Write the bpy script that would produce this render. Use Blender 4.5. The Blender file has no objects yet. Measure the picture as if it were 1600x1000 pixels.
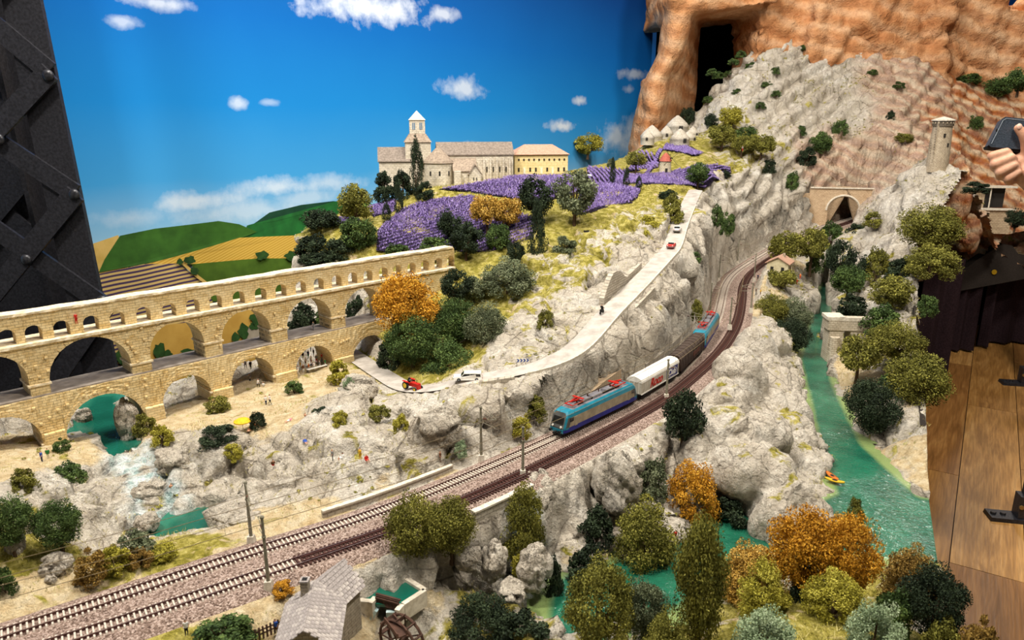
import bpy, bmesh, math, random
import numpy as np
from mathutils import Vector, Matrix
from math import sin, cos, pi, radians, sqrt, atan2

SC = bpy.context.scene
COL = SC.collection
rnd = random.Random(7)
rng = np.random.default_rng(11)

# ------------------------------------------------------------------ camera
FPX = 1140.0
PITCH = radians(15.2)
CAMZ = 1.35
cam_d = bpy.data.cameras.new('camera'); cam = bpy.data.objects.new('camera', cam_d); COL.objects.link(cam)
cam.location = (0, 0, CAMZ); cam.rotation_euler = (pi / 2 - PITCH, 0, 0)
cam_d.sensor_width = 36; cam_d.lens = 36 * FPX / 1600; cam_d.clip_start = 0.05; cam_d.clip_end = 60
cam_d.dof.use_dof = True; cam_d.dof.focus_distance = 1.6; cam_d.dof.aperture_fstop = 14.0
SC.camera = cam

# ------------------------------------------------------------------ light and exposure
SC.view_settings.view_transform = 'Standard'; SC.view_settings.look = 'None'
SC.view_settings.exposure = 0.0; SC.view_settings.gamma = 1.0; SC.view_settings.use_curve_mapping = False
wd = bpy.data.worlds.new('room_light'); SC.world = wd; wd.use_nodes = True
wd.node_tree.nodes['Background'].inputs[0].default_value = (1.0, 0.95, 0.88, 1)
wd.node_tree.nodes['Background'].inputs[1].default_value = 0.15

def lamp(name, loc, target, size, power, color=(1, 0.93, 0.83)):
    l = bpy.data.lights.new(name, 'AREA'); l.shape = 'DISK'; l.size = size; l.energy = power; l.color = color
    o = bpy.data.objects.new(name, l); COL.objects.link(o); o.location = loc
    o.rotation_euler = (Vector(target) - Vector(loc)).to_track_quat('-Z', 'Y').to_euler()
    return o
lamp('ceiling_lamp', (-1.1, 0.5, 3.3), (-0.5, 1.3, 0.8), 0.30, 66)
lamp('ceiling_lamp', (0.9, 0.35, 3.3), (0.5, 1.3, 0.8), 0.30, 48)
lamp('ceiling_lamp', (-0.2, 1.9, 3.4), (-0.1, 1.9, 0.9), 0.35, 26)
lamp('ceiling_lamp', (1.5, 1.6, 3.5), (1.6, 3.2, 1.3), 0.35, 50)
lamp('ceiling_lamp', (2.9, 5.0, 3.05), (1.6, 2.4, 1.0), 0.35, 44)
lamp('sky_wash_lamp', (-0.7, 1.3, 3.3), (-0.5, 3.4, 1.6), 0.6, 40, (1, 0.97, 0.93))
lamp('sky_wash_lamp', (0.1, 2.6, 3.5), (0.2, 4.3, 1.8), 0.6, 34, (1, 0.97, 0.93))

# ------------------------------------------------------------------ pixel <-> place
SP, CP = sin(PITCH), cos(PITCH)
def ray(px, py):
    x = (px - 800) / FPX; y = (500 - py) / FPX
    return Vector((x, CP + y * SP, -SP + y * CP))
def atz(px, py, z):
    r = ray(px, py); return Vector((0, 0, CAMZ)) + r * ((z - CAMZ) / r.z)
def atd(px, py, d):
    return Vector((0, 0, CAMZ)) + ray(px, py) * d
def pix(p):
    v = Vector(p) - Vector((0, 0, CAMZ)); d = v.y * CP - v.z * SP
    return (800 + FPX * v.x / d, 500 - FPX * (v.y * SP + v.z * CP) / d, d)

# ------------------------------------------------------------------ numpy noise
def _h(ix, iy, iz, s):
    n = (ix.astype(np.int64) * 374761393 + iy.astype(np.int64) * 668265263 + iz.astype(np.int64) * 2147483647 + s * 1274126177) & 0xffffffff
    n = ((n ^ (n >> 13)) * 1274126177) & 0xffffffff
    n = ((n ^ (n >> 15)) * 2246822519) & 0xffffffff
    return ((n ^ (n >> 16)) & 0xffffff) / float(0xffffff)
def vnoise(p, s=0):
    i = np.floor(p).astype(np.int64); f = p - i; f = f * f * (3 - 2 * f)
    r = 0
    for a in (0, 1):
        for b in (0, 1):
            for c in (0, 1):
                w = (f[:, 0] if a else 1 - f[:, 0]) * (f[:, 1] if b else 1 - f[:, 1]) * (f[:, 2] if c else 1 - f[:, 2])
                r = r + w * _h(i[:, 0] + a, i[:, 1] + b, i[:, 2] + c, s)
    return r * 2 - 1
def fbm(p, scale, octs=4, s=0, gain=0.5):
    r = 0; a = 1; t = 0
    for o in range(octs):
        r = r + a * vnoise(p * scale + o * 17.3, s + o); t += a; a *= gain; scale = scale * 2.03
    return r / t
def worley(p, s=0):
    i = np.floor(p).astype(np.int64); f1 = np.full(len(p), 9.0); f2 = f1.copy(); idc = np.zeros(len(p))
    for a in (-1, 0, 1):
        for b in (-1, 0, 1):
            for c in (-1, 0, 1):
                x, y, z = i[:, 0] + a, i[:, 1] + b, i[:, 2] + c
                q = np.stack([x + _h(x, y, z, s), y + _h(x, y, z, s + 1), z + _h(x, y, z, s + 2)], 1) - p
                d = np.sqrt((q * q).sum(1)); m = d < f1
                f2 = np.where(m, f1, np.minimum(f2, d)); idc = np.where(m, _h(x, y, z, s + 5), idc); f1 = np.where(m, d, f1)
    return f1, f2, idc
def sstep(a, b, x):
    t = np.clip((x - a) / (b - a), 0, 1); return t * t * (3 - 2 * t)
def facets(p, cell, s=0, flat=.65):
    """broken rock: each cell is a tilted plane, with a groove along the joints"""
    q = p / cell; q[:, 2] *= flat; i = np.floor(q).astype(np.int64); n = len(p); f1 = np.full(n, 9.0); f2 = f1.copy(); best = np.zeros((n, 3)); ids = np.zeros((n, 4))
    for a in (-1, 0, 1):
        for b in (-1, 0, 1):
            for c in (-1, 0, 1):
                x, y, z = i[:, 0] + a, i[:, 1] + b, i[:, 2] + c; h0, h1, h2 = _h(x, y, z, s), _h(x, y, z, s + 1), _h(x, y, z, s + 2)
                v = q - np.stack([x + h0, y + h1, z + h2], 1); d = np.sqrt((v * v).sum(1)); m = d < f1
                f2 = np.where(m, f1, np.minimum(f2, d)); f1 = np.where(m, d, f1); best[m] = v[m]; ids[m] = np.stack([h1, h2, h0, (h0 * 7.3 + h1 * 3.1) % 1], 1)[m]
    tilt = ((ids[:, :3] - .5) * 2 * best).sum(1); return tilt, ids[:, 3] - .5, np.exp(-((f2 - f1) / .09) ** 2), f1
def rock_disp(p, amp=1.0, cell=0.11, s=0):
    w = p + 0.022 * np.stack([fbm(p, 13, 2, 31), fbm(p, 13, 2, 37), fbm(p, 13, 2, 41)], 1)
    t1, h1, g1, r1 = facets(w, cell, 3 + s); t2, h2, g2, r2 = facets(w, cell * .37, 23 + s, .5)
    d = .020 * t1 + .030 * h1 + .010 * (1 - r1) - .016 * g1
    d = d + .0075 * t2 + .006 * h2 - .0050 * g2
    rid = 1 - np.abs(fbm(w * np.array([1, 1, .45]), 34, 4, 5, .6)) * 2
    return (d + .0075 * rid - .004) * amp

# ------------------------------------------------------------------ materials
def lin(c):
    if isinstance(c, str):
        c = c.lstrip('#'); c = [int(c[i:i + 2], 16) / 255 for i in (0, 2, 4)]
        c = [x / 12.92 if x <= 0.04045 else ((x + 0.055) / 1.055) ** 2.4 for x in c]
    return (c[0], c[1], c[2], 1)
class NT:
    def __init__(s, name):
        s.m = bpy.data.materials.new(name); s.m.use_nodes = True; s.t = s.m.node_tree
        s.b = s.t.nodes['Principled BSDF']; s.o = s.t.nodes['Material Output']
    def n(s, t, **k):
        d = s.t.nodes.new(t)
        for a, v in k.items(): setattr(d, a, v)
        return d
    def l(s, a, b): s.t.links.new(a, b)
    def coord(s, kind='Object', scale=(1, 1, 1), rot=(0, 0, 0)):
        c = s.n('ShaderNodeTexCoord'); m = s.n('ShaderNodeMapping'); s.l(c.outputs[kind], m.inputs[0])
        m.inputs['Scale'].default_value = scale; m.inputs['Rotation'].default_value = rot
        return m.outputs[0]
    def noise(s, v, scale, detail=4, rough=0.55, dist=0.0):
        n = s.n('ShaderNodeTexNoise'); s.l(v, n.inputs['Vector']); n.inputs['Scale'].default_value = scale
        n.inputs['Detail'].default_value = detail; n.inputs['Roughness'].default_value = rough; n.inputs['Distortion'].default_value = dist
        return n.outputs[0]
    def ramp(s, f, stops, interp='LINEAR'):
        r = s.n('ShaderNodeValToRGB'); s.l(f, r.inputs[0]); e = r.color_ramp.elements; r.color_ramp.interpolation = interp
        while len(e) < len(stops): e.new(0.5)
        for i, (p, c) in enumerate(stops): e[i].position = p; e[i].color = lin(c)
        return r.outputs[0]
    def mix(s, f, a, b, mode='MIX'):
        m = s.n('ShaderNodeMix', data_type='RGBA', blend_type=mode)
        for sock, v in ((m.inputs[0], f), (m.inputs[6], a), (m.inputs[7], b)):
            if hasattr(v, 'is_output'): s.l(v, sock)
            elif isinstance(v, (int, float)): sock.default_value = v
            else: sock.default_value = lin(v)
        return m.outputs[2]
    def math(s, op, a, b=0.0, c=0.0, clamp=False):
        m = s.n('ShaderNodeMath', operation=op, use_clamp=clamp)
        for i, v in enumerate((a, b, c)):
            if hasattr(v, 'is_output'): s.l(v, m.inputs[i])
            else: m.inputs[i].default_value = v
        return m.outputs[0]
    def base(s, c):
        if hasattr(c, 'is_output'): s.l(c, s.b.inputs['Base Color'])
        else: s.b.inputs['Base Color'].default_value = lin(c)
    def bump(s, h, dist=0.001, strength=1.0, prev=None):
        b = s.n('ShaderNodeBump'); s.l(h, b.inputs['Height']); b.inputs['Distance'].default_value = dist; b.inputs['Strength'].default_value = strength
        if prev is not None: s.l(prev, b.inputs['Normal'])
        s.l(b.outputs[0], s.b.inputs['Normal']); return b.outputs[0]
    def set(s, rough=0.7, metal=0.0, spec=0.3):
        s.b.inputs['Roughness'].default_value = rough; s.b.inputs['Metallic'].default_value = metal; s.b.inputs['Specular IOR Level'].default_value = spec
        return s.m
_mc = {}
def M(name, c, c2=None, rough=0.7, metal=0.0, scale=300, bump=0.0, spec=0.3, detail=4):
    """plain procedural paint: two close tones broken up by noise"""
    if name in _mc: return _mc[name]
    t = NT(name); v = t.coord('Object')
    a = lin(c); b = lin(c2) if c2 else tuple(x * 0.78 for x in a[:3])
    f = t.noise(v, scale, detail)
    t.base(t.ramp(f, [(0.35, b[:3]), (0.65, a[:3])]))
    if bump: t.bump(f, bump)
    _mc[name] = t.set(rough, metal, spec); return _mc[name]

# ------------------------------------------------------------------ mesh builder
class MB:
    def __init__(s): s.v = []; s.f = []; s.m = []
    def add(s, vs, fs, mi=0):
        o = len(s.v); s.v += [tuple(v) for v in vs]; s.f += [tuple(i + o for i in f) for f in fs]; s.m += [mi] * len(fs); return s
    def box(s, c, d, rz=0, mi=0, taper=1.0):
        hx, hy, hz = d[0] / 2, d[1] / 2, d[2] / 2; vs = []
        for z, k in ((-hz, 1), (hz, taper)):
            for x, y in ((-hx, -hy), (hx, -hy), (hx, hy), (-hx, hy)):
                x *= k; y *= k
                vs.append((c[0] + x * cos(rz) - y * sin(rz), c[1] + x * sin(rz) + y * cos(rz), c[2] + z))
        return s.add(vs, [(0, 3, 2, 1), (4, 5, 6, 7), (0, 1, 5, 4), (1, 2, 6, 5), (2, 3, 7, 6), (3, 0, 4, 7)], mi)
    def bar(s, p, q, w, h, up=(0, 0, 1), mi=0):
        p, q = Vector(p), Vector(q); a = (q - p).normalized(); u = Vector(up); r = a.cross(u)
        if r.length < 1e-5: r = a.cross(Vector((1, 0, 0)))
        r.normalize(); u = r.cross(a)
        vs = [e + r * x * w / 2 + u * y * h / 2 for e in (p, q) for x, y in ((-1, -1), (1, -1), (1, 1), (-1, 1))]
        return s.add(vs, [(0, 1, 2, 3), (4, 7, 6, 5), (0, 4, 5, 1), (1, 5, 6, 2), (2, 6, 7, 3), (3, 7, 4, 0)], mi)
    def cyl(s, p, q, r0, r1=None, n=10, mi=0, caps=True):
        r1 = r0 if r1 is None else r1; p, q = Vector(p), Vector(q); a = (q - p).normalized()
        u = a.orthogonal().normalized(); w = a.cross(u); vs = []
        for e, r in ((p, r0), (q, r1)):
            vs += [e + (u * cos(2 * pi * i / n) + w * sin(2 * pi * i / n)) * r for i in range(n)]
        fs = [(i, (i + 1) % n, n + (i + 1) % n, n + i) for i in range(n)]
        if caps: fs += [tuple(range(n - 1, -1, -1)), tuple(range(n, 2 * n))]
        return s.add(vs, fs, mi)
    def tube(s, pts, rs, n=6, mi=0):
        pts = [Vector(p) for p in pts]; rs = rs if hasattr(rs, '__len__') else [rs] * len(pts); vs = []; u = None
        for i, p in enumerate(pts):
            a = (pts[min(i + 1, len(pts) - 1)] - pts[max(i - 1, 0)]).normalized()
            u = a.orthogonal().normalized() if u is None else (u - a * u.dot(a)).normalized(); w = a.cross(u)
            vs += [p + (u * cos(2 * pi * k / n) + w * sin(2 * pi * k / n)) * rs[i] for k in range(n)]
        fs = [(i * n + k, i * n + (k + 1) % n, (i + 1) * n + (k + 1) % n, (i + 1) * n + k) for i in range(len(pts) - 1) for k in range(n)]
        fs += [tuple(range(n - 1, -1, -1)), tuple(range((len(pts) - 1) * n, len(pts) * n))]
        return s.add(vs, fs, mi)
    def lathe(s, prof, c=(0, 0, 0), n=16, mi=0, a0=0, a1=2 * pi):
        vs = []; k = len(prof); full = abs(a1 - a0 - 2 * pi) < 1e-6; m = n if full else n + 1
        for i in range(m):
            a = a0 + (a1 - a0) * i / n
            vs += [(c[0] + r * cos(a), c[1] + r * sin(a), c[2] + z) for r, z in prof]
        fs = [(i * k + j, ((i + 1) % m) * k + j, ((i + 1) % m) * k + j + 1, i * k + j + 1) for i in range(n) for j in range(k - 1)]
        return s.add(vs, fs, mi)
    def prism(s, poly, z0, z1, mi=0):
        n = len(poly); vs = [(x, y, z0) for x, y in poly] + [(x, y, z1) for x, y in poly]
        return s.add(vs, [tuple(range(n - 1, -1, -1)), tuple(range(n, 2 * n))] + [(i, (i + 1) % n, n + (i + 1) % n, n + i) for i in range(n)], mi)
    def ball(s, c, r, n=10, mi=0, sq=(1, 1, 1)):
        m = n // 2 + 1; vs = []; fs = []
        for j in range(m + 1):
            t = pi * j / m
            for i in range(n):
                a = 2 * pi * i / n
                vs.append((c[0] + r * sq[0] * sin(t) * cos(a), c[1] + r * sq[1] * sin(t) * sin(a), c[2] + r * sq[2] * cos(t)))
        for j in range(m):
            for i in range(n):
                q = [j * n + i, (j + 1) * n + i, (j + 1) * n + (i + 1) % n, j * n + (i + 1) % n]
                fs.append(tuple(q))
        return s.add(vs, fs, mi)
    def xf(s, mat):
        s.v = [tuple(mat @ Vector(v)) for v in s.v]; return s
    def build(s, name, mats, parent=None, smooth=False, loc=None, fix=True):
        me = bpy.data.meshes.new(name); me.from_pydata(s.v, [], s.f)
        for m in (mats if isinstance(mats, (list, tuple)) else [mats]): me.materials.append(m)
        if any(s.m): me.polygons.foreach_set('material_index', s.m)
        if fix:
            b = bmesh.new(); b.from_mesh(me); bmesh.ops.recalc_face_normals(b, faces=b.faces); b.to_mesh(me); b.free()
        if smooth: me.polygons.foreach_set('use_smooth', [True] * len(me.polygons))
        me.update(); o = bpy.data.objects.new(name, me); COL.objects.link(o)
        if parent: o.parent = parent
        if loc is not None: o.location = loc
        return o
def npmesh(name, V, F, mats, parent=None, smooth=True, quads=True):
    me = bpy.data.meshes.new(name); V = np.asarray(V, np.float32); F = np.asarray(F, np.int32); k = F.shape[1]
    me.vertices.add(len(V)); me.vertices.foreach_set('co', V.ravel())
    me.loops.add(F.size); me.loops.foreach_set('vertex_index', F.ravel())
    me.polygons.add(len(F)); me.polygons.foreach_set('loop_start', np.arange(0, F.size, k, dtype=np.int32))
    if smooth: me.polygons.foreach_set('use_smooth', np.ones(len(F), bool))
    me.update(calc_edges=True); me.validate()
    for m in (mats if isinstance(mats, (list, tuple)) else [mats]): me.materials.append(m)
    o = bpy.data.objects.new(name, me); COL.objects.link(o)
    if parent: o.parent = parent
    return o
def tag(o, label=None, cat=None, group=None, kind=None):
    if label: o['label'] = label
    if cat: o['category'] = cat
    if group: o['group'] = group
    if kind: o['kind'] = kind
    return o
def thing(name, label, cat, loc=(0, 0, 0), rz=0, group=None):
    o = bpy.data.objects.new(name, None); COL.objects.link(o); o.location = loc; o.rotation_euler = (0, 0, rz)
    o.empty_display_size = 0.02
    return tag(o, label, cat, group)
def inst(src, name, parent=None, loc=(0, 0, 0), rot=(0, 0, 0), scale=(1, 1, 1), mats=None):
    """a new object on shared mesh data"""
    o = bpy.data.objects.new(name, src.data if hasattr(src, 'data') else src); COL.objects.link(o)
    o.parent = parent; o.location = loc; o.rotation_euler = rot; o.scale = scale
    if mats:
        for i, m in enumerate(mats):
            o.material_slots[i].link = 'OBJECT'; o.material_slots[i].material = m
    return o
def spline(pts, n=12):
    P = [Vector(p) for p in pts]; P = [P[0] * 2 - P[1]] + P + [P[-1] * 2 - P[-2]]; out = []
    for i in range(1, len(P) - 2):
        a, b, c, d = P[i - 1:i + 3]
        for k in range(n):
            t = k / n
            out.append(0.5 * ((2 * b) + (c - a) * t + (2 * a - 5 * b + 4 * c - d) * t * t + (3 * b - a - 3 * c + d) * t ** 3))
    out.append(P[-2]); return out
def resample(pts, step):
    P = [Vector(p) for p in pts]; out = [P[0].copy()]; acc = 0
    for a, b in zip(P, P[1:]):
        L = (b - a).length; t = step - acc
        while t <= L: out.append(a.lerp(b, t / L)); t += step
        acc = (acc + L) % step if L else acc
    return out
def smooth_path(P, it):
    P = [p.copy() for p in P]
    for _ in range(it):
        P = [P[0]] + [(P[i - 1] + P[i] * 2 + P[i + 1]) / 4 for i in range(1, len(P) - 1)] + [P[-1]]
    return P
# ------------------------------------------------------------------ courses of the tracks, the road and the waters
ZT, ZW = 0.80, 0.68
def tz(px): return 0.80
far_px = [(-160, 1040, .80), (0, 989, .80), (150, 941, .80), (350, 873.5, .80), (480, 834, .80), (600, 795, .80), (672, 767, .80), (760, 730, .80), (866, 683, .80), (985, 626, .80),
          (1050, 588, .80), (1095, 541, .80), (1120, 496, .80), (1128, 464, .80), (1134, 443, .80), (1149, 424, .806), (1178, 405, .822), (1197, 393.5, .838), (1250, 366, .87), (1312, 345, .90), (1340, 337, .915)]
near_px = [(-60, 1045, .80), (96, 1000, .80), (230, 954, .80), (350, 914.5, .80), (462, 876, .80), (607, 827, .80), (683, 798, .80), (766, 762, .80), (896, 700, .80), (1028, 629, .80),
           (1061, 606, .80), (1112, 562, .80), (1138, 530, .80), (1153, 500, .80), (1159, 468, .80), (1161, 446, .80), (1172, 427, .806), (1192, 410.5, .822), (1212, 398, .838), (1262, 370, .87), (1328, 346, .90), (1356, 338, .915)]
FAR = smooth_path(resample(spline([atz(*p) for p in far_px], 10), 0.01), 60)
NEAR = smooth_path(resample(spline([atz(*p) for p in near_px], 10), 0.01), 60)
road_px = [(500, 520, 'z', .805), (560, 560, 'z', .805), (600, 586, 'z', .82), (640, 607, 'z', .835), (690, 604, 'z', .855), (735, 592, 'z', .87), (800, 582, 'z', .885), (860, 566, 'z', .90), (905, 540, 'd', 1.48),
           (950, 490, 'd', 1.60), (1000, 440, 'd', 1.78), (1036, 402, 'd', 1.95), (1050, 385, 'd', 2.04), (1062, 350, 'd', 2.24), (1075, 320, 'd', 2.44), (1087, 297, 'd', 2.64)]
ROAD = smooth_path(resample(spline([atz(a, b, v) if k == 'z' else atd(a, b, v) for a, b, k, v in road_px], 10), 0.01), 12)
river_poly = [atz(a, b, ZW) for a, b in [(1282, 441), (1270, 470), (1262, 500), (1246, 560), (1262, 630), (1274, 690), (1288, 735), (1300, 770), (1230, 800), (1185, 800), (1172, 770), (1100, 790), (1060, 800),
              (1055, 838), (1020, 862), (960, 872), (900, 882), (862, 905), (848, 940), (845, 985), (880, 1030), (1010, 990), (1080, 945), (1130, 905), (1185, 868), (1250, 856), (1330, 868), (1400, 880), (1520, 890),
              (1515, 800), (1480, 780), (1440, 775), (1395, 735), (1352, 695), (1325, 640), (1305, 600), (1300, 560), (1296, 530), (1306, 500), (1300, 460), (1296, 443)]]
pool_poly = [atz(a, b, .765) for a, b in [(128, 640), (118, 676), (140, 700), (168, 728), (214, 706), (222, 688), (202, 664), (190, 640), (186, 616), (140, 618)]]
lower_poly = [atz(a, b, .745) for a, b in [(236, 838), (262, 812), (300, 790), (345, 786), (388, 780), (398, 790), (368, 806), (338, 826), (300, 838), (258, 850)]]

pond = [atz(a, b, .752) for a, b in [(552, 940), (575, 903), (600, 901), (613, 893), (664, 925), (630, 947), (582, 943)]]
# ------------------------------------------------------------------ terrain: points of known height, joined by a smooth surface
CT = []
def cz(k, *pts):
    for a, b, z in pts: CT.append((*atz(a, b, z), k))
def cd(k, *pts):
    for a, b, d in pts: CT.append((*atd(a, b, d), k))
def cw(k, *pts):
    for p in pts: CT.append((*p, k))
# land in front of and beside the near track
cz('S', (0, 1060, .79), (150, 1010, .79), (330, 965, .79), (420, 935, .79), (440, 985, .775), (560, 858, .785))
cz('G', (230, 1000, .785), (300, 1010, .78), (380, 1020, .77), (450, 1040, .75))
cz('S', (500, 960, .755), (520, 1010, .74), (600, 910, .742), (560, 940, .745), (640, 900, .745), (680, 930, .735))
cz('R', (700, 815, .785), (760, 790, .785), (640, 850, .775), (610, 860, .78))
cz('M', (650, 1000, .70), (720, 960, .705), (760, 1010, .69), (800, 960, .69), (820, 1010, .685), (700, 880, .735), (735, 870, .74))
# left bank behind the far track
cz('S', (0, 930, .80), (120, 900, .80), (60, 905, .80), (420, 815, .79), (500, 795, .795), (600, 762, .795), (700, 732, .80))
cz('G', (200, 872, .795), (250, 856, .785), (160, 880, .80), (100, 860, .81), (30, 880, .815), (0, 850, .83), (60, 850, .815))
cz('R', (90, 830, .81), (140, 840, .805), (50, 785, .84), (130, 800, .82), (170, 830, .785), (0, 790, .86), (100, 760, .83), (150, 765, .82), (170, 790, .80), (120, 735, .815))
cz('S', (40, 690, .80), (60, 720, .81), (20, 750, .825), (0, 720, .82), (80, 700, .80), (120, 712, .805), (-100, 700, .82), (-100, 800, .86))
cz('R', (190, 745, .772), (215, 775, .765), (240, 735, .785), (275, 715, .80), (285, 765, .78), (225, 812, .758), (255, 790, .757))
cw('R', tuple(atz(320, 812, .715)), tuple(atz(370, 796, .715)), tuple(atz(280, 830, .715)), tuple(atz(160, 690, .735)), tuple(atz(180, 650, .735)), tuple(atz(160, 625, .735)))
cz('S', (250, 660, .795), (300, 645, .795), (340, 660, .80), (390, 640, .80), (420, 620, .80), (460, 602, .80), (350, 612, .797), (500, 585, .80), (520, 600, .81), (430, 660, .81))
cz('R', (290, 690, .80), (350, 700, .808), (330, 740, .795), (300, 770, .775), (420, 700, .815), (400, 750, .79), (460, 730, .82), (520, 690, .83), (540, 640, .83), (570, 615, .835),
   (560, 720, .83), (620, 700, .835), (630, 655, .845), (470, 770, .785), (560, 765, .795), (640, 738, .80), (440, 780, .765), (600, 660, .84), (390, 775, .76))
cz('R', (670, 660, .85), (700, 640, .865), (695, 690, .825), (740, 665, .86), (770, 650, .87), (740, 705, .808), (790, 660, .855), (800, 620, .885), (830, 610, .895), (800, 690, .81), (850, 650, .83))
cz('R', (880, 590, .905), (910, 570, .92), (900, 625, .855), (860, 605, .895), (940, 560, .93), (950, 590, .88), (930, 615, .84), (985, 540, .945), (1000, 575, .87), (960, 600, .845), (1020, 500, .965), (1030, 545, .88), (1030, 575, .835))
cd('R', (1042, 450, 1.78), (1060, 480, 1.76), (1075, 430, 1.92), (1085, 470, 1.93), (1050, 410, 1.95), (1090, 395, 2.08), (1075, 370, 2.12), (1095, 340, 2.28), (1110, 300, 2.66), (1118, 350, 2.45), (1140, 320, 2.92), (1160, 290, 3.0))
cz('R', (1100, 450, .86), (1085, 500, .83), (1060, 530, .83))
cd('R', (1110, 385, 2.20), (1145, 370, 2.86), (1152, 398, 2.86), (1180, 340, 3.05), (1190, 376, 3.08), (1215, 320, 3.15), (1235, 350, 3.3), (1250, 300, 3.3), (1265, 335, 3.42), (1200, 290, 3.15), (1240, 270, 3.35))
# hillside above the road
cd('G', (600, 540, 1.70), (640, 575, 1.60), (690, 572, 1.58), (650, 520, 1.74), (740, 560, 1.57), (700, 500, 1.76), (640, 470, 1.87), (600, 480, 1.85), (740, 460, 1.86), (700, 425, 1.93), (760, 500, 1.72))
cd('R', (770, 555, 1.53), (820, 545, 1.52), (800, 505, 1.62), (850, 500, 1.62), (885, 510, 1.58), (900, 480, 1.66), (930, 450, 1.75), (950, 420, 1.85), (980, 405, 1.92), (1000, 400, 1.95), (990, 375, 2.02), (1020, 370, 2.08), (790, 540, 1.56))
cd('M', (830, 450, 1.80), (880, 440, 1.82), (900, 400, 1.95), (950, 385, 1.98), (860, 410, 1.92), (800, 420, 1.92), (970, 345, 2.12), (1010, 345, 2.15), (1040, 335, 2.22), (1050, 310, 2.35), (930, 365, 2.05), (1110, 275, 2.86), (1170, 265, 3.1))
cd('G', (850, 380, 2.02), (780, 395, 2.0), (740, 400, 2.0), (880, 350, 2.1), (930, 340, 2.15), (990, 320, 2.3), (1040, 300, 2.42), (560, 400, 2.02), (530, 405, 2.02), (500, 380, 2.1), (560, 350, 2.25), (600, 315, 2.4), (520, 335, 2.35), (620, 330, 2.3), (470, 366, 2.13), (500, 352, 2.22), (545, 330, 2.36), (482, 356, 2.2))
cd('R', (470, 405, 2.06), (468, 430, 2.03), (480, 460, 2.0), (500, 480, 1.97), (550, 470, 1.95), (470, 480, 2.02), (560, 520, 1.9), (500, 520, 1.93))
cd('G', (592, 392, 2.03), (650, 395, 2.02), (700, 360, 2.12), (600, 372, 2.08), (650, 330, 2.26), (700, 311, 2.34), (780, 330, 2.22), (830, 350, 2.12), (660, 290, 2.45), (690, 292, 2.42), (740, 283, 2.46), (800, 273, 2.55), (860, 272, 2.62), (915, 269, 2.66),
   (760, 300, 2.38), (850, 300, 2.38), (930, 325, 2.2), (1000, 298, 2.42), (910, 290, 2.45), (960, 278, 2.62), (1050, 270, 2.84), (1130, 263, 3.0), (1130, 285, 2.86), (1060, 288, 2.68), (930, 258, 2.9), (1000, 240, 3.15), (1050, 230, 3.3), (1100, 238, 3.25), (1020, 256, 3.0))
cd('M', (1040, 216, 3.5), (1085, 205, 3.6), (1010, 226, 3.4), (1130, 240, 3.25), (1150, 215, 3.45), (1190, 245, 3.3), (1120, 200, 3.6), (1230, 235, 3.45))
# land behind the ridge, out of sight
cw('R', (-.78, 2.15, .72), (-.9, 2.0, .6), (-.62, 2.5, .75), (-.35, 2.9, .9), (0, 3.3, 1.0), (.35, 3.7, 1.05), (-.95, 1.75, .70), (-1.15, 1.45, .70), (-.75, 1.9, .68), (-1.5, 1.2, .72), (-1.3, .95, .80))
cz('R', (30, 650, .80), (-40, 640, .80), (270, 600, .80), (330, 585, .80), (395, 575, .81), (95, 640, .79), (210, 625, .795), (440, 560, .81), (500, 545, .81))
# massif on the far right
cd('R', (1105, 190, 3.68), (1115, 168, 3.75), (1150, 120, 3.78), (1190, 85, 3.85), (1235, 55, 3.95), (1300, 40, 4.0), (1345, 60, 3.95), (1250, 130, 3.76), (1300, 120, 3.8), (1180, 150, 3.68), (1200, 200, 3.55), (1260, 190, 3.6), (1330, 190, 3.6), (1280, 165, 3.66), (1320, 165, 3.66))
cd('P', (1400, 85, 3.85), (1440, 100, 3.75), (1380, 130, 3.7), (1400, 170, 3.5), (1350, 230, 3.45), (1300, 230, 3.5), (1310, 290, 3.5), (1280, 280, 3.46), (1370, 260, 3.35), (1420, 210, 3.3), (1260, 250, 3.45), (1340, 300, 3.45))
cw('R', (1.5, 4.25, 1.9), (1.9, 4.3, 1.9), (1.05, 4.15, 1.25), (.75, 3.9, 1.1))
cd('O', (1480, 130, 3.85), (1550, 200, 3.82), (1600, 160, 3.9), (1520, 250, 3.68), (1490, 210, 3.6), (1580, 250, 3.72), (1640, 200, 3.88), (1500, 300, 3.5), (1540, 285, 3.6), (1600, 280, 3.64), (1700, 250, 3.8), (1500, 350, 3.42), (1540, 375, 3.45), (1590, 370, 3.45), (1650, 370, 3.45))
cw('R', tuple(atz(1330, 345, .90)), tuple(atz(1290, 352, .885)))
# banks of the long river
cz('S', (1215, 420, .83), (1240, 425, .82), (1200, 455, .80), (1230, 400, .845), (1265, 385, .855), (1190, 480, .80), (1300, 368, .865), (1322, 366, .87), (1342, 362, .88))
cz('R', (1255, 440, .80), (1262, 465, .76), (1240, 500, .74), (1225, 540, .72), (1275, 425, .76), (1290, 400, .84), (1200, 520, .79))
cz('M', (1310, 440, .76), (1330, 470, .755), (1340, 520, .73), (1318, 545, .70), (1320, 420, .80), (1330, 385, .87), (1350, 450, .80), (1370, 500, .79), (1400, 540, .775))
cz('S', (1335, 615, .695), (1370, 660, .70), (1400, 705, .70), (1440, 755, .70), (1445, 700, .72), (1360, 600, .71), (1312, 585, .69))
cz('R', (1430, 640, .76), (1410, 590, .77), (1425, 530, .80), (1425, 480, .845), (1395, 420, .905), (1400, 360, .99), (1370, 390, .90), (1430, 400, .96), (1440, 340, 1.03), (1400, 300, 1.08), (1440, 280, 1.14), (1450, 440, .90), (1470, 380, .97), (1470, 330, 1.05))
cd('R', (1465, 255, 2.8), (1440, 240, 2.9), (1490, 270, 2.85))
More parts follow.
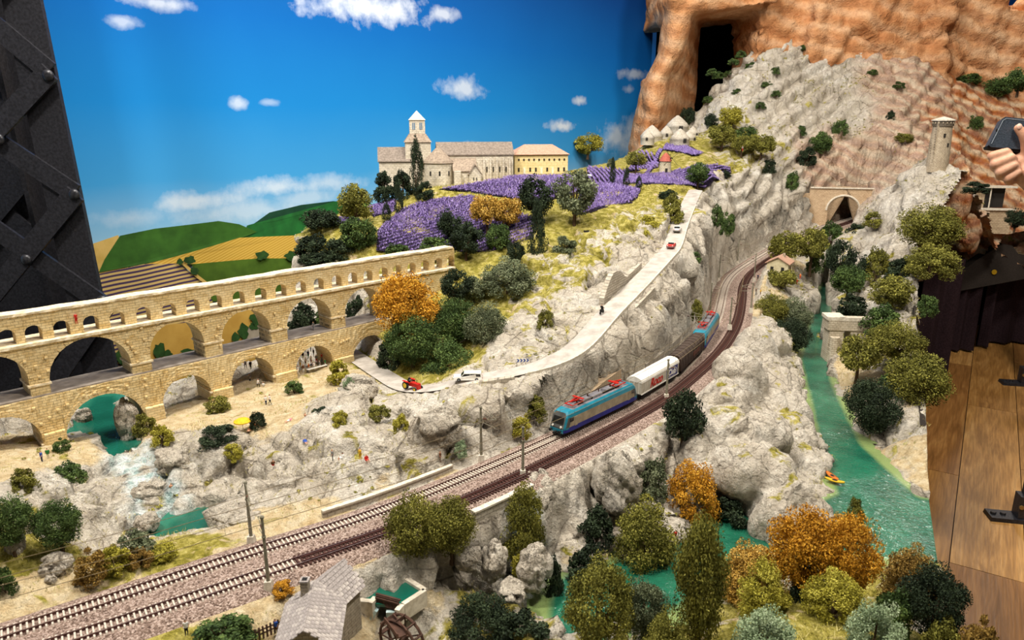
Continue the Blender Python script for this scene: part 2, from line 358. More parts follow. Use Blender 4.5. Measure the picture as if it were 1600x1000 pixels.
# gorge in front of the tracks
cz('R', (830, 750, .79), (880, 735, .785), (940, 695, .795), (970, 680, .795), (1010, 655, .795), (1050, 625, .795), (930, 745, .775), (985, 730, .775), (1010, 700, .785), (870, 790, .735), (820, 800, .745), (940, 790, .725), (985, 780, .72),
   (790, 830, .735), (840, 850, .70), (800, 880, .695), (890, 840, .695), (770, 880, .71), (920, 850, .69), (1030, 760, .74), (1070, 700, .77), (1090, 740, .73), (1060, 660, .79), (1100, 610, .795), (1085, 770, .70))
cz('S', (950, 860, .69), (1000, 862, .69), (1040, 840, .69), (1010, 820, .70), (1120, 775, .69), (900, 872, .69))
cw('R', *[tuple(atz(a, b, .64)) for a, b in [(900, 930), (880, 970), (960, 900), (1040, 870), (1100, 830), (1150, 830), (1050, 930), (1280, 500), (1275, 560), (1290, 640), (1320, 700), (1360, 760), (1400, 810), (1430, 850), (1380, 850), (1330, 820)]])
cz('R', (1170, 520, .80), (1200, 560, .77), (1225, 620, .72), (1245, 680, .70), (1150, 600, .78), (1180, 680, .72), (1250, 740, .69), (1275, 720, .69), (1150, 720, .70))
# grassy knoll close to the viewer
cd('G', (1230, 935, .98), (1200, 960, .93), (1280, 955, .95), (1330, 985, .88), (1150, 990, .88), (1240, 1000, .86), (1240, 1060, .80), (1400, 1000, .9))
cz('M', (1150, 930, .69), (1290, 905, .69), (1380, 910, .69), (1440, 920, .69), (1480, 960, .69), (1520, 1010, .69), (1080, 1000, .685), (980, 1010, .685), (930, 1040, .68), (1340, 925, .70), (1460, 1040, .70))

KIND = {'S': (0.15, 0.3, 0), 'R': (1, 0.33, 0), 'G': (0.12, 1, 0), 'M': (0.75, 0.72, 0), 'O': (1, 0.1, 1), 'P': (1, 0.15, 0.55)}
CP_ = np.array([c[:3] for c in CT]); CA = np.array([KIND[c[3]] for c in CT])
# the surface itself (linear kernel keeps it taut between the points)
def _rbf():
    P = CP_[:, :2]; D = np.sqrt(((P[:, None] - P[None]) ** 2).sum(2)); n = len(P)
    A = np.zeros((n + 3, n + 3)); A[:n, :n] = D - np.eye(n) * 0.012; A[:n, n] = 1; A[:n, n + 1:] = P; A[n:, :n] = A[:n, n:].T
    b = np.zeros(n + 3); b[:n] = CP_[:, 2]; return np.linalg.solve(A, b)
_rw = _rbf()
def rbf_eval(X):
    out = np.empty(len(X)); att = np.empty((len(X), 3)); P = CP_[:, :2]; n = len(P); p2 = (P * P).sum(1)
    for i in range(0, len(X), 20000):
        x = X[i:i + 20000]; d2 = np.maximum((x * x).sum(1)[:, None] + p2[None] - 2 * x @ P.T, 0); d = np.sqrt(d2)
        out[i:i + 20000] = d @ _rw[:n] + _rw[n] + x @ _rw[n + 1:]
        w = 1 / (d2 * d2 + 1e-7); att[i:i + 20000] = (w @ CA) / w.sum(1)[:, None]
    return out, att
def poly_sd(X, poly):
    """signed distance to a polygon, negative inside (9 far away)"""
    P = np.array([(p[0], p[1]) for p in poly]); out = np.full(len(X), 9.0); lo, hi = P.min(0) - .15, P.max(0) + .15
    sel = np.where(((X > lo) & (X < hi)).all(1))[0]; X = X[sel]; best = np.full(len(X), 9.0); ins = np.zeros(len(X), bool)
    for a, b in zip(P, np.roll(P, -1, 0)):
        e = b - a; t = np.clip(((X - a) @ e) / (e @ e), 0, 1); q = X - a - t[:, None] * e
        best = np.minimum(best, (q * q).sum(1))
        c = ((a[1] > X[:, 1]) != (b[1] > X[:, 1])) & (X[:, 0] < (b[0] - a[0]) * (X[:, 1] - a[1]) / (b[1] - a[1] + 1e-12) + a[0]); ins ^= c
    out[sel] = np.where(ins, -1, 1) * np.sqrt(best); return out
def path_near(X, path, step=2):
    P = np.array([tuple(p) for p in path[::step]]); d = np.full(len(X), 9.0); z = np.zeros(len(X))
    lo, hi = P[:, :2].min(0) - .2, P[:, :2].max(0) + .2; m = np.where(((X > lo) & (X < hi)).all(1))[0]
    for i in range(0, len(m), 20000):
        k = m[i:i + 20000]; D = ((X[k][:, None] - P[None, :, :2]) ** 2).sum(2); j = D.argmin(1)
        d[k] = np.sqrt(D[np.arange(len(k)), j]); z[k] = P[j, 2]
    return d, z
gx = np.concatenate([np.arange(-1.75, -1.1, .012), np.arange(-1.1, 1.30, .0058), np.arange(1.30, 2.75, .011)])
gy = np.concatenate([np.arange(.50, 2.55, .0058), np.arange(2.55, 4.35, .011)])
GX, GY = np.meshgrid(gx, gy); XY = np.stack([GX.ravel(), GY.ravel()], 1)
hx, hy = np.unique(np.append(gx[::2], gx[-1])), np.unique(np.append(gy[::2], gy[-1])); HX, HY = np.meshgrid(hx, hy); hz_, ha_ = rbf_eval(np.stack([HX.ravel(), HY.ravel()], 1))
def upsample(A):
    A = A.reshape(HX.shape); A = np.stack([np.interp(gx, hx, r) for r in A]); return np.stack([np.interp(gy, hy, c) for c in A.T]).T.ravel()
TZ = upsample(hz_); TA = np.stack([upsample(ha_[:, k]) for k in range(3)], 1)
TZ = TZ + 0.010 * TA[:, 0] * fbm(np.stack([XY[:, 0], XY[:, 1], XY[:, 0] * 0], 1), 9, 3, 2)
SHORE = np.full(len(XY), 9.0)
for poly, wz in ((river_poly, ZW), (pool_poly, .765), (lower_poly, .745), (pond, .752)):
    sd = poly_sd(XY, poly) + 0.006 * fbm(np.stack([XY[:, 0], XY[:, 1], XY[:, 0] * 0], 1), 25, 3, 8)
    TZ = np.where(sd < 0, np.minimum(TZ, wz - .003 + np.maximum(sd * .7, -.03)), TZ)
    TZ = np.where((sd >= 0) & (sd < .08) & (wz != .752), np.maximum(TZ, wz + np.minimum(sd * .5, .012)), TZ)
    if wz == .752: TZ = np.where((sd >= 0) & (sd < .06), np.minimum(TZ, .749 + np.maximum(0, sd - .012) * 1.2), TZ); SHORE = np.minimum(SHORE, np.abs(sd))
dF, zF = path_near(XY, FAR); dN, zN = path_near(XY, NEAR); dT = np.minimum(dF, dN); zTk = np.where(dF < dN, zF, zN)
w = sstep(.075, .036, dT); TZ = TZ * (1 - w) + (zTk - .011) * w
dR, zR = path_near(XY, ROAD); w2 = sstep(.055, .026, dR); TZ = TZ * (1 - w2) + (zR - .003) * w2
FLATM = np.maximum(np.maximum(w, w2), 0)
TZ2 = TZ.reshape(GX.shape)
def zt(x, y):
    i = int(np.clip(np.searchsorted(gx, x) - 1, 0, len(gx) - 2)); j = int(np.clip(np.searchsorted(gy, y) - 1, 0, len(gy) - 2))
    a = (x - gx[i]) / (gx[i + 1] - gx[i]); b = (y - gy[j]) / (gy[j + 1] - gy[j])
    return float((TZ2[j, i] * (1 - a) + TZ2[j, i + 1] * a) * (1 - b) + (TZ2[j + 1, i] * (1 - a) + TZ2[j + 1, i + 1] * a) * b)
def ztv(Q):
    i = np.clip(np.searchsorted(gx, Q[:, 0]) - 1, 0, len(gx) - 2); j = np.clip(np.searchsorted(gy, Q[:, 1]) - 1, 0, len(gy) - 2)
    a = (Q[:, 0] - gx[i]) / (gx[i + 1] - gx[i]); b = (Q[:, 1] - gy[j]) / (gy[j + 1] - gy[j])
    return (TZ2[j, i] * (1 - a) + TZ2[j, i + 1] * a) * (1 - b) + (TZ2[j + 1, i] * (1 - a) + TZ2[j + 1, i + 1] * a) * b
def hit(px, py, d0=0.55, d1=4.6):
    """where a line of sight meets the ground"""
    r = ray(px, py); d = d0
    while d < d1:
        p = Vector((0, 0, CAMZ)) + r * d
        if gx[0] < p.x < gx[-1] and gy[0] < p.y < gy[-1] and p.z <= zt(p.x, p.y):
            lo, hi = d - .01, d
            for _ in range(8):
                m = (lo + hi) / 2; q = Vector((0, 0, CAMZ)) + r * m
                if q.z <= zt(q.x, q.y): hi = m
                else: lo = m
            return Vector((0, 0, CAMZ)) + r * hi
        d += .01
    return Vector((0, 0, CAMZ)) + r * 2.0
# rock relief pushed out along the surface
def grid_normals(V):
    du = np.gradient(V, axis=1); dv = np.gradient(V, axis=0); n = np.cross(du, dv); return n / (np.linalg.norm(n, axis=2, keepdims=True) + 1e-9)
V = np.stack([GX, GY, TZ2], 2); N = grid_normals(V)
steep = sstep(.93, .62, N[:, :, 2]).ravel()
rockm = np.clip(TA[:, 0] * .85 + steep * .75, 0, 1.25) * (1 - FLATM) * sstep(.0, .03, SHORE)
P3 = V.reshape(-1, 3).copy()
sel = np.where(rockm > .02)[0]; disp = np.zeros(len(P3)); disp[sel] = rock_disp(P3[sel], 1.0)
strata = np.abs(((P3[:, 2] - P3[:, 0] * .55 + .09 * fbm(P3, 2.2, 2, 77) + .012 * fbm(P3, 14, 2, 78)) * 14) % 1 - .5) * 2
far_m = sstep(2.7, 3.2, P3[:, 1])
disp = disp * (1 - .62 * far_m - .2 * TA[:, 2] * far_m) + far_m * (.026 * (1 - .75 * TA[:, 2]) * (sstep(.1, .8, strata) - .55) + (.022 + .02 * TA[:, 2]) * (.5 - np.abs(fbm(P3 * np.array([1, 1, .6]), 7, 4, 88, .6)) * 2))
disp = disp * rockm + (1 - rockm) * .0018 * fbm(P3, 60, 2, 9) * (1 - FLATM)
P3 = P3 + N.reshape(-1, 3) * disp[:, None] - np.array([[0, 0, 1]]) * (rockm * .004)[:, None]
# the board ends where the layout ends
E0, E1 = atz(1466, 886, ZW), atz(1437, 445, .90)
ed = Vector((E1.x - E0.x, E1.y - E0.y)).normalized()
side = (XY[:, 0] - E0.x) * ed.y - (XY[:, 1] - E0.y) * ed.x          # >0 : right of the edge
wig = .012 * fbm(np.stack([XY[:, 0], XY[:, 1], XY[:, 0] * 0], 1), 7, 2, 4)
bridge_back = XY[:, 1] - (XY[:, 0] + 1.985)                               # >0 : behind the aqueduct
cell_ = .0075
snap = (side > 0) & (side < cell_) & (XY[:, 1] < 2.36)
P3[snap, 0] -= side[snap] / ed.y
keep = ~((side > cell_) & (XY[:, 1] < 2.35)) & ~((bridge_back > .34) & (XY[:, 0] < -.62)) & ~((XY[:, 1] - (1.12 * XY[:, 0] + 3.35)) > 0)
keep &= ~((side > cell_ + np.maximum(0, XY[:, 1] - 2.35) * .34 + np.maximum(0, XY[:, 1] - 2.85) * .12) & (XY[:, 1] >= 2.35) & (XY[:, 1] < 3.44))
K = keep.reshape(GX.shape); ok = K[:-1, :-1] & K[1:, :-1] & K[:-1, 1:] & K[1:, 1:]
idx = np.arange(GX.size).reshape(GX.shape)
F = np.stack([idx[:-1, :-1][ok], idx[:-1, 1:][ok], idx[1:, 1:][ok], idx[1:, :-1][ok]], 1)
used = np.unique(F); remap = np.full(GX.size, -1); remap[used] = np.arange(len(used))

def ground_material():
    t = NT('limestone_ground'); v = t.coord('Object')
    at = t.n('ShaderNodeAttribute', attribute_name='cover'); sep = t.n('ShaderNodeSeparateColor'); t.l(at.outputs['Color'], sep.inputs[0])
    n1 = t.noise(v, 9, 6, .6, .4); n2 = t.noise(v, 60, 5, .65); n3 = t.noise(v, 260, 3, .6); n4 = t.noise(v, 22, 5, .6, .8)
    rock = t.ramp(n1, [(.26, '#aa9d8c'), (.38, '#d2c6b2'), (.52, '#e9dfcd'), (.70, '#f7f1e4')])
    rock = t.mix(t.ramp(n4, [(.54, (0, 0, 0)), (.72, (.45, .45, .45))]), rock, '#978b78')
    rock = t.mix(t.ramp(n2, [(.35, (.55, .55, .55)), (.62, (0, 0, 0))]), rock, '#b5a795')
    n5 = t.noise(v, 190, 4, .75, .6); rock = t.mix(t.ramp(n5, [(.34, (.42, .42, .42)), (.47, (0, 0, 0))]), rock, '#94866f'); rock = t.mix(t.ramp(n5, [(.56, (0, 0, 0)), (.72, (.6, .6, .6))]), rock, '#fbf6ea')
    wv = t.mix(.12, v, t.n('ShaderNodeTexNoise').outputs[1]); 
    vc = t.n('ShaderNodeTexVoronoi', feature='DISTANCE_TO_EDGE'); t.l(wv, vc.inputs['Vector']); vc.inputs['Scale'].default_value = 17
    rock = t.mix(t.math('MULTIPLY', t.ramp(vc.outputs[0], [(0, (.75, .75, .75)), (.028, (0, 0, 0))]), t.ramp(n1, [(.4, (1, 1, 1)), (.6, (.15, .15, .15))])), rock, '#5f5344')
    sand = t.ramp(n2, [(.3, '#c9ab7c'), (.5, '#e3cda2'), (.7, '#f0e0bf')])
    grass = t.ramp(n2, [(.28, '#6b6a24'), (.45, '#a0953f'), (.6, '#cdbf6a'), (.78, '#e2d7a0')])
    vv = t.coord('Object', (1, 1, 1), (.0, radians(-24), 0)); w = t.n('ShaderNodeTexWave', wave_type='BANDS', bands_direction='Z'); t.l(vv, w.inputs[0])
    w.inputs['Scale'].default_value = 5; w.inputs['Distortion'].default_value = 5; w.inputs['Detail'].default_value = 4; w.inputs['Detail Scale'].default_value = 1.4
    orange = t.ramp(w.outputs[1], [(.0, '#b0612f'), (.35, '#d58c52'), (.65, '#e8b483'), (1, '#f0cfa8')])
    orange = t.mix(t.ramp(n4, [(.5, (0, 0, 0)), (.68, (.7, .7, .7))]), orange, '#a04f24')
    c = t.mix(t.ramp(t.math('ADD', sep.outputs[0], t.math('MULTIPLY', t.math('SUBTRACT', n4, .5), 1.2)), [(.35, (0, 0, 0)), (.55, (1, 1, 1))]), sand, rock)
    c = t.mix(t.math('MULTIPLY', sep.outputs[2], t.ramp(n1, [(.3, (.55, .55, .55)), (.6, (1, 1, 1))])), c, orange)
    c = t.mix(t.ramp(t.math('ADD', sep.outputs[1], t.math('MULTIPLY', t.math('SUBTRACT', n4, .5), 2.4)), [(.55, (0, 0, 0)), (.72, (1, 1, 1))]), c, grass)
    c = t.mix(at.outputs['Alpha'], c, t.ramp(n2, [(.35, '#a9c9c4'), (.55, '#eef4f2')]))
    t.base(c)
    b = t.bump(t.ramp(vc.outputs[0], [(0, (0, 0, 0)), (.05, (1, 1, 1))]), .004, .8)
    b = t.bump(n5, .006, 1.0, b); b = t.bump(n2, .014, 1.0, b); b = t.bump(t.noise(t.coord('Object', (1, 1, .3)), 110, 5, .7, 1.2), .006, .9, b); t.bump(n3, .003, .9, b)
    return t.set(.9, 0, .15)
GROUND = ground_material()
cover = np.zeros((GX.size, 4), np.float32)
grassm = TA[:, 1] * sstep(.45, .85, N.reshape(-1, 3)[:, 2]) * sstep(.0, .02, SHORE)
cover[:, 0] = np.clip(TA[:, 0] + steep * .6, 0, 1); cover[:, 1] = np.clip(grassm, 0, 1); cover[:, 2] = TA[:, 2]
foam_poly = [atz(a, b, .765) for a, b in [(170, 728), (218, 704), (262, 730), (290, 770), (300, 792), (255, 812), (232, 830), (205, 800), (185, 765)]]
foam2 = [atz(a, b, .69) for a, b in [(780, 850), (830, 850), (870, 900), (845, 940), (790, 890)]]
for fp in (foam_poly, foam2):
    cover[:, 3] = np.maximum(cover[:, 3], sstep(.02, -.02, poly_sd(XY, fp) + .02 * fbm(P3, 40, 2, 3)) * sstep(-.45, .05, fbm(P3, 45, 3, 19)))
cover[:, 3] = np.maximum(cover[:, 3], 0)
ground = npmesh('ground', P3[used], remap[F], GROUND)
ca = ground.data.color_attributes.new('cover', 'FLOAT_COLOR', 'POINT'); ca.data.foreach_set('color', cover[used].ravel())
tag(ground, 'cream limestone hills, sandy banks and gorge of the model landscape', kind='structure')

# ------------------------------------------------------------------ water
def water_material(name, deep, shallow, wave=120, bump=.0030, rough=.06):
    t = NT(name); v = t.coord('Object'); n = t.noise(v, wave, 3, .6, .3); n2 = t.noise(v, 12, 3)
    at = t.n('ShaderNodeAttribute', attribute_name='shore')
    c = t.mix(t.ramp(t.math('ADD', at.outputs['Fac'], t.math('MULTIPLY', t.math('SUBTRACT', n2, .5), .5)), [(.25, (0, 0, 0)), (.8, (1, 1, 1))]), t.ramp(n2, [(.3, deep[0]), (.7, deep[1])]), shallow)
    t.base(c); t.bump(n, bump, 1.0); return t.set(rough, 0, .55)
WATER = water_material('turquoise_water', ('#124a39', '#256a50'), '#7c9058')
POOLW = water_material('green_water', ('#0d4c3d', '#175f4e'), '#276b57', 160, .0006)
def water(name, poly, z, mat, label, res=.012, marg=.03):
    X0 = np.array([(p[0], p[1]) for p in poly]); lo, hi = X0.min(0) - .03, X0.max(0) + .03
    xs = np.arange(lo[0], hi[0], res); ys = np.arange(lo[1], hi[1], res); a, b = np.meshgrid(xs, ys); Q = np.stack([a.ravel(), b.ravel()], 1)
    sd = poly_sd(Q, poly); k = (sd < marg).reshape(a.shape); sq = (Q[:, 0] - E0.x) * ed.y - (Q[:, 1] - E0.y) * ed.x; k &= (sq < res * 1.3).reshape(a.shape); Q[:, 0] -= np.maximum(sq, 0) / ed.y
    o_ = k[:-1, :-1] & k[1:, :-1] & k[:-1, 1:] & k[1:, 1:]; ii = np.arange(a.size).reshape(a.shape)
    Fq = np.stack([ii[:-1, :-1][o_], ii[:-1, 1:][o_], ii[1:, 1:][o_], ii[1:, :-1][o_]], 1); u = np.unique(Fq); rm = np.full(a.size, -1); rm[u] = np.arange(len(u))
    o = npmesh(name, np.stack([Q[u, 0], Q[u, 1], np.full(len(u), z)], 1), rm[Fq], mat)
    s = np.clip(1 + sd[u] / .022, 0, 1).astype(np.float32); at = o.data.attributes.new('shore', 'FLOAT', 'POINT'); at.data.foreach_set('value', s)
    return tag(o, label, kind='structure')
water('river_water', river_poly, ZW, WATER, 'turquoise river winding through the gorge and under the rock arch')
water('pool_water', pool_poly, .765, POOLW, 'dark green pool under the river arch of the aqueduct')
water('lower_pool_water', lower_poly, .745, POOLW, 'green pool below the white rapids beside the railway')
# ------------------------------------------------------------------ painted backdrop, a curved wall
BP = smooth_path(resample(spline([(-2.9, .75, 0), (-1.31, 2.38, 0), (-.3, 3.5, 0), (.75, 4.72, 0), (2.0, 5.75, 0), (4.2, 6.2, 0)], 10), .06), 8)
def backdrop_at(px, py, off=0.0):
    """point on the backdrop seen at a pixel, nudged towards the room"""
    r = ray(px, py)
    for a, b in zip(BP, BP[1:]):
        ex, ey = b.x - a.x, b.y - a.y; den = r.x * ey - r.y * ex
        if abs(den) < 1e-9: continue
        t = (a.x * ey - a.y * ex) / den; s = ((r.x * t - a.x) * ex + (r.y * t - a.y) * ey) / (ex * ex + ey * ey)
        if 0 <= s <= 1 and t > 0:
            n = Vector((ey, -ex, 0)).normalized()
            return Vector((0, 0, CAMZ)) + r * t + n * off
    return atd(px, py, 5)
BLEN = [0]
for a, b in zip(BP, BP[1:]): BLEN.append(BLEN[-1] + (b - a).length)
def backdrop_uv(px, py):
    p = backdrop_at(px, py); k = min(range(len(BP)), key=lambda i: (BP[i].x - p.x) ** 2 + (BP[i].y - p.y) ** 2); return BLEN[k], p.z
def sky_material():
    t = NT('painted_sky'); uv = t.n('ShaderNodeUVMap'); uv.uv_map = 'wall'; sx = t.n('ShaderNodeSeparateXYZ'); t.l(uv.outputs[0], sx.inputs[0])
    h = t.math('ADD', sx.outputs[1], t.math('MULTIPLY', t.noise(uv.outputs[0], 2.2, 3), .08))
    def pos(v): return (v - .4) / 2.2
    c = t.ramp(t.math('DIVIDE', t.math('SUBTRACT', h, .4), 2.2), [(pos(.85), '#b9d0dc'), (pos(1.03), '#86b9da'), (pos(1.2), '#3f98d2'), (pos(1.45), '#1a7fc6'), (pos(1.75), '#0d62ae'), (pos(2.1), '#0a3f84'), (pos(2.5), '#082a60')])
    cl = [(575, 12, 95, 26, 1.0), (690, 22, 22, 11, .7), (240, 3, 60, 12, .75), (190, 33, 28, 10, .6), (370, 162, 17, 10, .7), (420, 160, 16, 5, .4), (725, 138, 32, 18, .75), (903, 157, 11, 7, .8), (876, 197, 22, 9, .95), (990, 116, 22, 8, .7),
          (985, 140, 10, 6, .5), (735, 226, 18, 5, .4), (300, 315, 70, 16, .75), (440, 292, 60, 15, .75), (520, 285, 50, 14, .55), (380, 330, 110, 20, .5), (970, 215, 36, 22, .85), (1000, 200, 24, 20, .6), (470, 310, 60, 14, .45), (210, 340, 60, 16, .4)]
    nz = t.noise(uv.outputs[0], 9, 6, .62); n2 = t.noise(uv.outputs[0], 26, 5, .6); acc = None
    for px, py, rx, ry, st in cl:
        u, z = backdrop_uv(px, py); d = (backdrop_at(px + 1, py) - backdrop_at(px - 1, py)).length / 2; dz = abs(backdrop_at(px, py + 1).z - backdrop_at(px, py - 1).z) / 2
        a = t.math('DIVIDE', t.math('SUBTRACT', sx.outputs[0], u), rx * d); b = t.math('DIVIDE', t.math('SUBTRACT', sx.outputs[1], z), ry * dz)
        r = t.math('SQRT', t.math('ADD', t.math('MULTIPLY', a, a), t.math('MULTIPLY', b, b)))
        r = t.math('ADD', r, t.math('ADD', t.math('MULTIPLY', t.math('SUBTRACT', nz, .5), 2.6), t.math('MULTIPLY', t.math('SUBTRACT', n2, .5), .6)))
        m = t.math('MULTIPLY', t.math('MULTIPLY', t.math('SUBTRACT', 1.2, r, clamp=True), .8), st, clamp=True); acc = m if acc is None else t.math('MAXIMUM', acc, m)
    t.base(t.mix(acc, c, '#e9eef1')); return t.set(.8, 0, .1)
mb = MB(); nb = len(BP)
for p in BP:
    for z in (0, .8, 1.6, 2.4, 3.2): mb.v.append((p.x, p.y, z))
mb.f = [(i * 5 + j, (i + 1) * 5 + j, (i + 1) * 5 + j + 1, i * 5 + j + 1) for i in range(nb - 1) for j in range(4)]; mb.m = [0] * len(mb.f)
wall = mb.build('wall_back', sky_material(), smooth=True); tag(wall, 'painted blue sky backdrop with white clouds behind the layout', kind='structure')
uvl = wall.data.uv_layers.new(name='wall')
for lp in wall.data.loops:
    vi = lp.vertex_index; uvl.data[lp.index].uv = (BLEN[vi // 5], wall.data.vertices[vi].co.z)
# painted fields and hills: flat colour areas lying on the wall
def painted(name, pts, mat, off):
    vs = [backdrop_at(x, y, off) for x, y in pts]; b = MB(); b.add(vs, [tuple(range(len(vs)))])
    bm = bmesh.new(); vv = [bm.verts.new(v) for v in vs]; f = bm.faces.new(vv); bmesh.ops.triangulate(bm, faces=[f]); me = bpy.data.meshes.new(name); bm.to_mesh(me); bm.free()
    me.materials.append(mat); o = bpy.data.objects.new(name, me); COL.objects.link(o); o.parent = wall; return o
def rows_mat(name, c1, c2, scale, rot, dist=1.0):
    t = NT(name); v = t.coord('Object', (1, 1, 1), (0, 0, 0)); w = t.n('ShaderNodeTexWave', bands_direction='Z'); t.l(t.coord('Object', (1, 1, 1), rot), w.inputs[0])
    w.inputs['Scale'].default_value = scale; w.inputs['Distortion'].default_value = dist; w.inputs['Detail'].default_value = 1; w.inputs['Detail Scale'].default_value = .4
    t.base(t.ramp(w.outputs[1], [(.35, c1), (.6, c2)])); return t.set(.85, 0, .1)
painted('painted_hill', [(395, 350), (420, 332), (470, 320), (520, 314), (560, 320), (560, 352)], M('paint_dark_green', '#17472f', '#0f3a25', scale=20), .004)
painted('painted_hill', [(375, 372), (385, 352), (430, 345), (480, 332), (520, 315), (560, 308), (600, 330), (600, 372)], M('paint_mid_green', '#1f6a2c', '#175422', scale=20), .006)
painted('painted_field', [(60, 420), (140, 382), (184, 367), (200, 420), (150, 480)], M('paint_straw', '#d2b064', '#c2a050', scale=20), .005)
painted('painted_hill', [(153, 425), (162, 405), (186, 368), (240, 357), (300, 350), (340, 345), (372, 350), (400, 362), (372, 373), (330, 385), (270, 402), (222, 412)], M('paint_green', '#39671f', '#2c5418', scale=18), .008)
painted('painted_field', [(222, 413), (270, 401), (330, 384), (372, 371), (470, 367), (530, 367), (530, 405), (380, 404), (300, 412)], rows_mat('paint_wheat_rows', '#c49a3c', '#d8b456', 38, (0, .5, 0)), .010)
painted('painted_field', [(150, 428), (222, 412), (275, 411), (295, 425), (330, 450), (330, 640), (150, 640)], rows_mat('paint_lavender_rows', '#4a3a56', '#c9ad6c', 22, (0, .1, 0), 2.0), .012)
painted('painted_field', [(296, 412), (400, 403), (530, 403), (530, 470), (330, 470), (314, 440)], M('paint_meadow', '#4d6b1c', '#3f5a16', scale=18), .014)
painted('painted_field', [(225, 640), (232, 512), (260, 506), (330, 498), (430, 470), (480, 470), (480, 640)], M('paint_ochre_field', '#c9a04c', '#b98f3e', scale=14), .016)
painted('painted_track', [(280, 411), (284, 408), (300, 424), (330, 447), (326, 450), (300, 430)], M('paint_straw', '#d2b064'), .018)
for i, (x, y, w_, h_) in enumerate([(292, 405, 9, 6), (277, 408, 5, 5), (300, 422, 6, 6), (405, 398, 10, 7), (450, 399, 10, 7), (190, 552, 12, 18), (245, 546, 9, 12), (258, 551, 7, 6), (292, 549, 14, 6), (312, 545, 9, 6), (398, 496, 12, 12), (376, 516, 8, 12), (392, 508, 7, 6), (405, 505, 6, 6), (364, 526, 6, 8)]):
    q = [(x + w_ * (1 + .25 * sin(5 * a + i)) * cos(a), y + h_ * (1 + .25 * sin(4 * a + 2 * i)) * sin(a)) for a in [2 * pi * k / 14 for k in range(14)]]
    painted('painted_bush', q, M('paint_bush', '#2f5220', '#203c16', scale=60), .022)
painted('painted_rock', [(372, 545), (380, 512), (410, 500), (424, 520), (424, 545)], M('paint_stone', '#a89c88', '#8f8472', scale=20), .020)

# ------------------------------------------------------------------ floor of oak planks
FLOORZ = .25
def plank_mat(i):
    t = NT('oak_plank'); v = t.coord('Object', (9, 1.1, 1)); a = t.noise(v, 2.2 + .2 * i, 6, .6, 1.6); b = t.noise(t.coord('Object', (60, 3, 1)), 3, 4)
    cols = [('#6f4a22', '#916434', '#ae8048'), ('#8f6636', '#b4854a', '#c99c60'), ('#7e572a', '#a0733c', '#b98c52')][i]
    t.base(t.mix(t.ramp(b, [(.4, (.35, .35, .35)), (.6, (0, 0, 0))]), t.ramp(a, [(.3, cols[0]), (.5, cols[1]), (.7, cols[2])]), '#5a3a18')); t.bump(b, .0006, .5); return t.set(.38, 0, .4)
PLK = [plank_mat(i) for i in range(3)]
flo = MB().box((1.5, 2.5, FLOORZ - .03), (9, 9, .04)).build('floor', M('floor_base', '#2a1c0e')); tag(flo, 'oak plank floor of the visitor aisle beside the layout', kind='structure')
pa = atz(1492, 800, FLOORZ); pb = atz(1515, 600, FLOORZ); da = (pb - pa); da.z = 0; da.normalize(); nrm = Vector((da.y, -da.x, 0)); ang = atan2(da.y, da.x) - pi / 2
PW = .167; k = 0
for c in range(-6, 14):
    base = pa + nrm * (c + .5) * PW; L0 = -1.6 + (c * .73) % 1.3
    while L0 < 4.2:
        Lg = 1.3; m = (base + da * (L0 + Lg / 2)); 
        if m.x > .45 and m.y > .6 and m.y < 5.4 and m.x < 4:
            o = MB().box((0, 0, -.005), (PW - .0025, Lg - .0025, .01)).build('plank', PLK[(c * 2 + k) % 3], flo, loc=(m.x, m.y, FLOORZ)); o.rotation_euler = (0, 0, ang)
        L0 += Lg; k += 1
# ------------------------------------------------------------------ stone materials
def masonry(name, cols, bw, bh, mortar='#8f7c58', bump=.0012, axis='XZ', depth=.0009):
    t = NT(name); co = t.n('ShaderNodeTexCoord'); sp = t.n('ShaderNodeSeparateXYZ'); t.l(co.outputs['Object'], sp.inputs[0]); cb = t.n('ShaderNodeCombineXYZ')
    i, j = {'XZ': (0, 2), 'YZ': (1, 2), 'XY': (0, 1)}[axis]; t.l(sp.outputs[i], cb.inputs[0]); t.l(sp.outputs[j], cb.inputs[1])
    wob = t.mix(.0025, cb.outputs[0], t.n('ShaderNodeTexNoise').outputs[1]); b = t.n('ShaderNodeTexBrick'); t.l(wob, b.inputs['Vector'])
    b.inputs['Scale'].default_value = 1; b.inputs['Brick Width'].default_value = bw; b.inputs['Row Height'].default_value = bh; b.inputs['Mortar Size'].default_value = bh * .07
    b.inputs['Mortar Smooth'].default_value = .4; b.inputs['Color1'].default_value = lin(cols[0]); b.inputs['Color2'].default_value = lin(cols[1]); b.inputs['Mortar'].default_value = lin(mortar)
    v = t.coord('Object'); n = t.noise(v, 90, 5, .65); n2 = t.noise(v, 14, 4)
    c = t.mix(t.ramp(n2, [(.35, (0, 0, 0)), (.75, (.55, .55, .55))]), b.outputs[0], cols[2]); c = t.mix(t.ramp(n, [(.3, (.5, .5, .5)), (.55, (0, 0, 0))]), c, cols[3]); t.base(c)
    bb = t.bump(b.outputs[1], -depth, 1.0); t.bump(n, bump, .8, bb); return t.set(.9, 0, .12)
AQ = masonry('aqueduct_stone', ('#ddbf82', '#ead3a0', '#f3e4bd', '#b9934f'), .011, .0048)
AQT = M('aqueduct_coping', '#e9dcc0', '#c9b48c', scale=120, bump=.0008, rough=.9)
DECK = M('deck_paving', '#a3988c', '#7d736a', scale=45, bump=.0004, rough=.85)
GREYW = masonry('dry_stone_wall', ('#a59b89', '#bdb3a2', '#cfc6b6', '#877c6a'), .012, .006, '#5a5145', depth=.0016)

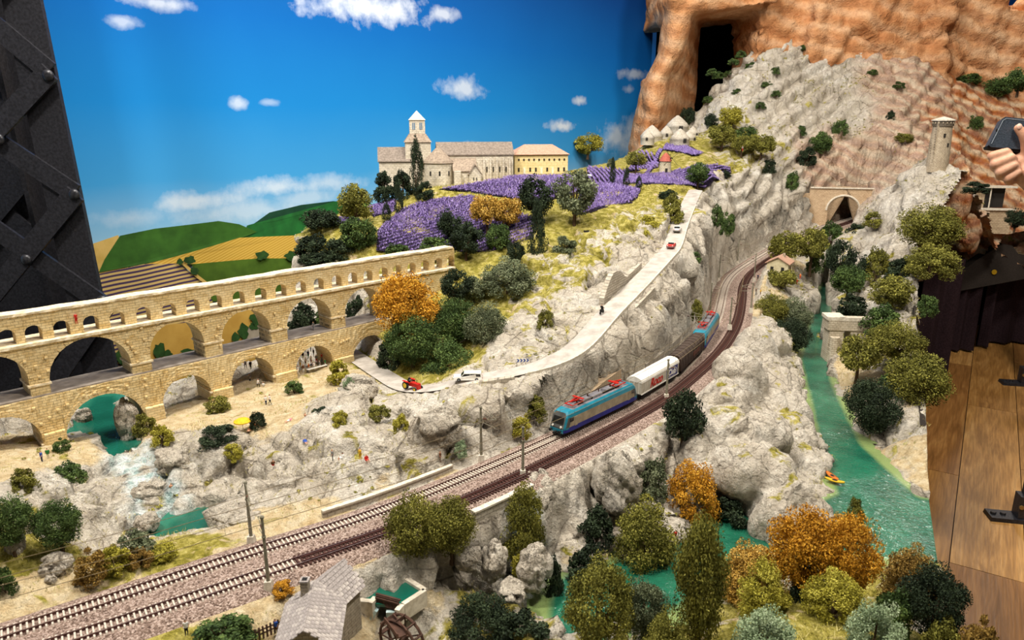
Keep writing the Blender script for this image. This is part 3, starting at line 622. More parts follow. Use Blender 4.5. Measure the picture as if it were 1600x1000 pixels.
# ------------------------------------------------------------------ aqueduct of three tiers
BU = Vector((.703, .711, 0)).normalized(); BN = Vector((-BU.y, BU.x, 0)); BO = Vector((-.66, 1.352, 0)); BANG = atan2(BU.y, BU.x)
def bsz(px, py, off=0.0):
    r = ray(px, py); o = BO + BN * off; t = (o.x * BN.x + o.y * BN.y) / (r.x * BN.x + r.y * BN.y); p = Vector((0, 0, CAMZ)) + r * t
    return (p - o).dot(BU), p.z
AQD = thing('aqueduct_bridge', 'honey-coloured three-tier stone aqueduct bridge crossing the green pool', 'bridge', (BO.x, BO.y, 0), BANG)
Z0, Z1, Z2, Z3 = .775, .8875, .984, 1.033
S0, S1 = bsz(-170, 600)[0], bsz(712, 430)[0]
def arches(specs, floor):
    out = []
    for xl, yl, xr, yr, xc, yc in specs:
        sl = bsz(xl, yl)[0]; sr = bsz(xr, yr)[0]; zc = bsz(xc, yc)[1]; out.append((sl, sr, zc - min((sr - sl) / 2, (zc - floor) * .85), zc))
    return out
MID = arches([(-75, 600, 45, 590, -5, 556), (77, 590, 207, 568, 142, 527), (237, 560, 321, 540, 277, 503), (348, 533, 425, 520, 390, 484), (450, 515, 520, 500, 487, 466), (541, 500, 600, 488, 572, 450), (618, 485, 668, 470, 644, 436)], Z1)
LOW = arches([(-60, 720, 68, 690, 12, 650), (101, 665, 224, 635, 170, 614), (256, 640, 331, 618, 298, 585), (363, 612, 429, 595, 399, 558), (463, 588, 521, 572, 497, 539), (552, 570, 606, 555, 582, 523)], Z0)
tops = [-118, -75, -32, 10, 52, 96, 142, 183, 224, 264, 301, 337, 373, 407, 439, 470, 498, 526, 551, 575, 599, 621, 643, 664, 685, 704]
TOP = []
for x in tops:
    y = 497 - (x - 224) * (497 - 413) / (700 - 224) if x > 224 else 497 + (224 - x) * .165
    s = bsz(x, y - 8, .012)[0]; TOP.append((s - .0128, s + .0128, Z2 + .017, Z2 + .029))
def tier(name, z0, z1, n0, n1, ops, mat, rows=7, jit=.0012, wob=0.0, ds=.005):
    ss = list(np.arange(S0, S1, ds)) + [S1]
    for sl, sr, *_ in ops: ss += [sl - 1e-5, sl + 1e-5, sr - 1e-5, sr + 1e-5] + [sl + (sr - sl) * (1 - cos(pi * k / 10)) / 2 for k in range(1, 10)]
    ss = sorted(set(ss)); vs = []; fs = []
    def lo(s):
        for sl, sr, zs, zc in ops:
            if sl < s < sr: c = (sl + sr) / 2; r = (sr - sl) / 2; return zs + (zc - zs) * sqrt(max(0, 1 - ((s - c) / r) ** 2)), True
        return z0, False
    for s in ss:
        l, _ = lo(s); t = z1 + wob * sin(s * 41) * sin(s * 17)
        for nn in (n0, n1):
            for k in range(rows + 1):
                z = l + (t - l) * k / rows; j = jit * sin(s * 311 + z * 470) * cos(s * 173 - z * 290); vs.append((s, nn + (j if nn == n0 else -j), z))
    R = rows + 1; W = 2 * R
    for i in range(len(ss) - 1):
        a, b = i * W, (i + 1) * W
        if ss[i + 1] - ss[i] < 5e-5:   # upright reveal of an opening
            k = len(vs); (la, oa), (lb, ob) = lo(ss[i]), lo(ss[i + 1])
            if oa == ob: oa = None
            if oa is not None: s = ss[i] if not oa else ss[i + 1]; vs += [(s, n0, z0), (s, n1, z0), (s, n1, max(la, lb)), (s, n0, max(la, lb))]; fs.append((k, k + 1, k + 2, k + 3)); continue
        for k in range(rows):
            fs.append((a + k, b + k, b + k + 1, a + k + 1)); fs.append((a + R + k, a + R + k + 1, b + R + k + 1, b + R + k))
        fs.append((a + rows, b + rows, b + R + rows, a + R + rows)); fs.append((a, a + R, b + R, b))
    for e in (0, (len(ss) - 1) * W): fs += [(e + k, e + k + 1, e + R + k + 1, e + R + k) for k in range(rows)]
    m = MB(); m.add(vs, fs); return m.build(name, mat, AQD)
tier('lower_tier', Z0, Z1, 0, .072, LOW, AQ)
tier('middle_tier', Z1 - .001, Z2, .004, .060, MID, AQ)
tier('upper_tier', Z2 - .001, Z3, .012, .036, TOP, AQ, 5, .0008, .0012)
MB().box(((S0 + S1) / 2, .036, Z1 + .0012), (S1 - S0, .070, .003)).build('road_deck', DECK, AQD)
tier('cornice', Z2 - .004, Z2 + .001, -.001, .064, [], AQT, 1, .0006)
tier('coping', Z3, Z3 + .004, .009, .040, [], AQT, 1, .0008, .0012)
def ring(ops, n0, w, proud):
    for sl, sr, zs, zc in ops:
        c = (sl + sr) / 2; r = (sr - sl) / 2; h = zc - zs; k = 15; m = MB()
        for i in range(k):
            a0, a1 = pi * i / k + .012, pi * (i + 1) / k - .012; vs = []
            for y in (n0 - proud, n0 + .004):
                for q, a in ((0, a0), (0, a1), (w, a1), (w, a0)): vs.append((c - (r + q) * cos(a), y, zs + (h + q) * sin(a)))
            m.add(vs, [(0, 1, 2, 3), (7, 6, 5, 4), (0, 4, 5, 1), (1, 5, 6, 2), (2, 6, 7, 3), (3, 7, 4, 0)])
        m.build('arch_ring', AQ, AQD)
ring(MID, .004, .0075, .0012); ring(LOW, 0, .0075, .0012)
cb = MB().box((0, 0, 0), (.0045, .005, .004)).build('corbel', AQ, AQD); cb.location = (bsz(51, 541)[0], .003, bsz(51, 541)[1]); first = True
for x, y in [(39, 566), (72, 559), (56, 573), (200, 535), (207, 543), (212, 551), (226, 530), (221, 513), (323, 508), (342, 511), (339, 526), (345, 540), (430, 490), (436, 505), (444, 512), (524, 475), (530, 488), (535, 497), (62, 589), (76, 580),
             (216, 566), (226, 592), (228, 603), (198, 603), (168, 606), (147, 614), (228, 620), (90, 640), (105, 632), (130, 618), (52, 638), (77, 652), (64, 662), (348, 580), (354, 593), (372, 566), (355, 604), (444, 556), (450, 552), (456, 549), (461, 546), (532, 535), (536, 533), (541, 531), (545, 529), (400, 555), (520, 533)]:
    s, z = bsz(x, y); inst(cb, 'corbel', AQD, (s, .002 if z > Z1 else -.002, z), (0, 0, 0), (1, 1, 1))
for ops, z, n in ((MID, .0, .004), (LOW, .0, 0)):
    for a, b in zip(ops, ops[1:]):
        zs = min(a[2], b[2]); MB().box(((a[1] + b[0]) / 2, n + .027, zs), (b[0] - a[1] + .006, .060, .0035)).build('impost', AQT, AQD)
for a, b in zip(LOW, LOW[1:]):
    MB().box(((a[1] + b[0]) / 2, -.004, Z0 + .018), (b[0] - a[1], .012, .055), taper=.9).build('pier_foot', AQ, AQD)

# ------------------------------------------------------------------ railway
def ballast_material():
    t = NT('pink_ballast'); v = t.coord('Object'); vo = t.n('ShaderNodeTexVoronoi'); t.l(v, vo.inputs[0]); vo.inputs['Scale'].default_value = 520
    n = t.noise(v, 700, 2); c = t.ramp(t.math('ADD', t.math('MULTIPLY', t.n('ShaderNodeSeparateColor').outputs[0], 0), 0), [(0, '#b39a8c'), (1, '#b39a8c')])
    sc = t.n('ShaderNodeSeparateColor'); t.l(vo.outputs['Color'], sc.inputs[0])
    t.base(t.ramp(sc.outputs[0], [(0, '#52423a'), (.3, '#7d695d'), (.65, '#9b867a'), (1, '#bba79b')])); t.bump(vo.outputs[0], -.0016, 1.0); return t.set(.95, 0, .1)
BAL = ballast_material(); RUST = M('rusty_rail', '#5b352c', '#452722', scale=200, rough=.55, metal=.3); RHEAD = M('rail_head', '#8a746a', '#6b5148', scale=150, rough=.35, metal=.6)
CONC = M('concrete_sleeper', '#cfc3b4', '#b3a596', scale=300, rough=.9); WOOD = M('dark_sleeper', '#4a2f28', '#37221d', scale=300, rough=.85)
def perp(P, i):
    a = P[min(i + 1, len(P) - 1)] - P[max(i - 1, 0)]; a.z = 0; a.normalize(); return a, Vector((a.y, -a.x, 0))      # along, to the viewer's side
NEARp = NEAR; rows = []
for i, p in enumerate(FAR):
    q = min(NEARp, key=lambda c: (c.x - p.x) ** 2 + (c.y - p.y) ** 2); a, r = perp(FAR, i)
    if (q - p).length > .16: continue
    e = (q - p); e.z = 0; e.normalize(); z = p.z
    prof = [p - e * .040 + Vector((0, 0, -.013)), p - e * .030 + Vector((0, 0, -.006)), p - e * .022 + Vector((0, 0, -.0036)), p + Vector((0, 0, -.0036)), p + e * .018 + Vector((0, 0, -.0036)), (p + q) / 2 + Vector((0, 0, -.0048)), q - e * .018 + Vector((0, 0, -.0036)),
            q + Vector((0, 0, -.0036)), q + e * .022 + Vector((0, 0, -.0036)), q + e * .030 + Vector((0, 0, -.006)), q + e * .040 + Vector((0, 0, -.013))]
    rows.append(prof)
m = MB(); k = len(rows[0])
for r in rows: m.v += [tuple(x) for x in r]
m.f = [(i * k + j, i * k + j + 1, (i + 1) * k + j + 1, (i + 1) * k + j) for i in range(len(rows) - 1) for j in range(k - 1)]; m.m = [0] * len(m.f)
bal = m.build('ballast_bed', BAL, smooth=True); tag(bal, 'pinkish gravel ballast bed under the two railway tracks', kind='structure')
GA = .0165
def rail_mesh(P, off, h=.0028, w=.0012, lift=0):
    m = MB(); n = len(P); vs = []
    for i, p in enumerate(P):
        a, r = perp(P, i); c = p + r * off
        for dx, dz in ((-w, -h), (w, -h), (w * .45, -h + .0006), (w * .45, -.0008), (w * .75, -.0006), (w * .75, 0), (-w * .75, 0), (-w * .75, -.0006), (-w * .45, -.0008), (-w * .45, -h + .0006)):
            v = c + r * dx; vs.append((v.x, v.y, v.z + dz + lift))
    fs = []; mi = []
    for i in range(n - 1):
        for j in range(10): fs.append((i * 10 + j, i * 10 + (j + 1) % 10, (i + 1) * 10 + (j + 1) % 10, (i + 1) * 10 + j)); mi.append(1 if j == 5 else 0)
    m.v = [tuple(v) for v in vs]; m.f = fs; m.m = mi; return m
sl_c = MB().box((0, 0, -.0012), (.0022, .029, .0024), taper=.92).build('sleeper', CONC); sl_w = MB().box((0, 0, -.0012), (.0026, .0305, .0024)).build('sleeper', WOOD)
def track(name, P, label, wood_from, guard):
    T = thing(name, label, 'railway track', tuple(P[len(P) // 2]), 0, 'railway tracks'); O = Vector(T.location)
    Q = [p - O for p in P]
    for s in (-1, 1): rail_mesh(Q, s * GA / 2).build('rail', [RUST, RHEAD], T)
    if guard:
        g = [q for q, p in zip(Q, P) if pix(p)[0] > 470 ]
        for s in (-1, 1): rail_mesh(g, s * GA * .28, .0024).build('guard_rail', [RUST, RUST], T)
    S = resample(P, .0060); rest = MB(); cnt = 0
    for i, p in enumerate(S):
        a, r = perp(S, i); x = pix(p)[0]; an = atan2(a.y, a.x)
        if x < -25: continue
        wood = x > wood_from
        if cnt < 300: inst(sl_w if wood else sl_c, 'sleeper', T, tuple(p - O + Vector((0, 0, -.0014))), (0, 0, an)); cnt += 1
        else: rest.box(tuple(p - O + Vector((0, 0, -.0026))), (.0024, .030, .0024), an)
    o = rest.build('far_sleepers', WOOD if guard else CONC, T); o['kind'] = 'stuff'
    return T
track('railway_track', FAR, 'railway track on pale sleepers carrying the train, farther from the viewer', 1e9, False)
track('railway_track', NEAR, 'empty railway track with dark sleepers and guard rails, nearer the viewer', 462, True)
for o in (sl_c, sl_w): bpy.data.objects.remove(o)

# masts of the overhead line
MAST = M('mast_grey', '#8b8673', '#6f6a58', scale=200, rough=.7); MASTF = M('mast_footing', '#d9d0c0', '#b8ae9c', scale=200); WIRE = M('copper_wire', '#9b8a6a', '#7d6d50', rough=.5, metal=.4); INS = M('insulator', '#5a3a2c', rough=.4)
def near_on(P, p): return min(P, key=lambda c: (c.x - p.x) ** 2 + (c.y - p.y) ** 2)
masts = [(393, 846, 384, 752, 'beside the green pool'), (420, 917, 407, 806, 'beside the stone mill'), (752, 718, 748, 635, 'below the white boulder cliff'), (817, 742, 814, 678, 'between the olive bush and the front locomotive'), (962, 603, 961, 552, 'behind the white freight wagon'),
         (1041, 622, 1040, 571, 'in front of the white freight wagon'), (1067, 532, 1067, 490, 'at the concrete wall by the rear locomotive'), (1109, 490, 1108, 442, 'just beyond the rear locomotive'), (1173, 486, 1173, 442, 'on the outside of the far curve'), (1123, 438, 1122, 398, 'below the overhanging cliff'),
         (1178, 438, 1177, 396, 'beside the track house'), (1152, 411, 1152, 374, 'at the foot of the grey cliff'), (1140, 512, 1139, 498, 'behind the peak of the rock arch'), (1200, 403, 1199, 388, 'under the olive trees by the track house')]
for bx, by, tx, ty, lab in masts:
    b = atz(bx, by, .795 if bx < 1140 else .81); r = ray(tx, ty); H = CAMZ + r.z * (b.y / r.y) - b.z; H = max(.085, min(H, .112))
    T = thing('catenary_mast', 'slim grey overhead line mast ' + lab, 'mast', tuple(b), 0, 'overhead line masts')
    d1, d2 = near_on(FAR, b), near_on(NEAR, b); t = d1 if (d1 - b).length < (d2 - b).length else d2; v = (t - b); v.z = 0; L = v.length; v.normalize()
    MB().cyl((0, 0, 0), (0, 0, H), .0026, .0017, 8).build('pole', MAST, T); MB().box((0, 0, .002), (.011, .011, .014), taper=.75).build('footing', MASTF, T)
    for zz in (.97, .70): MB().cyl((0, 0, H * zz), (0, 0, H * (zz + .02)), .0028, .0028, 8).build('collar', MAST, T)
    MB().tube([(0, 0, H * .78), tuple(v * L + Vector((0, 0, H * .84)))], .0007, 5).tube([(0, 0, H * .98), tuple(v * L + Vector((0, 0, H * .85)))], .0006, 5).tube([(0, 0, H * .72), tuple(v * L * .95 + Vector((0, 0, H * .68)))], .0006, 5).build('bracket_arm', MAST, T)
    MB().cyl(tuple(v * .006 + Vector((0, 0, H * .79))), tuple(v * .013 + Vector((0, 0, H * .80))), .0015, .0015, 6).build('insulator', INS, T)
for P, lab in ((FAR, 'thin overhead wires strung above the track with the train'), (NEAR, 'thin overhead wires strung above the empty track')):
    Q = [p for p in P if -20 < pix(p)[0] < 1185][::12]; T = thing('overhead_wire', lab, 'wire', tuple(Q[0]), 0, 'overhead wires'); O = Q[0]
    MB().tube([p - O + Vector((0, 0, .066)) for p in Q], .00042, 4).build('contact_wire', WIRE, T)
    MB().tube([p - O + Vector((0, 0, .078 + .006 * abs(((i / 3) % 1) - .5) * 2)) for i, p in enumerate(Q)], .00036, 4).build('messenger_wire', WIRE, T)
    m = MB()
    for i, p in enumerate(Q[::1]): m.tube([p - O + Vector((0, 0, .066)), p - O + Vector((0, 0, .080))], .00025, 3)
    m.build('dropper_wires', WIRE, T)['kind'] = 'stuff'

# road ribbon
t = NT('dusty_road'); v = t.coord('Object'); t.base(t.ramp(t.noise(v, 40, 5, .6), [(.35, '#9c958b'), (.6, '#b8b0a6')])); t.bump(t.noise(v, 500, 2), .0003); ROADM = t.set(.9, 0, .1)
rm = MB()
for i, p in enumerate(ROAD):
    a, r = perp(ROAD, i); wd_ = .0245
    for u in (-1, -.5, 0, .5, 1): q = p + r * u * wd_; rm.v.append((q.x, q.y, p.z + .0012 - .001 * abs(u) ** 3))
rm.f = [(i * 5 + j, i * 5 + j + 1, (i + 1) * 5 + j + 1, (i + 1) * 5 + j) for i in range(len(ROAD) - 1) for j in range(4)]; rm.m = [0] * len(rm.f)
tag(rm.build('country_road', ROADM, smooth=True), 'pale grey country road climbing from the aqueduct to the lavender fields', kind='structure')

# ------------------------------------------------------------------ iron lattice column
IRON = M('black_iron', '#34343a', '#222226', scale=160, rough=.42, metal=.35, bump=.0006, spec=.5); IRON2 = M('black_iron_rivet', '#3a3a3e', '#222226', scale=160, rough=.35, metal=.4, spec=.5)
YC = 1.75
def cY(px, py, y=YC): r = ray(px, py); return Vector((0, 0, CAMZ)) + r * (y / r.y)
lat = thing('iron_lattice_column', 'black riveted iron lattice column rising behind the aqueduct', 'column', (-1.1, YC, 0))
LO = Vector(lat.location); e0, e1 = cY(65, 0), cY(183, 575); sl_ = (e0.x - e1.x) / (e0.z - e1.z)
def ex(z): return e1.x + sl_ * (z - e1.z)
for xo, y0, w_ in ((0, YC, .085), (-.46, YC, .085), (-.15, YC + .22, .085), (-.60, YC + .22, .085)):
    m = MB(); m.bar(Vector((ex(0) + xo - w_ / 2, y0, 0)) - LO, Vector((ex(3) + xo - w_ / 2, y0, 3)) - LO, w_, .012, (0, -1, 0)).build('flange_plate', IRON, lat)
    m = MB(); s_ = 1 if y0 == YC else -1; m.bar(Vector((ex(0) + xo - (.07 if xo > -.2 else .01), y0 + s_ * .045, 0)) - LO, Vector((ex(3) + xo - (.07 if xo > -.2 else .01), y0 + s_ * .045, 3)) - LO, .012, .08, (0, -1, 0)).build('web_plate', IRON, lat)
def bar_px(a, b, y, w_=.046): 
    MB().bar(cY(*a, y) - LO, cY(*b, y) - LO, w_, .008, (0, -1, 0)).build('lattice_bar', IRON, lat)
for a, b, o in [((78, 112), (-90, -28), .010), ((78, 112), (-60, 260), .019), ((118, 302), (-70, 178), .010), ((118, 302), (-60, 520), .019), ((165, 478), (-40, 335), .010), ((165, 478), (20, 690), .019), ((30, -70), (-80, 60), .019)]: bar_px(a, b, YC - o)
for k in range(7):
    z0 = .1 + k * .42; x0, x1 = ex(z0) - .19, ex(z0) - .56
    MB().bar(Vector((x0, YC + .232, z0)) - LO, Vector((x1, YC + .232, z0 + .36)) - LO, .05, .008, (0, -1, 0)).build('lattice_bar', IRON, lat)
    MB().bar(Vector((x1, YC + .222, z0)) - LO, Vector((x0, YC + .222, z0 + .36)) - LO, .05, .008, (0, -1, 0)).build('lattice_bar', IRON, lat)
for x, y in [(75, 118), (116, 304), (41, 406), (160, 470), (-2, 218), (30, -60)]:
    p = cY(x, y, YC - .024) - LO; MB().ball(p, .0135, 14, sq=(1, .55, 1)).build('rivet', IRON2, lat, True)

MB().bar(Vector((ex(0) - .41, YC + .26, 0)) - LO, Vector((ex(3) - .41, YC + .26, 3)) - LO, .34, .01, (0, -1, 0)).build('added_dark_plate', IRON, lat)  # added plate, keeps the gaps between the lattice bars dark
# ------------------------------------------------------------------ cliffs of the massif: one rock body carved by noise
def remeshed(mb, voxel):
    o = mb.build('tmp', IRON); md = o.modifiers.new('r', 'REMESH'); md.mode = 'VOXEL'; md.voxel_size = voxel
    dg = bpy.context.evaluated_depsgraph_get(); me = bpy.data.meshes.new_from_object(o.evaluated_get(dg)); bpy.data.objects.remove(o)
    n = len(me.vertices); V = np.empty(n * 3, np.float32); me.vertices.foreach_get('co', V); Nn = np.empty(n * 3, np.float32); me.vertices.foreach_get('normal', Nn)
    q = np.empty(len(me.polygons) * 4, np.int32); lt = np.empty(len(me.polygons), np.int32); me.polygons.foreach_get('loop_total', lt)
    if (lt == 4).all(): me.loops.foreach_get('vertex_index', q); Fq = q.reshape(-1, 4)
    else: raise RuntimeError('mixed faces')
    bpy.data.meshes.remove(me); return V.reshape(-1, 3).astype(float), Nn.reshape(-1, 3).astype(float), Fq
def cliff_material():
    t = NT('ochre_cliff'); v = t.coord('Object'); n1 = t.noise(v, 4, 6, .6, .6); n2 = t.noise(v, 30, 5, .65); n3 = t.noise(v, 120, 3)
    w = t.n('ShaderNodeTexWave', bands_direction='Z'); t.l(t.coord('Object', (1, 1, 1), (0, radians(-12), 0)), w.inputs[0]); w.inputs['Scale'].default_value = 3.2; w.inputs['Distortion'].default_value = 6; w.inputs['Detail'].default_value = 5; w.inputs['Detail Scale'].default_value = 1.2
    c = t.mix(.35, t.ramp(n1, [(.3, '#a4683c'), (.5, '#c99264'), (.7, '#dcb48c')]), t.ramp(w.outputs[1], [(0, '#a9663a'), (.5, '#d29c6c'), (1, '#e6c5a0')])); c = t.mix(t.ramp(n2, [(.35, (.45, .45, .45)), (.6, (0, 0, 0))]), c, '#8a5630')
    t.base(c); b = t.bump(n2, .012, .8); t.bump(n3, .004, .7, b); return t.set(.9, 0, .12)
CLIFF = cliff_material()
Xl = [(.85, .62), (1.1, .635), (1.24, .66), (1.44, .695), (1.56, .705), (1.63, .745), (1.70, .785), (1.86, .81), (2.0, .85), (2.3, 1.0), (2.6, 1.15)]
m = MB(); prev = None
for z, x in Xl:
    r = 1.05 if z < 1.85 else 1.3
    cs = [(x, 4.12), (x + .015, 4.03), (x + .05, 4.0), (x + .10, 4.04), (max(1.10, x + .16), 4.55), (max(1.12, x + .2), 4.72), (max(1.02, x + .1), 4.74), (x + .03, 4.35)]; o = len(m.v); m.v += [(a, b, z) for a, b in cs]
    if prev is not None: m.f += [(prev + i, prev + (i + 1) % 8, o + (i + 1) % 8, o + i) for i in range(8)]
    prev = o
m.f += [tuple(range(7, -1, -1)), tuple(range(prev, prev + 8))]; m.m = [0] * len(m.f)
def slab(poly, y0, y1):
    n = len(poly); m.add([(x, y0, z) for x, z in poly] + [(x, y1, z) for x, z in poly], [tuple(range(n)), tuple(range(2 * n - 1, n - 1, -1))] + [(i, n + i, n + (i + 1) % n, (i + 1) % n) for i in range(n)])
slab([(.80, 1.872), (1.34, 1.925), (1.36, 2.6), (.85, 2.6)], 4.0, 4.8)
slab([(1.30, .9), (3.9, .9), (3.9, 1.9), (2.70, 1.90), (2.58, 1.97), (2.45, 2.1), (2.38, 2.6), (1.30, 2.6), (1.30, 1.6)], 4.12, 4.6)
slab([(2.74, 1.2), (3.9, 1.2), (3.9, 2.6), (2.98, 2.6), (2.90, 2.15), (2.80, 1.96)], 3.98, 4.4)
slab([(1.5, 1.2), (2.4, 1.2), (2.2, 2.2), (1.6, 2.3)], 4.05, 4.3)
CV, CN, CF = remeshed(m, .020)
st = np.abs(((CV[:, 2] + CV[:, 0] * .25 + .06 * fbm(CV, 3, 3, 70)) * 9) % 1 - .5) * 2
front = sstep(4.55, 4.3, CV[:, 1])
cdsp = (rock_disp(CV, 1.3, .2) + .05 * fbm(CV, 3.0, 4, 12) + .03 * (sstep(0, .3, st) - .7) * sstep(1.2, 1.35, CV[:, 0])) * np.where((CV[:, 0] < 1.25) & (CV[:, 2] < 1.9), .35, 1.0)
edge = np.exp(-((CV[:, 2] - 1.895) / .03) ** 2) * (CV[:, 0] < 1.36) * (CV[:, 0] > .8)
CV = CV + CN * (cdsp * (1 - .9 * edge))[:, None]
tag(npmesh('rock_cliff', CV, CF, CLIFF), 'tall ochre rock cliffs with a square dark cave opening', kind='structure')
DARK = M('matt_black', '#050505', '#030303', rough=.95, spec=.05)
mm = MB(); mm.box((1.25, 4.84, 1.5), (.7, .02, 1.6)).box((1.36, 4.66, 1.5), (.02, .3, 1.2)); tag(mm.build('wall_cave_blackout', DARK), 'black sheets added as the unlit depth inside the cave opening', kind='structure')  # black sheets added to stand in for the unlit cave depth
# ------------------------------------------------------------------ lettering helper
def text_mesh(s, size, shear=0.0, bold=0.0, ext=.0002):
    c = bpy.data.curves.new('t', 'FONT'); c.body = s; c.size = size; c.shear = shear; c.offset = bold; c.extrude = ext; c.align_x = 'CENTER'; c.align_y = 'CENTER'
    o = bpy.data.objects.new('t', c); COL.objects.link(o); dg = bpy.context.evaluated_depsgraph_get(); me = bpy.data.meshes.new_from_object(o.evaluated_get(dg)); bpy.data.objects.remove(o); return me
# ------------------------------------------------------------------ the train
TEAL = M('teal_paint', '#1a7f95', '#146a7d', scale=60, rough=.35, spec=.5); BEIGE = M('weathered_beige', '#a3957c', '#877a64', scale=90, rough=.55); NAVY = M('navy_skirt', '#2b2f86', '#1f2266', scale=60, rough=.4)
NOSE = M('nose_grey', '#5b5b58', '#42423f', scale=60, rough=.45); GLASSD = M('dark_glass', '#15181a', '#0c0e10', rough=.12, spec=.6); ROOFG = M('roof_grey', '#7d7a7e', '#605d61', scale=120, rough=.6)
RED = M('signal_red', '#c8281c', '#a51e14', scale=100, rough=.45); BLACK = M('black_frame', '#1a1816', '#100f0e', scale=200, rough=.7); STEEL = M('wheel_steel', '#6a625c', '#4a443f', scale=200, rough=.4, metal=.6); LAMPW = M('lamp_lens', '#f1ece0', '#dcd6c8', rough=.2)
WHITEP = M('white_paint', '#ece8de', '#d9d4c8', scale=70, rough=.45); GREYP = M('wagon_grey', '#bdb6a6', '#a49d8d', scale=80, rough=.6); BROWN = M('brown_tarpaulin', '#4c4038', '#3a302a', scale=80, rough=.6); BROWND = M('brown_side', '#3e2f27', '#2d211b', scale=80, rough=.65); BLUEP = M('club_blue', '#2a2f78', '#20245e', scale=80, rough=.45)
LEN = [0]
for a, b in zip(FAR, FAR[1:]): LEN.append(LEN[-1] + (b - a).length)
def s_at_px(x): return min(((abs(pix(p)[0] - x), LEN[i]) for i, p in enumerate(FAR) if pix(p)[0] < 1135 and LEN[i] < 4.2), key=lambda c: c[0])[1]
def on_far(s):
    i = max(0, min(len(FAR) - 2, int(np.searchsorted(LEN, s)) - 1)); return FAR[i].lerp(FAR[i + 1], (s - LEN[i]) / (LEN[i + 1] - LEN[i]))
VS = 1.1
def veh_frame(name, label, cat, s0, L):
    a, b = on_far(s0 + L * .14), on_far(s0 + L * .86); c = (a + b) / 2; T = thing(name, label, cat, tuple(c), atan2(b.y - a.y, b.x - a.x), 'vehicles of the freight train'); T.scale = (VS, VS, VS); return T
def bogie(T, x, n=2, wb=.030):
    B = MB().box((0, 0, .0075), (wb + .016, .026, .006)).box((0, -.0135, .007), (wb + .012, .0025, .005)).box((0, .0135, .007), (wb + .012, .0025, .005)).build('bogie', BLACK, T, loc=(x, 0, 0))
    for i in range(n):
        for s in (-1, 1):
            xx = -wb / 2 + wb * i / (n - 1); MB().cyl((xx, s * .0068, .0055), (xx, s * .0092, .0055), .0055, .0055, 14).build('wheel', STEEL, B)
def buffers(T, x, d):
    for s in (-1, 1): MB().cyl((x, s * .0095, .0115), (x + d * .0055, s * .0095, .0115), .0012, .0012, 8).cyl((x + d * .0055, s * .0095, .0115), (x + d * .0065, s * .0095, .0115), .0026, .0026, 10).build('buffer', BLACK, T)
    MB().box((x + d * .004, 0, .009), (.010, .004, .003)).build('coupling', BLACK, T)
def pantograph(T, x, d):
    P = MB().bar((x - .016, -.008, .0465), (x + .016, -.008, .0465), .0012, .0012).bar((x - .016, .008, .0465), (x + .016, .008, .0465), .0012, .0012).bar((x - .014, -.009, .0465), (x - .014, .009, .0465), .0016, .0012).bar((x + .014, -.009, .0465), (x + .014, .009, .0465), .0016, .0012).build('pantograph', RED, T)
    MB().bar((x - d * .014, 0, .047), (x + d * .012, 0, .0505), .0022, .0016).bar((x + d * .012, 0, .0505), (x - d * .010, -.004, .052), .0012, .0012).bar((x + d * .012, 0, .0505), (x - d * .010, .004, .052), .0012, .0012).build('arm', RED, P)
    MB().bar((x - d * .010, -.011, .0525), (x - d * .010, .011, .0525), .003, .0012).bar((x - d * .013, -.011, .052), (x - d * .013, .011, .052), .0016, .001).build('contact_strip', RED, P)
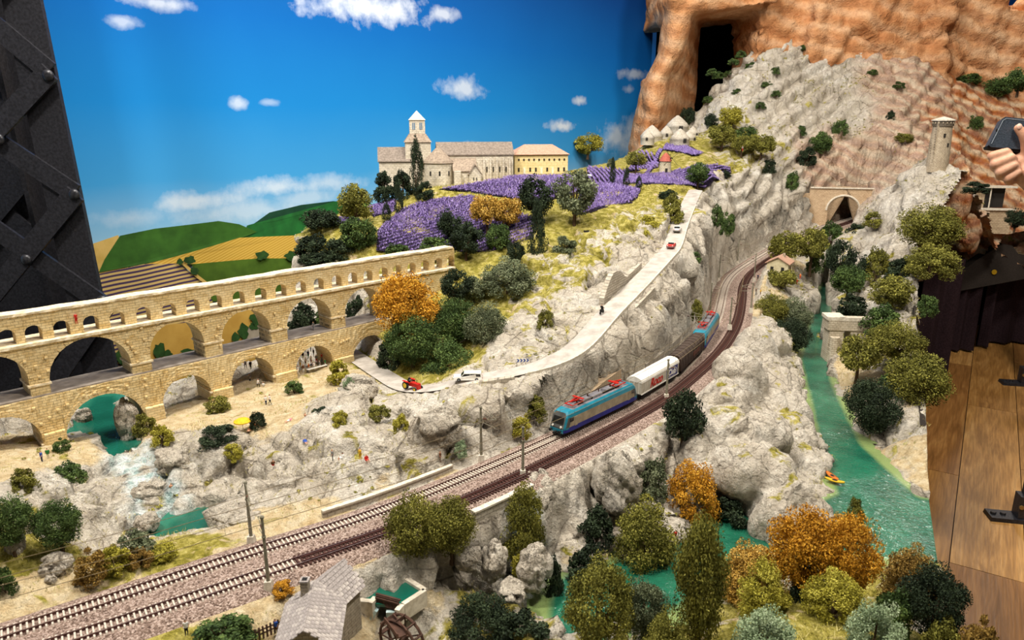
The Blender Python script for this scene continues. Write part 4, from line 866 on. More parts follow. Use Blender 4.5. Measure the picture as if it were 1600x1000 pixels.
def loco(s0, L, label):
    T = veh_frame('electric_locomotive', label, 'locomotive', s0, L); L = L / VS; h = L / 2
    # rings: x, half width low, half width high, top z, nose shift per level
    lev = [.0085, .0135, .0165, .0325, .0385, .0425]
    secs = [(-h, .0135, .6), (-h + .004, .0158, .86), (-h + .012, .0168, .97), (-h + .026, .017, 1.0), (0, .017, 1.0), (h - .026, .017, 1.0), (h - .012, .0168, .97), (h - .004, .0158, .86), (h, .0135, .6)]
    m = MB(); n = 2 * len(lev)
    for x, w, k in secs:
        d = 1 if x < 0 else -1; edge = abs(abs(x) - h) < .013; tp = []
        for j, z in enumerate(lev):
            ww = w * (1 if j < 4 else .93 if j == 4 else .72); lean = (max(0, z - .018) * .42 if edge else 0) * d; zz = z if j < 4 or not edge else z - (.0425 - .036) * (1 - k) * 1.0
            tp.append((x + lean, ww, zz))
        m.v += [(x_, -y, z) for x_, y, z in tp] + [(x_, y, z) for x_, y, z in reversed(tp)]
    def mat(i, j):
        cab = i in (0, 1, 6, 7)
        if j == 5: return 0 if i in (0, 1, 2, 5, 6, 7) else 4
        q = j if j < 5 else 10 - j
        if q == 0: return 2
        if q == 1: return 2 if not cab else 0
        if q == 2: return 0 if i in (0, 7) else 1 if not cab else 3
        return 0
    for i in range(len(secs) - 1):
        for j in range(n): m.f.append((i * n + j, i * n + (j + 1) % n, (i + 1) * n + (j + 1) % n, (i + 1) * n + j)); m.m.append(mat(i, j) if j < n - 1 else 2)
    e = (len(secs) - 1) * n; m.f += [tuple(range(n)), tuple(range(e + n - 1, e - 1, -1))]; m.m += [3, 3]
    m.build('body', [TEAL, BEIGE, NAVY, NOSE, ROOFG], T)
    for d in (-1, 1):
        x = d * h; lean = lambda z: x - d * max(0, z - .018) * .42 + d * .0004
        MB().add([(lean(.0225), -.0115, .0225), (lean(.0225), .0115, .0225), (lean(.0335), .0105, .0335), (lean(.0335), -.0105, .0335)], [(0, 1, 2, 3)]).build('windscreen', GLASSD, T)
        MB().box((lean(.0115) - d * .001, 0, .011), (.003, .027, .006)).build('bumper_beam', TEAL, T)
        for s in (-1, 1):
            MB().cyl((lean(.018) - d * .001, s * .0085, .018), (lean(.018) + d * .0008, s * .0085, .018), .0018, .0018, 10).build('headlight', LAMPW, T)
            MB().box((d * (h - .0185), s * .01705, .0285), (.009, .0008, .006)).build('side_window', GLASSD, T)
            MB().box((d * (h - .030), s * .01712, .0235), (.007, .0006, .016)).build('cab_door', BEIGE, T)
        buffers(T, x, d); bogie(T, d * L * .27); pantograph(T, d * L * .29, d)
    for x, lx, wy, hz, mt in [(-.035, .022, .014, .004, ROOFG), (-.005, .028, .016, .0035, ROOFG), (.03, .02, .013, .0045, ROOFG)]: MB().box((x, 0, .0425 + hz / 2), (lx, wy, hz), taper=.9).build('roof_unit', mt, T)
    for x in (-.05, -.02, .012, .046): MB().cyl((x, .004, .0425), (x, .004, .049), .0013, .0009, 8).build('insulator', INS, T)
    MB().bar((-.06, .004, .0495), (.06, .004, .0495), .0008, .0008).bar((-.06, -.006, .0440), (.06, -.006, .0440), .001, .003).build('roof_cable', BLACK, T)
    MB().box((0, 0, .0085), (L * .26, .028, .008)).build('underframe_box', BLACK, T); return T
def curved_roof(L, w, z, h, mt, T, over=.0005, n=12):
    m = MB(); k = n + 1
    for x in (-L / 2 - over, L / 2 + over):
        m.v += [(x, -w * cos(pi * i / n), z + h * sin(pi * i / n) ** .8) for i in range(k)]
    m.f = [(i, i + 1, k + i + 1, k + i) for i in range(n)] + [tuple(range(k - 1, -1, -1)), tuple(range(k, 2 * k))]; m.m = [0] * len(m.f); return m.build('roof', mt, T)
def wagon_base(T, L):
    MB().box((0, 0, .0105), (L, .024, .004)).build('underframe', BLACK, T)
    for d in (-1, 1): bogie(T, d * (L / 2 - .026), 2, .022); buffers(T, d * L / 2, d)
    for s in (-1, 1): MB().bar((-L / 2, s * .0158, .0125), (L / 2, s * .0158, .0125), .0012, .002).build('sole_bar', WHITEP if L < .17 else BLACK, T)
xs = [s_at_px(x) for x in (868, 986, 990, 1047, 1050, 1089, 1091, 1121)]
print('train arc', [round(b - a, 3) for a, b in zip(xs, xs[1:])])
GAP = .012; Lc = .236
s1 = xs[0]; s2 = s1 + Lc + GAP; Lw = .170; s3 = s2 + Lw + GAP; Lb = .200; s4 = s3 + Lb + GAP
loco(s1, Lc, 'teal and beige electric locomotive at the front, nearest the stone mill')
W = veh_frame('freight_wagon', 'white-roofed grey freight wagon with red Roco lettering', 'wagon', s2, Lw); Lw /= VS; wagon_base(W, Lw)
MB().box((0, 0, .0235), (Lw, .031, .022)).build('body', GREYP, W); curved_roof(Lw, .0162, .0345, .0105, WHITEP, W)
for i in range(-3, 4): MB().box((i * Lw / 7.2, -.0158, .0235), (.0007, .0006, .021)).build('side_rib', WHITEP, W)
for s in (-.010, 0, .010): MB().box((-Lw / 2 - .0004, s, .0235), (.0008, .0008, .021)).build('end_rib', WHITEP, W)
MB().box((0, -.0152, .0345), (Lw, .0018, .0012)).build('roof_gutter', WHITEP, W)
MB().box((Lw * .30, -.0159, .0240), (Lw * .32, .0008, .0205)).build('blue_panel', BLUEP, W)
rt = bpy.data.objects.new('lettering', text_mesh('Roco', .0235, .35, .0006)); COL.objects.link(rt); rt.data.materials.append(RED); rt.parent = W; rt.rotation_euler = (pi / 2, 0, 0); rt.location = (-Lw * .125, -.01625, .0240); tag(rt, 'red slanted Roco lettering')
rt = bpy.data.objects.new('lettering', text_mesh('Club', .0165, .1, .0003)); COL.objects.link(rt); rt.data.materials.append(WHITEP); rt.parent = W; rt.rotation_euler = (pi / 2, 0, 0); rt.location = (Lw * .30, -.0165, .0238); tag(rt, 'white Club lettering')
mo = MB(); n = 28
for i in range(n):
    a = 2 * pi * i / n
    for k in (1, .93): mo.v.append((Lw * .30 + .0215 * k * cos(a), -.01645, .0238 + .0092 * k * sin(a)))
mo.f = [(2 * i, 2 * i + 1, 2 * ((i + 1) % n) + 1, 2 * ((i + 1) % n)) for i in range(n)]; mo.m = [0] * n; mo.build('emblem_ring', WHITEP, W)
B = veh_frame('freight_wagon', 'dark brown hooded freight wagon with a red disc on its end', 'wagon', s3, Lb); Lb /= VS; wagon_base(B, Lb)
m = MB(); prof = [(-.0165, .012), (-.0168, .026), (-.0150, .036), (-.0100, .0425), (-.004, .0445), (.004, .0445), (.0100, .0425), (.0150, .036), (.0168, .026), (.0165, .012)]; k = len(prof)
for x in (-Lb / 2, Lb / 2): m.v += [(x, y, z) for y, z in prof]
m.f = [(i, i + 1, k + i + 1, k + i) for i in range(k - 1)] + [tuple(range(k)), tuple(range(2 * k - 1, k - 1, -1))]; m.m = [1, 1, 0, 0, 0, 0, 0, 1, 1, 1, 1]; m.build('hood', [BROWN, BROWND], B)
for i in range(-4, 5): MB().tube([(i * Lb / 9, y * 1.012, z + .0003) for y, z in prof], .0005, 4).build('hood_rib', BROWND, B)
MB().cyl((-Lb / 2 - .001, .002, .0305), (-Lb / 2 - .0004, .002, .0305), .0085, .0085, 24).build('red_disc', RED, B)
MB().box((.02, -.0172, .024), (.05, .0006, .009)).build('side_marking', M('faded_red', '#5a3326', '#46271d', scale=150), B)
loco(s4, Lc, 'teal and beige electric locomotive at the rear, beside the grey concrete wall')

# ------------------------------------------------------------------ road vehicles
TYRE = M('tyre_black', '#1b1a19', rough=.85); CHROME = M('chrome', '#b9bcc0', '#8f9296', rough=.25, metal=.8)
def road_at(px):
    i = min(range(1, len(ROAD) - 1), key=lambda i: abs(pix(ROAD[i])[0] - px)); a, r = perp(ROAD, i); return ROAD[i], a, r
def wheel(T, x, y, r, w, mt=TYRE, hub=CHROME):
    w_ = MB().cyl((x, y - w / 2, r), (x, y + w / 2, r), r, r, 14).build('wheel', mt, T); s = 1 if y > 0 else -1
    MB().cyl((x, y + s * w / 2, r), (x, y + s * (w / 2 + .0003), r), r * .55, r * .5, 10).build('hub_cap', hub, w_)
def car(name, label, px, side, flip, paint, prof, glass, L, wdt, cat='car', roofm=None):
    p, a, r = road_at(px); p = p + r * side; T = thing(name, label, cat, (p.x, p.y, p.z + .0013), atan2(a.y, a.x) + (pi if flip else 0))
    n = len(prof); m = MB(); vs = []
    for y, k in ((-wdt / 2, 1), (-wdt / 2 * .96, 0), (wdt / 2 * .96, 0), (wdt / 2, 1)):
        for x, z in prof: vs.append((x * L, y * (1 if z < .0085 else .86), z if k == 0 else min(z, z)))
    m.add(vs, [(s * n + i, s * n + (i + 1) % n, (s + 1) * n + (i + 1) % n, (s + 1) * n + i) for s in range(3) for i in range(n)] + [tuple(range(n - 1, -1, -1)), tuple(range(3 * n, 4 * n))]); m.build('body', paint, T)
    for x0, x1, z0, z1, tl, tr in glass:
        for s in (-1, 1):
            y0 = wdt / 2 * .865; MB().add([(x0 * L, s * (y0 + .0002), z0), (x1 * L, s * (y0 + .0002), z0), ((x1 - tr) * L, s * (y0 + .0002), z1), ((x0 + tl) * L, s * (y0 + .0002), z1)], [(0, 1, 2, 3)]).build('side_window', GLASSD, T)
    for s in (-1, 1):
        for x in (-.31, .30): wheel(T, x * L, s * (wdt / 2 - .0012), .0036, .0028)
        MB().ball((L * .485, s * wdt * .33, .0075), .0014, 8).build('headlamp', LAMPW, T); MB().box((-L * .487, s * wdt * .36, .0075), (.0012, .0022, .0022)).build('tail_lamp', RED, T)
    for x in (-.495, .495): MB().box((x * L, 0, .0045), (.0018, wdt * .96, .0018)).build('bumper', CHROME, T)
    return T
gz = .0088; zr = .0165
wag = [(-.49, .003), (-.49, .0085), (-.47, .0092), (-.455, zr - .001), (-.43, zr), (.10, zr), (.13, zr - .0008), (.24, .0098), (.44, .0090), (.49, .0075), (.49, .003)]
C1 = car('station_wagon', 'white station wagon with dark windows driving below the hillside trees', 735, .004, True, WHITEP, wag, [(-.44, -.27, gz + .001, zr - .0015, .01, 0), (-.26, -.09, gz + .001, zr - .0015, 0, 0), (-.08, .20, gz + .001, zr - .0015, 0, .09)], .056, .021)
sed = [(-.49, .003), (-.49, .0085), (-.30, .0098), (-.20, .0150), (.06, .0152), (.20, .0098), (.44, .0090), (.49, .0075), (.49, .003)]
def windscreens(T, L, w, pts):
    for (x0, z0, x1, z1) in pts: MB().add([(x0 * L, -w * .40, z0 + .0004), (x0 * L, w * .40, z0 + .0004), (x1 * L, w * .38, z1 + .0004), (x1 * L, -w * .38, z1 + .0004)], [(0, 1, 2, 3)]).build('windscreen', GLASSD, T)
windscreens(C1, .056, .021, [(.235, .0100, .135, .0157), (-.472, .0095, -.456, .0150)])
C2 = car('car', 'white saloon car heading up the climbing road, behind the red car', 1058, 0, False, WHITEP, sed, [(-.26, -.05, gz + .001, .0143, .05, 0), (-.04, .16, gz + .001, .0143, 0, .08)], .052, .021); windscreens(C2, .052, .021, [(.195, .0098, .065, .0150), (-.295, .0098, -.205, .0148)])
C3 = car('car', 'red open car with white seats on the climbing road', 1049, 0, True, RED, [(-.49, .003), (-.49, .0085), (-.30, .0098), (-.12, .0095), (.12, .0095), (.16, .0098), (.44, .0090), (.49, .0075), (.49, .003)], [], .048, .0205)
MB().box((-.002, -.0045, .0105), (.009, .006, .004)).box((-.002, .0045, .0105), (.009, .006, .004)).build('seat', WHITEP, C3); MB().add([(.008, -.008, .0095), (.008, .008, .0095), (.005, .0075, .014), (.005, -.0075, .014)], [(0, 1, 2, 3)]).build('windscreen', GLASSD, C3)
# tractor
p, a, r = road_at(648); YEL = M('wheel_yellow', '#d6b62c', '#b8981e', rough=.5)
T = thing('tractor', 'red farm tractor with yellow wheel hubs on the road below the aqueduct', 'tractor', tuple(p + r * .008 + Vector((0, 0, .0013))), atan2(a.y, a.x))
MB().box((.009, 0, .0115), (.022, .009, .0075)).box((.0185, 0, .0095), (.004, .0085, .010)).build('bonnet', RED, T); MB().box((-.008, 0, .010), (.014, .010, .006)).build('rear_axle_housing', RED, T)
for s in (-1, 1):
    MB().cyl((-.010, s * .0075, .0078), (-.010, s * .0115, .0078), .0078, .0078, 18).build('rear_wheel', TYRE, T); MB().cyl((-.010, s * .0114, .0078), (-.010, s * .0120, .0078), .0052, .0048, 14).build('rear_hub', YEL, T)
    MB().cyl((.016, s * .0070, .0045), (.016, s * .0095, .0045), .0045, .0045, 14).build('front_wheel', TYRE, T); MB().cyl((.016, s * .0094, .0045), (.016, s * .0099, .0045), .0030, .0028, 12).build('front_hub', YEL, T)
    MB().box((-.010, s * .0095, .0165), (.014, .0045, .0012)).build('mudguard', RED, T)
MB().box((-.008, 0, .0145), (.005, .006, .002)).box((-.0105, 0, .0165), (.001, .006, .004)).build('seat', BLACK, T); MB().cyl((.010, .003, .015), (.010, .003, .021), .0007, .0007, 6).build('exhaust', BLACK, T); MB().cyl((-.001, 0, .014), (-.0035, 0, .018), .0005, .0005, 5).cyl((-.0035, 0, .018), (-.0038, 0, .0184), .003, .003, 12).build('steering_wheel', BLACK, T)
# motorbike with rider
p, a, r = road_at(949); T = thing('motorcycle', 'dark motorcycle on the upward road below the stone wall', 'motorcycle', tuple(p - r * .012 + Vector((0, 0, .0013))), atan2(a.y, a.x))
for x in (-.008, .008): MB().cyl((x, -.0011, .0038), (x, .0011, .0038), .0038, .0038, 14).build('wheel', TYRE, T)
MB().bar((-.008, 0, .006), (.006, 0, .0085), .004, .004).build('frame', BLACK, T); MB().bar((.008, 0, .0038), (.005, 0, .0125), .0014, .0014).bar((.005, -.005, .0125), (.005, .005, .0125), .0009, .0009).build('fork', CHROME, T); MB().ball((.001, 0, .0105), .003, 8, sq=(1.4, .8, .7)).build('fuel_tank', BLACK, T); MB().box((-.005, 0, .0098), (.008, .004, .0016)).build('saddle', BLACK, T)

# ------------------------------------------------------------------ abbey church
CHW = masonry('abbey_stone', ('#cbbfa9', '#ded3bf', '#e9e0cf', '#8f8371'), .012, .006, '#b0a48d'); CHR = M('abbey_roof', '#8d8073', '#6c6157', scale=150, bump=.001, rough=.9); CHR2 = M('abbey_roof_pale', '#a3927f', '#7f7061', scale=150, bump=.001, rough=.9); HOLE = M('window_dark', '#2a2622', rough=.8); SKYG = M('bell_opening', '#5d7f9c', '#4a6a86', rough=.3)
cb_ = atd(652, 286, 2.46); ABB = thing('abbey_church', 'pale stone abbey church with bell tower standing above the lavender', 'church', (cb_.x, cb_.y, cb_.z), radians(9))
def gable(name, x0, x1, y0, y1, ze, zr, wall, roof, axis='x', over=.004, parent=None, zb=-.02, th=.003):
    """a walled block under a pitched roof; ridge along the given axis"""
    parent = parent or ABB; m = MB()
    if axis == 'x': ym = (y0 + y1) / 2; vs = [(x0, y0, zb), (x1, y0, zb), (x1, y1, zb), (x0, y1, zb), (x0, y0, ze), (x1, y0, ze), (x1, y1, ze), (x0, y1, ze), (x0, ym, zr), (x1, ym, zr)]; fs = [(0, 1, 5, 4), (2, 3, 7, 6), (1, 2, 6, 9, 5), (3, 0, 4, 8, 7), (4, 5, 9, 8), (6, 7, 8, 9), (3, 2, 1, 0)]
    else: xm = (x0 + x1) / 2; vs = [(x0, y0, zb), (x1, y0, zb), (x1, y1, zb), (x0, y1, zb), (x0, y0, ze), (x1, y0, ze), (x1, y1, ze), (x0, y1, ze), (xm, y0, zr), (xm, y1, zr)]; fs = [(1, 2, 6, 5), (3, 0, 4, 7), (0, 1, 5, 8, 4), (2, 3, 7, 9, 6), (5, 6, 9, 8), (7, 4, 8, 9), (3, 2, 1, 0)]
    w = m.add(vs, fs).build('wall' if name is None else name, wall, parent)
    for s in (0, 1):
        if axis == 'x': ye = (y0 - over, y1 + over)[s]; dz = (zr - ze) * over / ((y1 - y0) / 2); q = [(x0 - over, ye, ze - dz), (x1 + over, ye, ze - dz), (x1 + over, ym, zr), (x0 - over, ym, zr)]
        else: xe = (x0 - over, x1 + over)[s]; dz = (zr - ze) * over / ((x1 - x0) / 2); q = [(xe, y0 - over, ze - dz), (xe, y1 + over, ze - dz), (xm, y1 + over, zr), (xm, y0 - over, zr)]
        MB().add([(a, b, c + .0006) for a, b, c in q] + [(a, b, c + .0006 + th) for a, b, c in q], [(3, 2, 1, 0), (4, 5, 6, 7), (0, 1, 5, 4), (1, 2, 6, 5), (2, 3, 7, 6), (3, 0, 4, 7)]).build('roof_slope', roof, parent)
    return w
def pyramid(c, w, z0, z1, w1, mt, name='roof', parent=None):
    m = MB(); vs = [(c[0] + sx * w / 2, c[1] + sy * w / 2, z0) for sx, sy in ((-1, -1), (1, -1), (1, 1), (-1, 1))] + [(c[0] + sx * w1 / 2, c[1] + sy * w1 / 2, z1) for sx, sy in ((-1, -1), (1, -1), (1, 1), (-1, 1))]
    m.add(vs, [(3, 2, 1, 0), (4, 5, 6, 7), (0, 1, 5, 4), (1, 2, 6, 5), (2, 3, 7, 6), (3, 0, 4, 7)]); return m.build(name, mt, parent or ABB)
gable('nave_wall', .075, .335, .05, .155, .090, .128, CHW, CHR)
gable('transept_wall', -.125, .02, .035, .165, .070, .112, CHW, CHR)
tc = (.008, .085); MB().box((tc[0], tc[1], .06), (.086, .086, .145)).build('crossing_tower', CHW, ABB)
pyramid(tc, .094, .1325, .160, .056, CHR2, 'crossing_roof'); BT = MB().box((tc[0], tc[1], .182), (.052, .052, .046)).build('bell_stage', CHW, ABB); pyramid(tc, .058, .205, .236, .001, M('belfry_roof', '#d6ccb8', '#b5a994', scale=200, bump=.0008), 'belfry_roof')
for ax in (0, 1):
    for k in (-.012, .012):
        c = (tc[0] + k, tc[1] - .0262, .185) if ax == 0 else (tc[0] + .0262, tc[1] + k, .185)
        MB().box(c, (.009, .0012, .022) if ax == 0 else (.0012, .009, .022)).build('bell_opening', SKYG, BT); c2 = (c[0] - (0 if ax == 0 else -.0004), c[1] - (.0004 if ax == 0 else 0), .185); MB().box(c2, (.0018, .0012, .022) if ax == 0 else (.0012, .0018, .022)).build('mullion', CHW, BT)
ap = MB().lathe([(.050, -.03), (.050, .066), (.0, .066)], (.075, .048, 0), 28).build('apse', CHW, ABB); MB().lathe([(.054, .064), (.050, .072), (.0, .120)], (.075, .048, 0), 28).build('apse_roof', CHR2, ABB)
for a in (-2.2, -1.55, -.85): MB().box((.075 + .0497 * cos(a), .048 + .0497 * sin(a), .030), (.0012, .006, .016), a).build('window', HOLE, ap)
gable('aisle_wall', .125, .20, .0, .10, .038, .075, CHW, CHR2, 'x'); gable('annex_wall', .175, .215, -.012, .06, .030, .058, CHW, CHR2, 'y'); MB().box((.135, -.006, .014), (.022, .03, .05)).build('porch_wall', CHW, ABB)
for i in range(5): MB().box((.232 + i * .0225, .046, .036), (.006, .014, .085), taper=.86).build('buttress', CHW, ABB)
for i in range(4): MB().box((.243 + i * .0225, .0495, .04), (.004, .002, .018)).build('window', HOLE, ABB)
for x in (.19, .20): MB().box((x, -.0125, .012), (.003, .0015, .009)).build('window', HOLE, ABB)

# ------------------------------------------------------------------ long yellow monastery building
YW = masonry('yellow_plaster', ('#d9c48d', '#e3d09c', '#ecdcb2', '#c2a96c'), .02, .01, '#d2bb82', depth=.0003); PINKR = M('pink_tiles', '#c19a83', '#a27d68', scale=220, bump=.001, rough=.9)
c = atd(846, 271.5, 2.64); MON = thing('monastery_building', 'long cream building with pink hipped roof beside the abbey', 'building', tuple(c), radians(11)); BWd, BD, BH = .196, .115, .068
MB().box((0, BD / 2, BH / 2 - .015), (BWd, BD, BH + .03)).build('wall', YW, MON); o_ = .006
m = MB(); m.add([(-BWd / 2 - o_, -o_, BH), (BWd / 2 + o_, -o_, BH), (BWd / 2 + o_, BD + o_, BH), (-BWd / 2 - o_, BD + o_, BH), (-BWd / 2 + .045, BD / 2, BH + .034), (BWd / 2 - .045, BD / 2, BH + .034)], [(0, 1, 5, 4), (1, 2, 5), (2, 3, 4, 5), (3, 0, 4), (3, 2, 1, 0)]); m.build('hipped_roof', PINKR, MON)
MB().box((0, BD / 2, BH - .002), (BWd + .006, BD + .006, .003)).build('eaves_band', M('eaves_trim', '#b89a72', '#9c7f5a'), MON)
for i in range(10): MB().box((-BWd / 2 + .014 + i * .0187, -.0004, .050), (.0055, .002, .007)).build('window', HOLE, MON)
for i in range(9):
    d = i in (1, 4, 6); x = -BWd / 2 + .014 + i * .021; MB().box((x, -.0004, .015 if not d else .011), (.008 if d else .006, .002, .014 if not d else .022)).build('door' if d else 'window', M('pale_door', '#e8e2d0', '#d5cdb8') if d else HOLE, MON)
for i in range(4): MB().box((BWd / 2 + .0004, .02 + i * .025, .045), (.002, .006, .008)).build('window', HOLE, MON)
# low greenhouse in front of it
c = atd(918, 282, 2.58); G = thing('greenhouse', 'small pale greenhouse below the long cream building', 'shed', tuple(c), radians(10)); gable('wall', -.018, .018, 0, .03, .010, .018, M('greenhouse_pane', '#cfd3cf', '#aab0ac', rough=.2), M('greenhouse_roof', '#dadcd6', '#b5bab4', rough=.3), 'x', .001, G, -.01, .0015)
for k in range(5): MB().box((-.018 + .009 * k, -.0006, .004), (.001, .001, .014)).build('glazing_bar', WHITEP, G)

# ------------------------------------------------------------------ windmill, dry stone huts, tower, track house
c = hit(1039, 270, 2.3); T = thing('windmill', 'round stone windmill with red conical cap among lavender', 'windmill', tuple(c)); MB().lathe([(.0235, -.02), (.021, .045), (.0, .045)], n=22).build('tower', masonry('mill_stone', ('#c2b59b', '#d3c7ae', '#ded4bd', '#9a8d75'), .008, .005), T); MB().lathe([(.0245, .044), (.017, .060), (.008, .071), (.0, .076)], n=22).build('cap', M('mill_cap', '#b5614f', '#964a3c', scale=300, bump=.0005), T)
for a in (.7, .7 + pi / 2, .7 + pi, .7 + 1.5 * pi): s_ = MB().bar((.020, -.018, .056), (.020 + .040 * cos(a), -.022, .056 + .040 * sin(a)), .0014, .0014); s_.build('sail', M('sail_wood', '#5d5044', '#443a31'), T)
MB().cyl((.012, -.008, .056), (.022, -.024, .056), .002, .0016, 8).build('axle', BLACK, T); MB().box((0, -.022, .008), (.009, .004, .02)).build('door', HOLE, T)
HUT = masonry('hut_stone', ('#bdb2a0', '#cfc5b3', '#ddd4c4', '#8d8271'), .009, .005, '#7c715f'); hut_lab = [(1018, 217, 34, 26, 'at the outer end of the hut village'), (1012, 218, 20, 18, 'smallest, leaning on the outermost hut'), (1041, 212, 22, 20, 'behind the stone fence of the village'), (1058, 202, 38, 28, 'tallest and highest in the hut village'), (1062, 221, 30, 24, 'directly above the lavender strip'), (1082, 211, 20, 18, 'in front of the dark dead tree'), (1076, 218, 22, 18, 'by the pale path to the village')]
for i, (x, y, w_, h_, lab) in enumerate(hut_lab):
    p = atd(x, y, [3.42, 3.3, 3.5, 3.66, 3.34, 3.56, 3.44][i]); z = min(p.z, zt(p.x, p.y)); s_ = 3.45 / 1140; T = thing('stone_hut', 'conical dry stone hut ' + lab, 'hut', (p.x, p.y, p.z - .004), i * .2 - .5, 'dry stone huts'); R = w_ * s_ / 2; H = h_ * s_ * .85
    MB().lathe([(R * .98, -.02), (R, H * .2), (R * 1.05, H * .24), (R * .78, H * .5), (R * .42, H * .78), (R * .12, H * .96), (0, H)], n=18).build('dome', HUT, T, True); MB().box((0, -R * .93, H * .14), (R * .35, R * .2, H * .3)).build('doorway', HOLE, T)
c = atd(1468, 232, 2.78); z0_ = c.z - .03; T = thing('watch_tower', 'round grey stone watchtower on the ochre cliff edge', 'tower', (c.x, c.y, z0_ + .02)); T.scale = (.78, .78, .78); TWS = masonry('tower_stone', ('#a3937c', '#b8a88f', '#c8baa2', '#7d6e59'), .010, .006, '#6b5d4a')
MB().lathe([(.050, -.10), (.046, .05), (.042, .125), (.0, .125)], n=24).build('shaft', TWS, T); MB().lathe([(.047, .118), (.047, .146), (.0, .146)], n=24).build('gallery', M('tower_gallery', '#6d6253', '#51483c', scale=200), T); MB().lathe([(.053, .143), (.053, .148), (.0, .164)], n=24).build('roof', M('tower_roof', '#d8cfbf', '#b3a896', scale=200), T)
for k in range(18):
    a = 2 * pi * k / 18; MB().box((.0495 * cos(a), .0495 * sin(a), .134), (.004, .005, .008), a).build('corbel', TWS, T)
for x, z in ((-.01, .075), (.012, .03)): MB().box((x, -.0445, z), (.008, .006, .018)).build('window', HOLE, T)
MB().box((-.035, -.02, .05), (.012, .02, .2)).build('stair_buttress', TWS, T)
c = atz(1216, 428, .83); T = thing('track_house', 'small trackside house with a pink roof under olive trees', 'house', tuple(c), radians(-32)); gable('wall', -.036, .036, -.025, .045, .042, .062, M('house_plaster', '#d8cca8', '#c2b48e', scale=100), PINKR, 'y', .006, T, -.02)
for x in (-.018, .018): MB().box((x, -.0256, .020), (.010, .002, .018)).build('window', HOLE, T)
MB().box((.0366, .01, .014), (.002, .012, .028)).build('door', M('brown_door', '#6b4630', '#523423'), T); MB().box((.01, .02, .062), (.008, .008, .02)).build('chimney', TWS, T)

# ------------------------------------------------------------------ walls
def stone_wall(name, label, pts, h, th=.008, mat=GREYW, cap=None, down=.02):
    """upright wall along ground points, h above and down below them"""
    P = [Vector(p) for p in pts]; c = sum(P, Vector()) / len(P); d = P[-1] - P[0]; T = thing(name, label, 'wall', tuple(c), atan2(d.y, d.x)); R = Matrix.Rotation(-T.rotation_euler.z, 3, 'Z'); Q = [R @ (p - c) for p in P]; hs = h if hasattr(h, '__len__') else [h] * len(Q)
    m = MB()
    for q, hh in zip(Q, hs): m.v += [(q.x, q.y - th / 2, q.z - down), (q.x, q.y + th / 2, q.z - down), (q.x, q.y + th / 2, q.z + hh), (q.x, q.y - th / 2, q.z + hh)]
    n = len(Q); m.f = [(i * 4 + j, i * 4 + (j + 1) % 4, (i + 1) * 4 + (j + 1) % 4, (i + 1) * 4 + j) for i in range(n - 1) for j in range(4)] + [(0, 1, 2, 3), ((n - 1) * 4 + 3, (n - 1) * 4 + 2, (n - 1) * 4 + 1, (n - 1) * 4)]; m.m = [0] * len(m.f); m.build('masonry', mat, T)
    if cap:
        m = MB()
        for a, b, ha, hb in zip(Q, Q[1:], hs, hs[1:]): m.bar(a + Vector((0, 0, ha + .001)), b + Vector((0, 0, hb + .001)), th + .003, .003)
        m.build('coping', cap, T)
    return T
COPE = M('coping_stone', '#d8cfbe', '#b9ae9a', scale=150, bump=.0005, rough=.9)
def off_track(P, x0, x1, off, dz=-.004, step=6):
    out = []
    for i, p in enumerate(P):
        if x0 <= pix(p)[0] <= x1 and i % step == 0: a, r = perp(P, i); out.append(p + r * off + Vector((0, 0, dz)))
    return out
stone_wall('parapet_wall', 'low pale stone parapet behind the far track above the rocks', off_track(FAR, 470, 735, -.046), .003, .005, GREYW, COPE, .016)
stone_wall('retaining_wall', 'stone retaining wall with pale coping between near track and mill pond', off_track(NEAR, 545, 640, .040), .004, .007, GREYW, COPE, .06)
stone_wall('retaining_wall', 'stone retaining wall holding the near track above the gorge boulders', off_track(NEAR, 690, 830, .040), .004, .007, GREYW, COPE, .075)
def off_road(x0, x1, off, dz, step=2):
    out = []
    for i, p in enumerate(ROAD):
        if x0 <= pix(p)[0] <= x1 and i % step == 0 and i > 20: a, r = perp(ROAD, i); out.append(p + r * off + Vector((0, 0, dz)))
    return out
stone_wall('retaining_wall', 'grey stone wall supporting the road beside the white station wagon', off_road(735, 806, .030, 0), .0025, .012, GREYW, None, .07)
stone_wall('retaining_wall', 'grey stone wall above the climbing road beneath the olive scrub', off_road(962, 1022, -.036, 0), [.012, .03, .045, .052, .05, .045, .035, .02, .012][:len(off_road(962, 1022, -.036, 0))] + [.012] * max(0, len(off_road(962, 1022, -.036, 0)) - 9), .012, GREYW, None, .03)
stone_wall('retaining_wall', 'small grey stone wall propping the road edge above the brown wagon', off_road(966, 1002, .034, -.012), .004, .012, GREYW, None, .06)
CONCW = M('concrete_wall', '#a79e90', '#8b8274', scale=60, rough=.9)
stone_wall('concrete_wall', 'smooth grey concrete wall beside the rear locomotive', off_track(FAR, 1035, 1098, -.050, -.01), [.038] * 60 and .040, .008, CONCW, None, .02)
PALI = rows_mat('palisade_rock', '#8f7a62', '#b8a286', 90, (0, pi / 2, 0), 1.5)
stone_wall('rock_palisade', 'brown ribbed rock face behind the white freight wagon', off_track(FAR, 925, 1010, -.054, -.005), [.03, .045, .055, .06, .062, .058, .05, .04, .03, .03, .03, .03][:len(off_track(FAR, 925, 1010, -.054, -.005))], .020, PALI, None, .02)
# road kerbs
stone_wall('kerb', 'thin pale kerb on the valley side of the climbing road', off_road(812, 1075, .0255, 0), .0022, .003, COPE, None, .01)
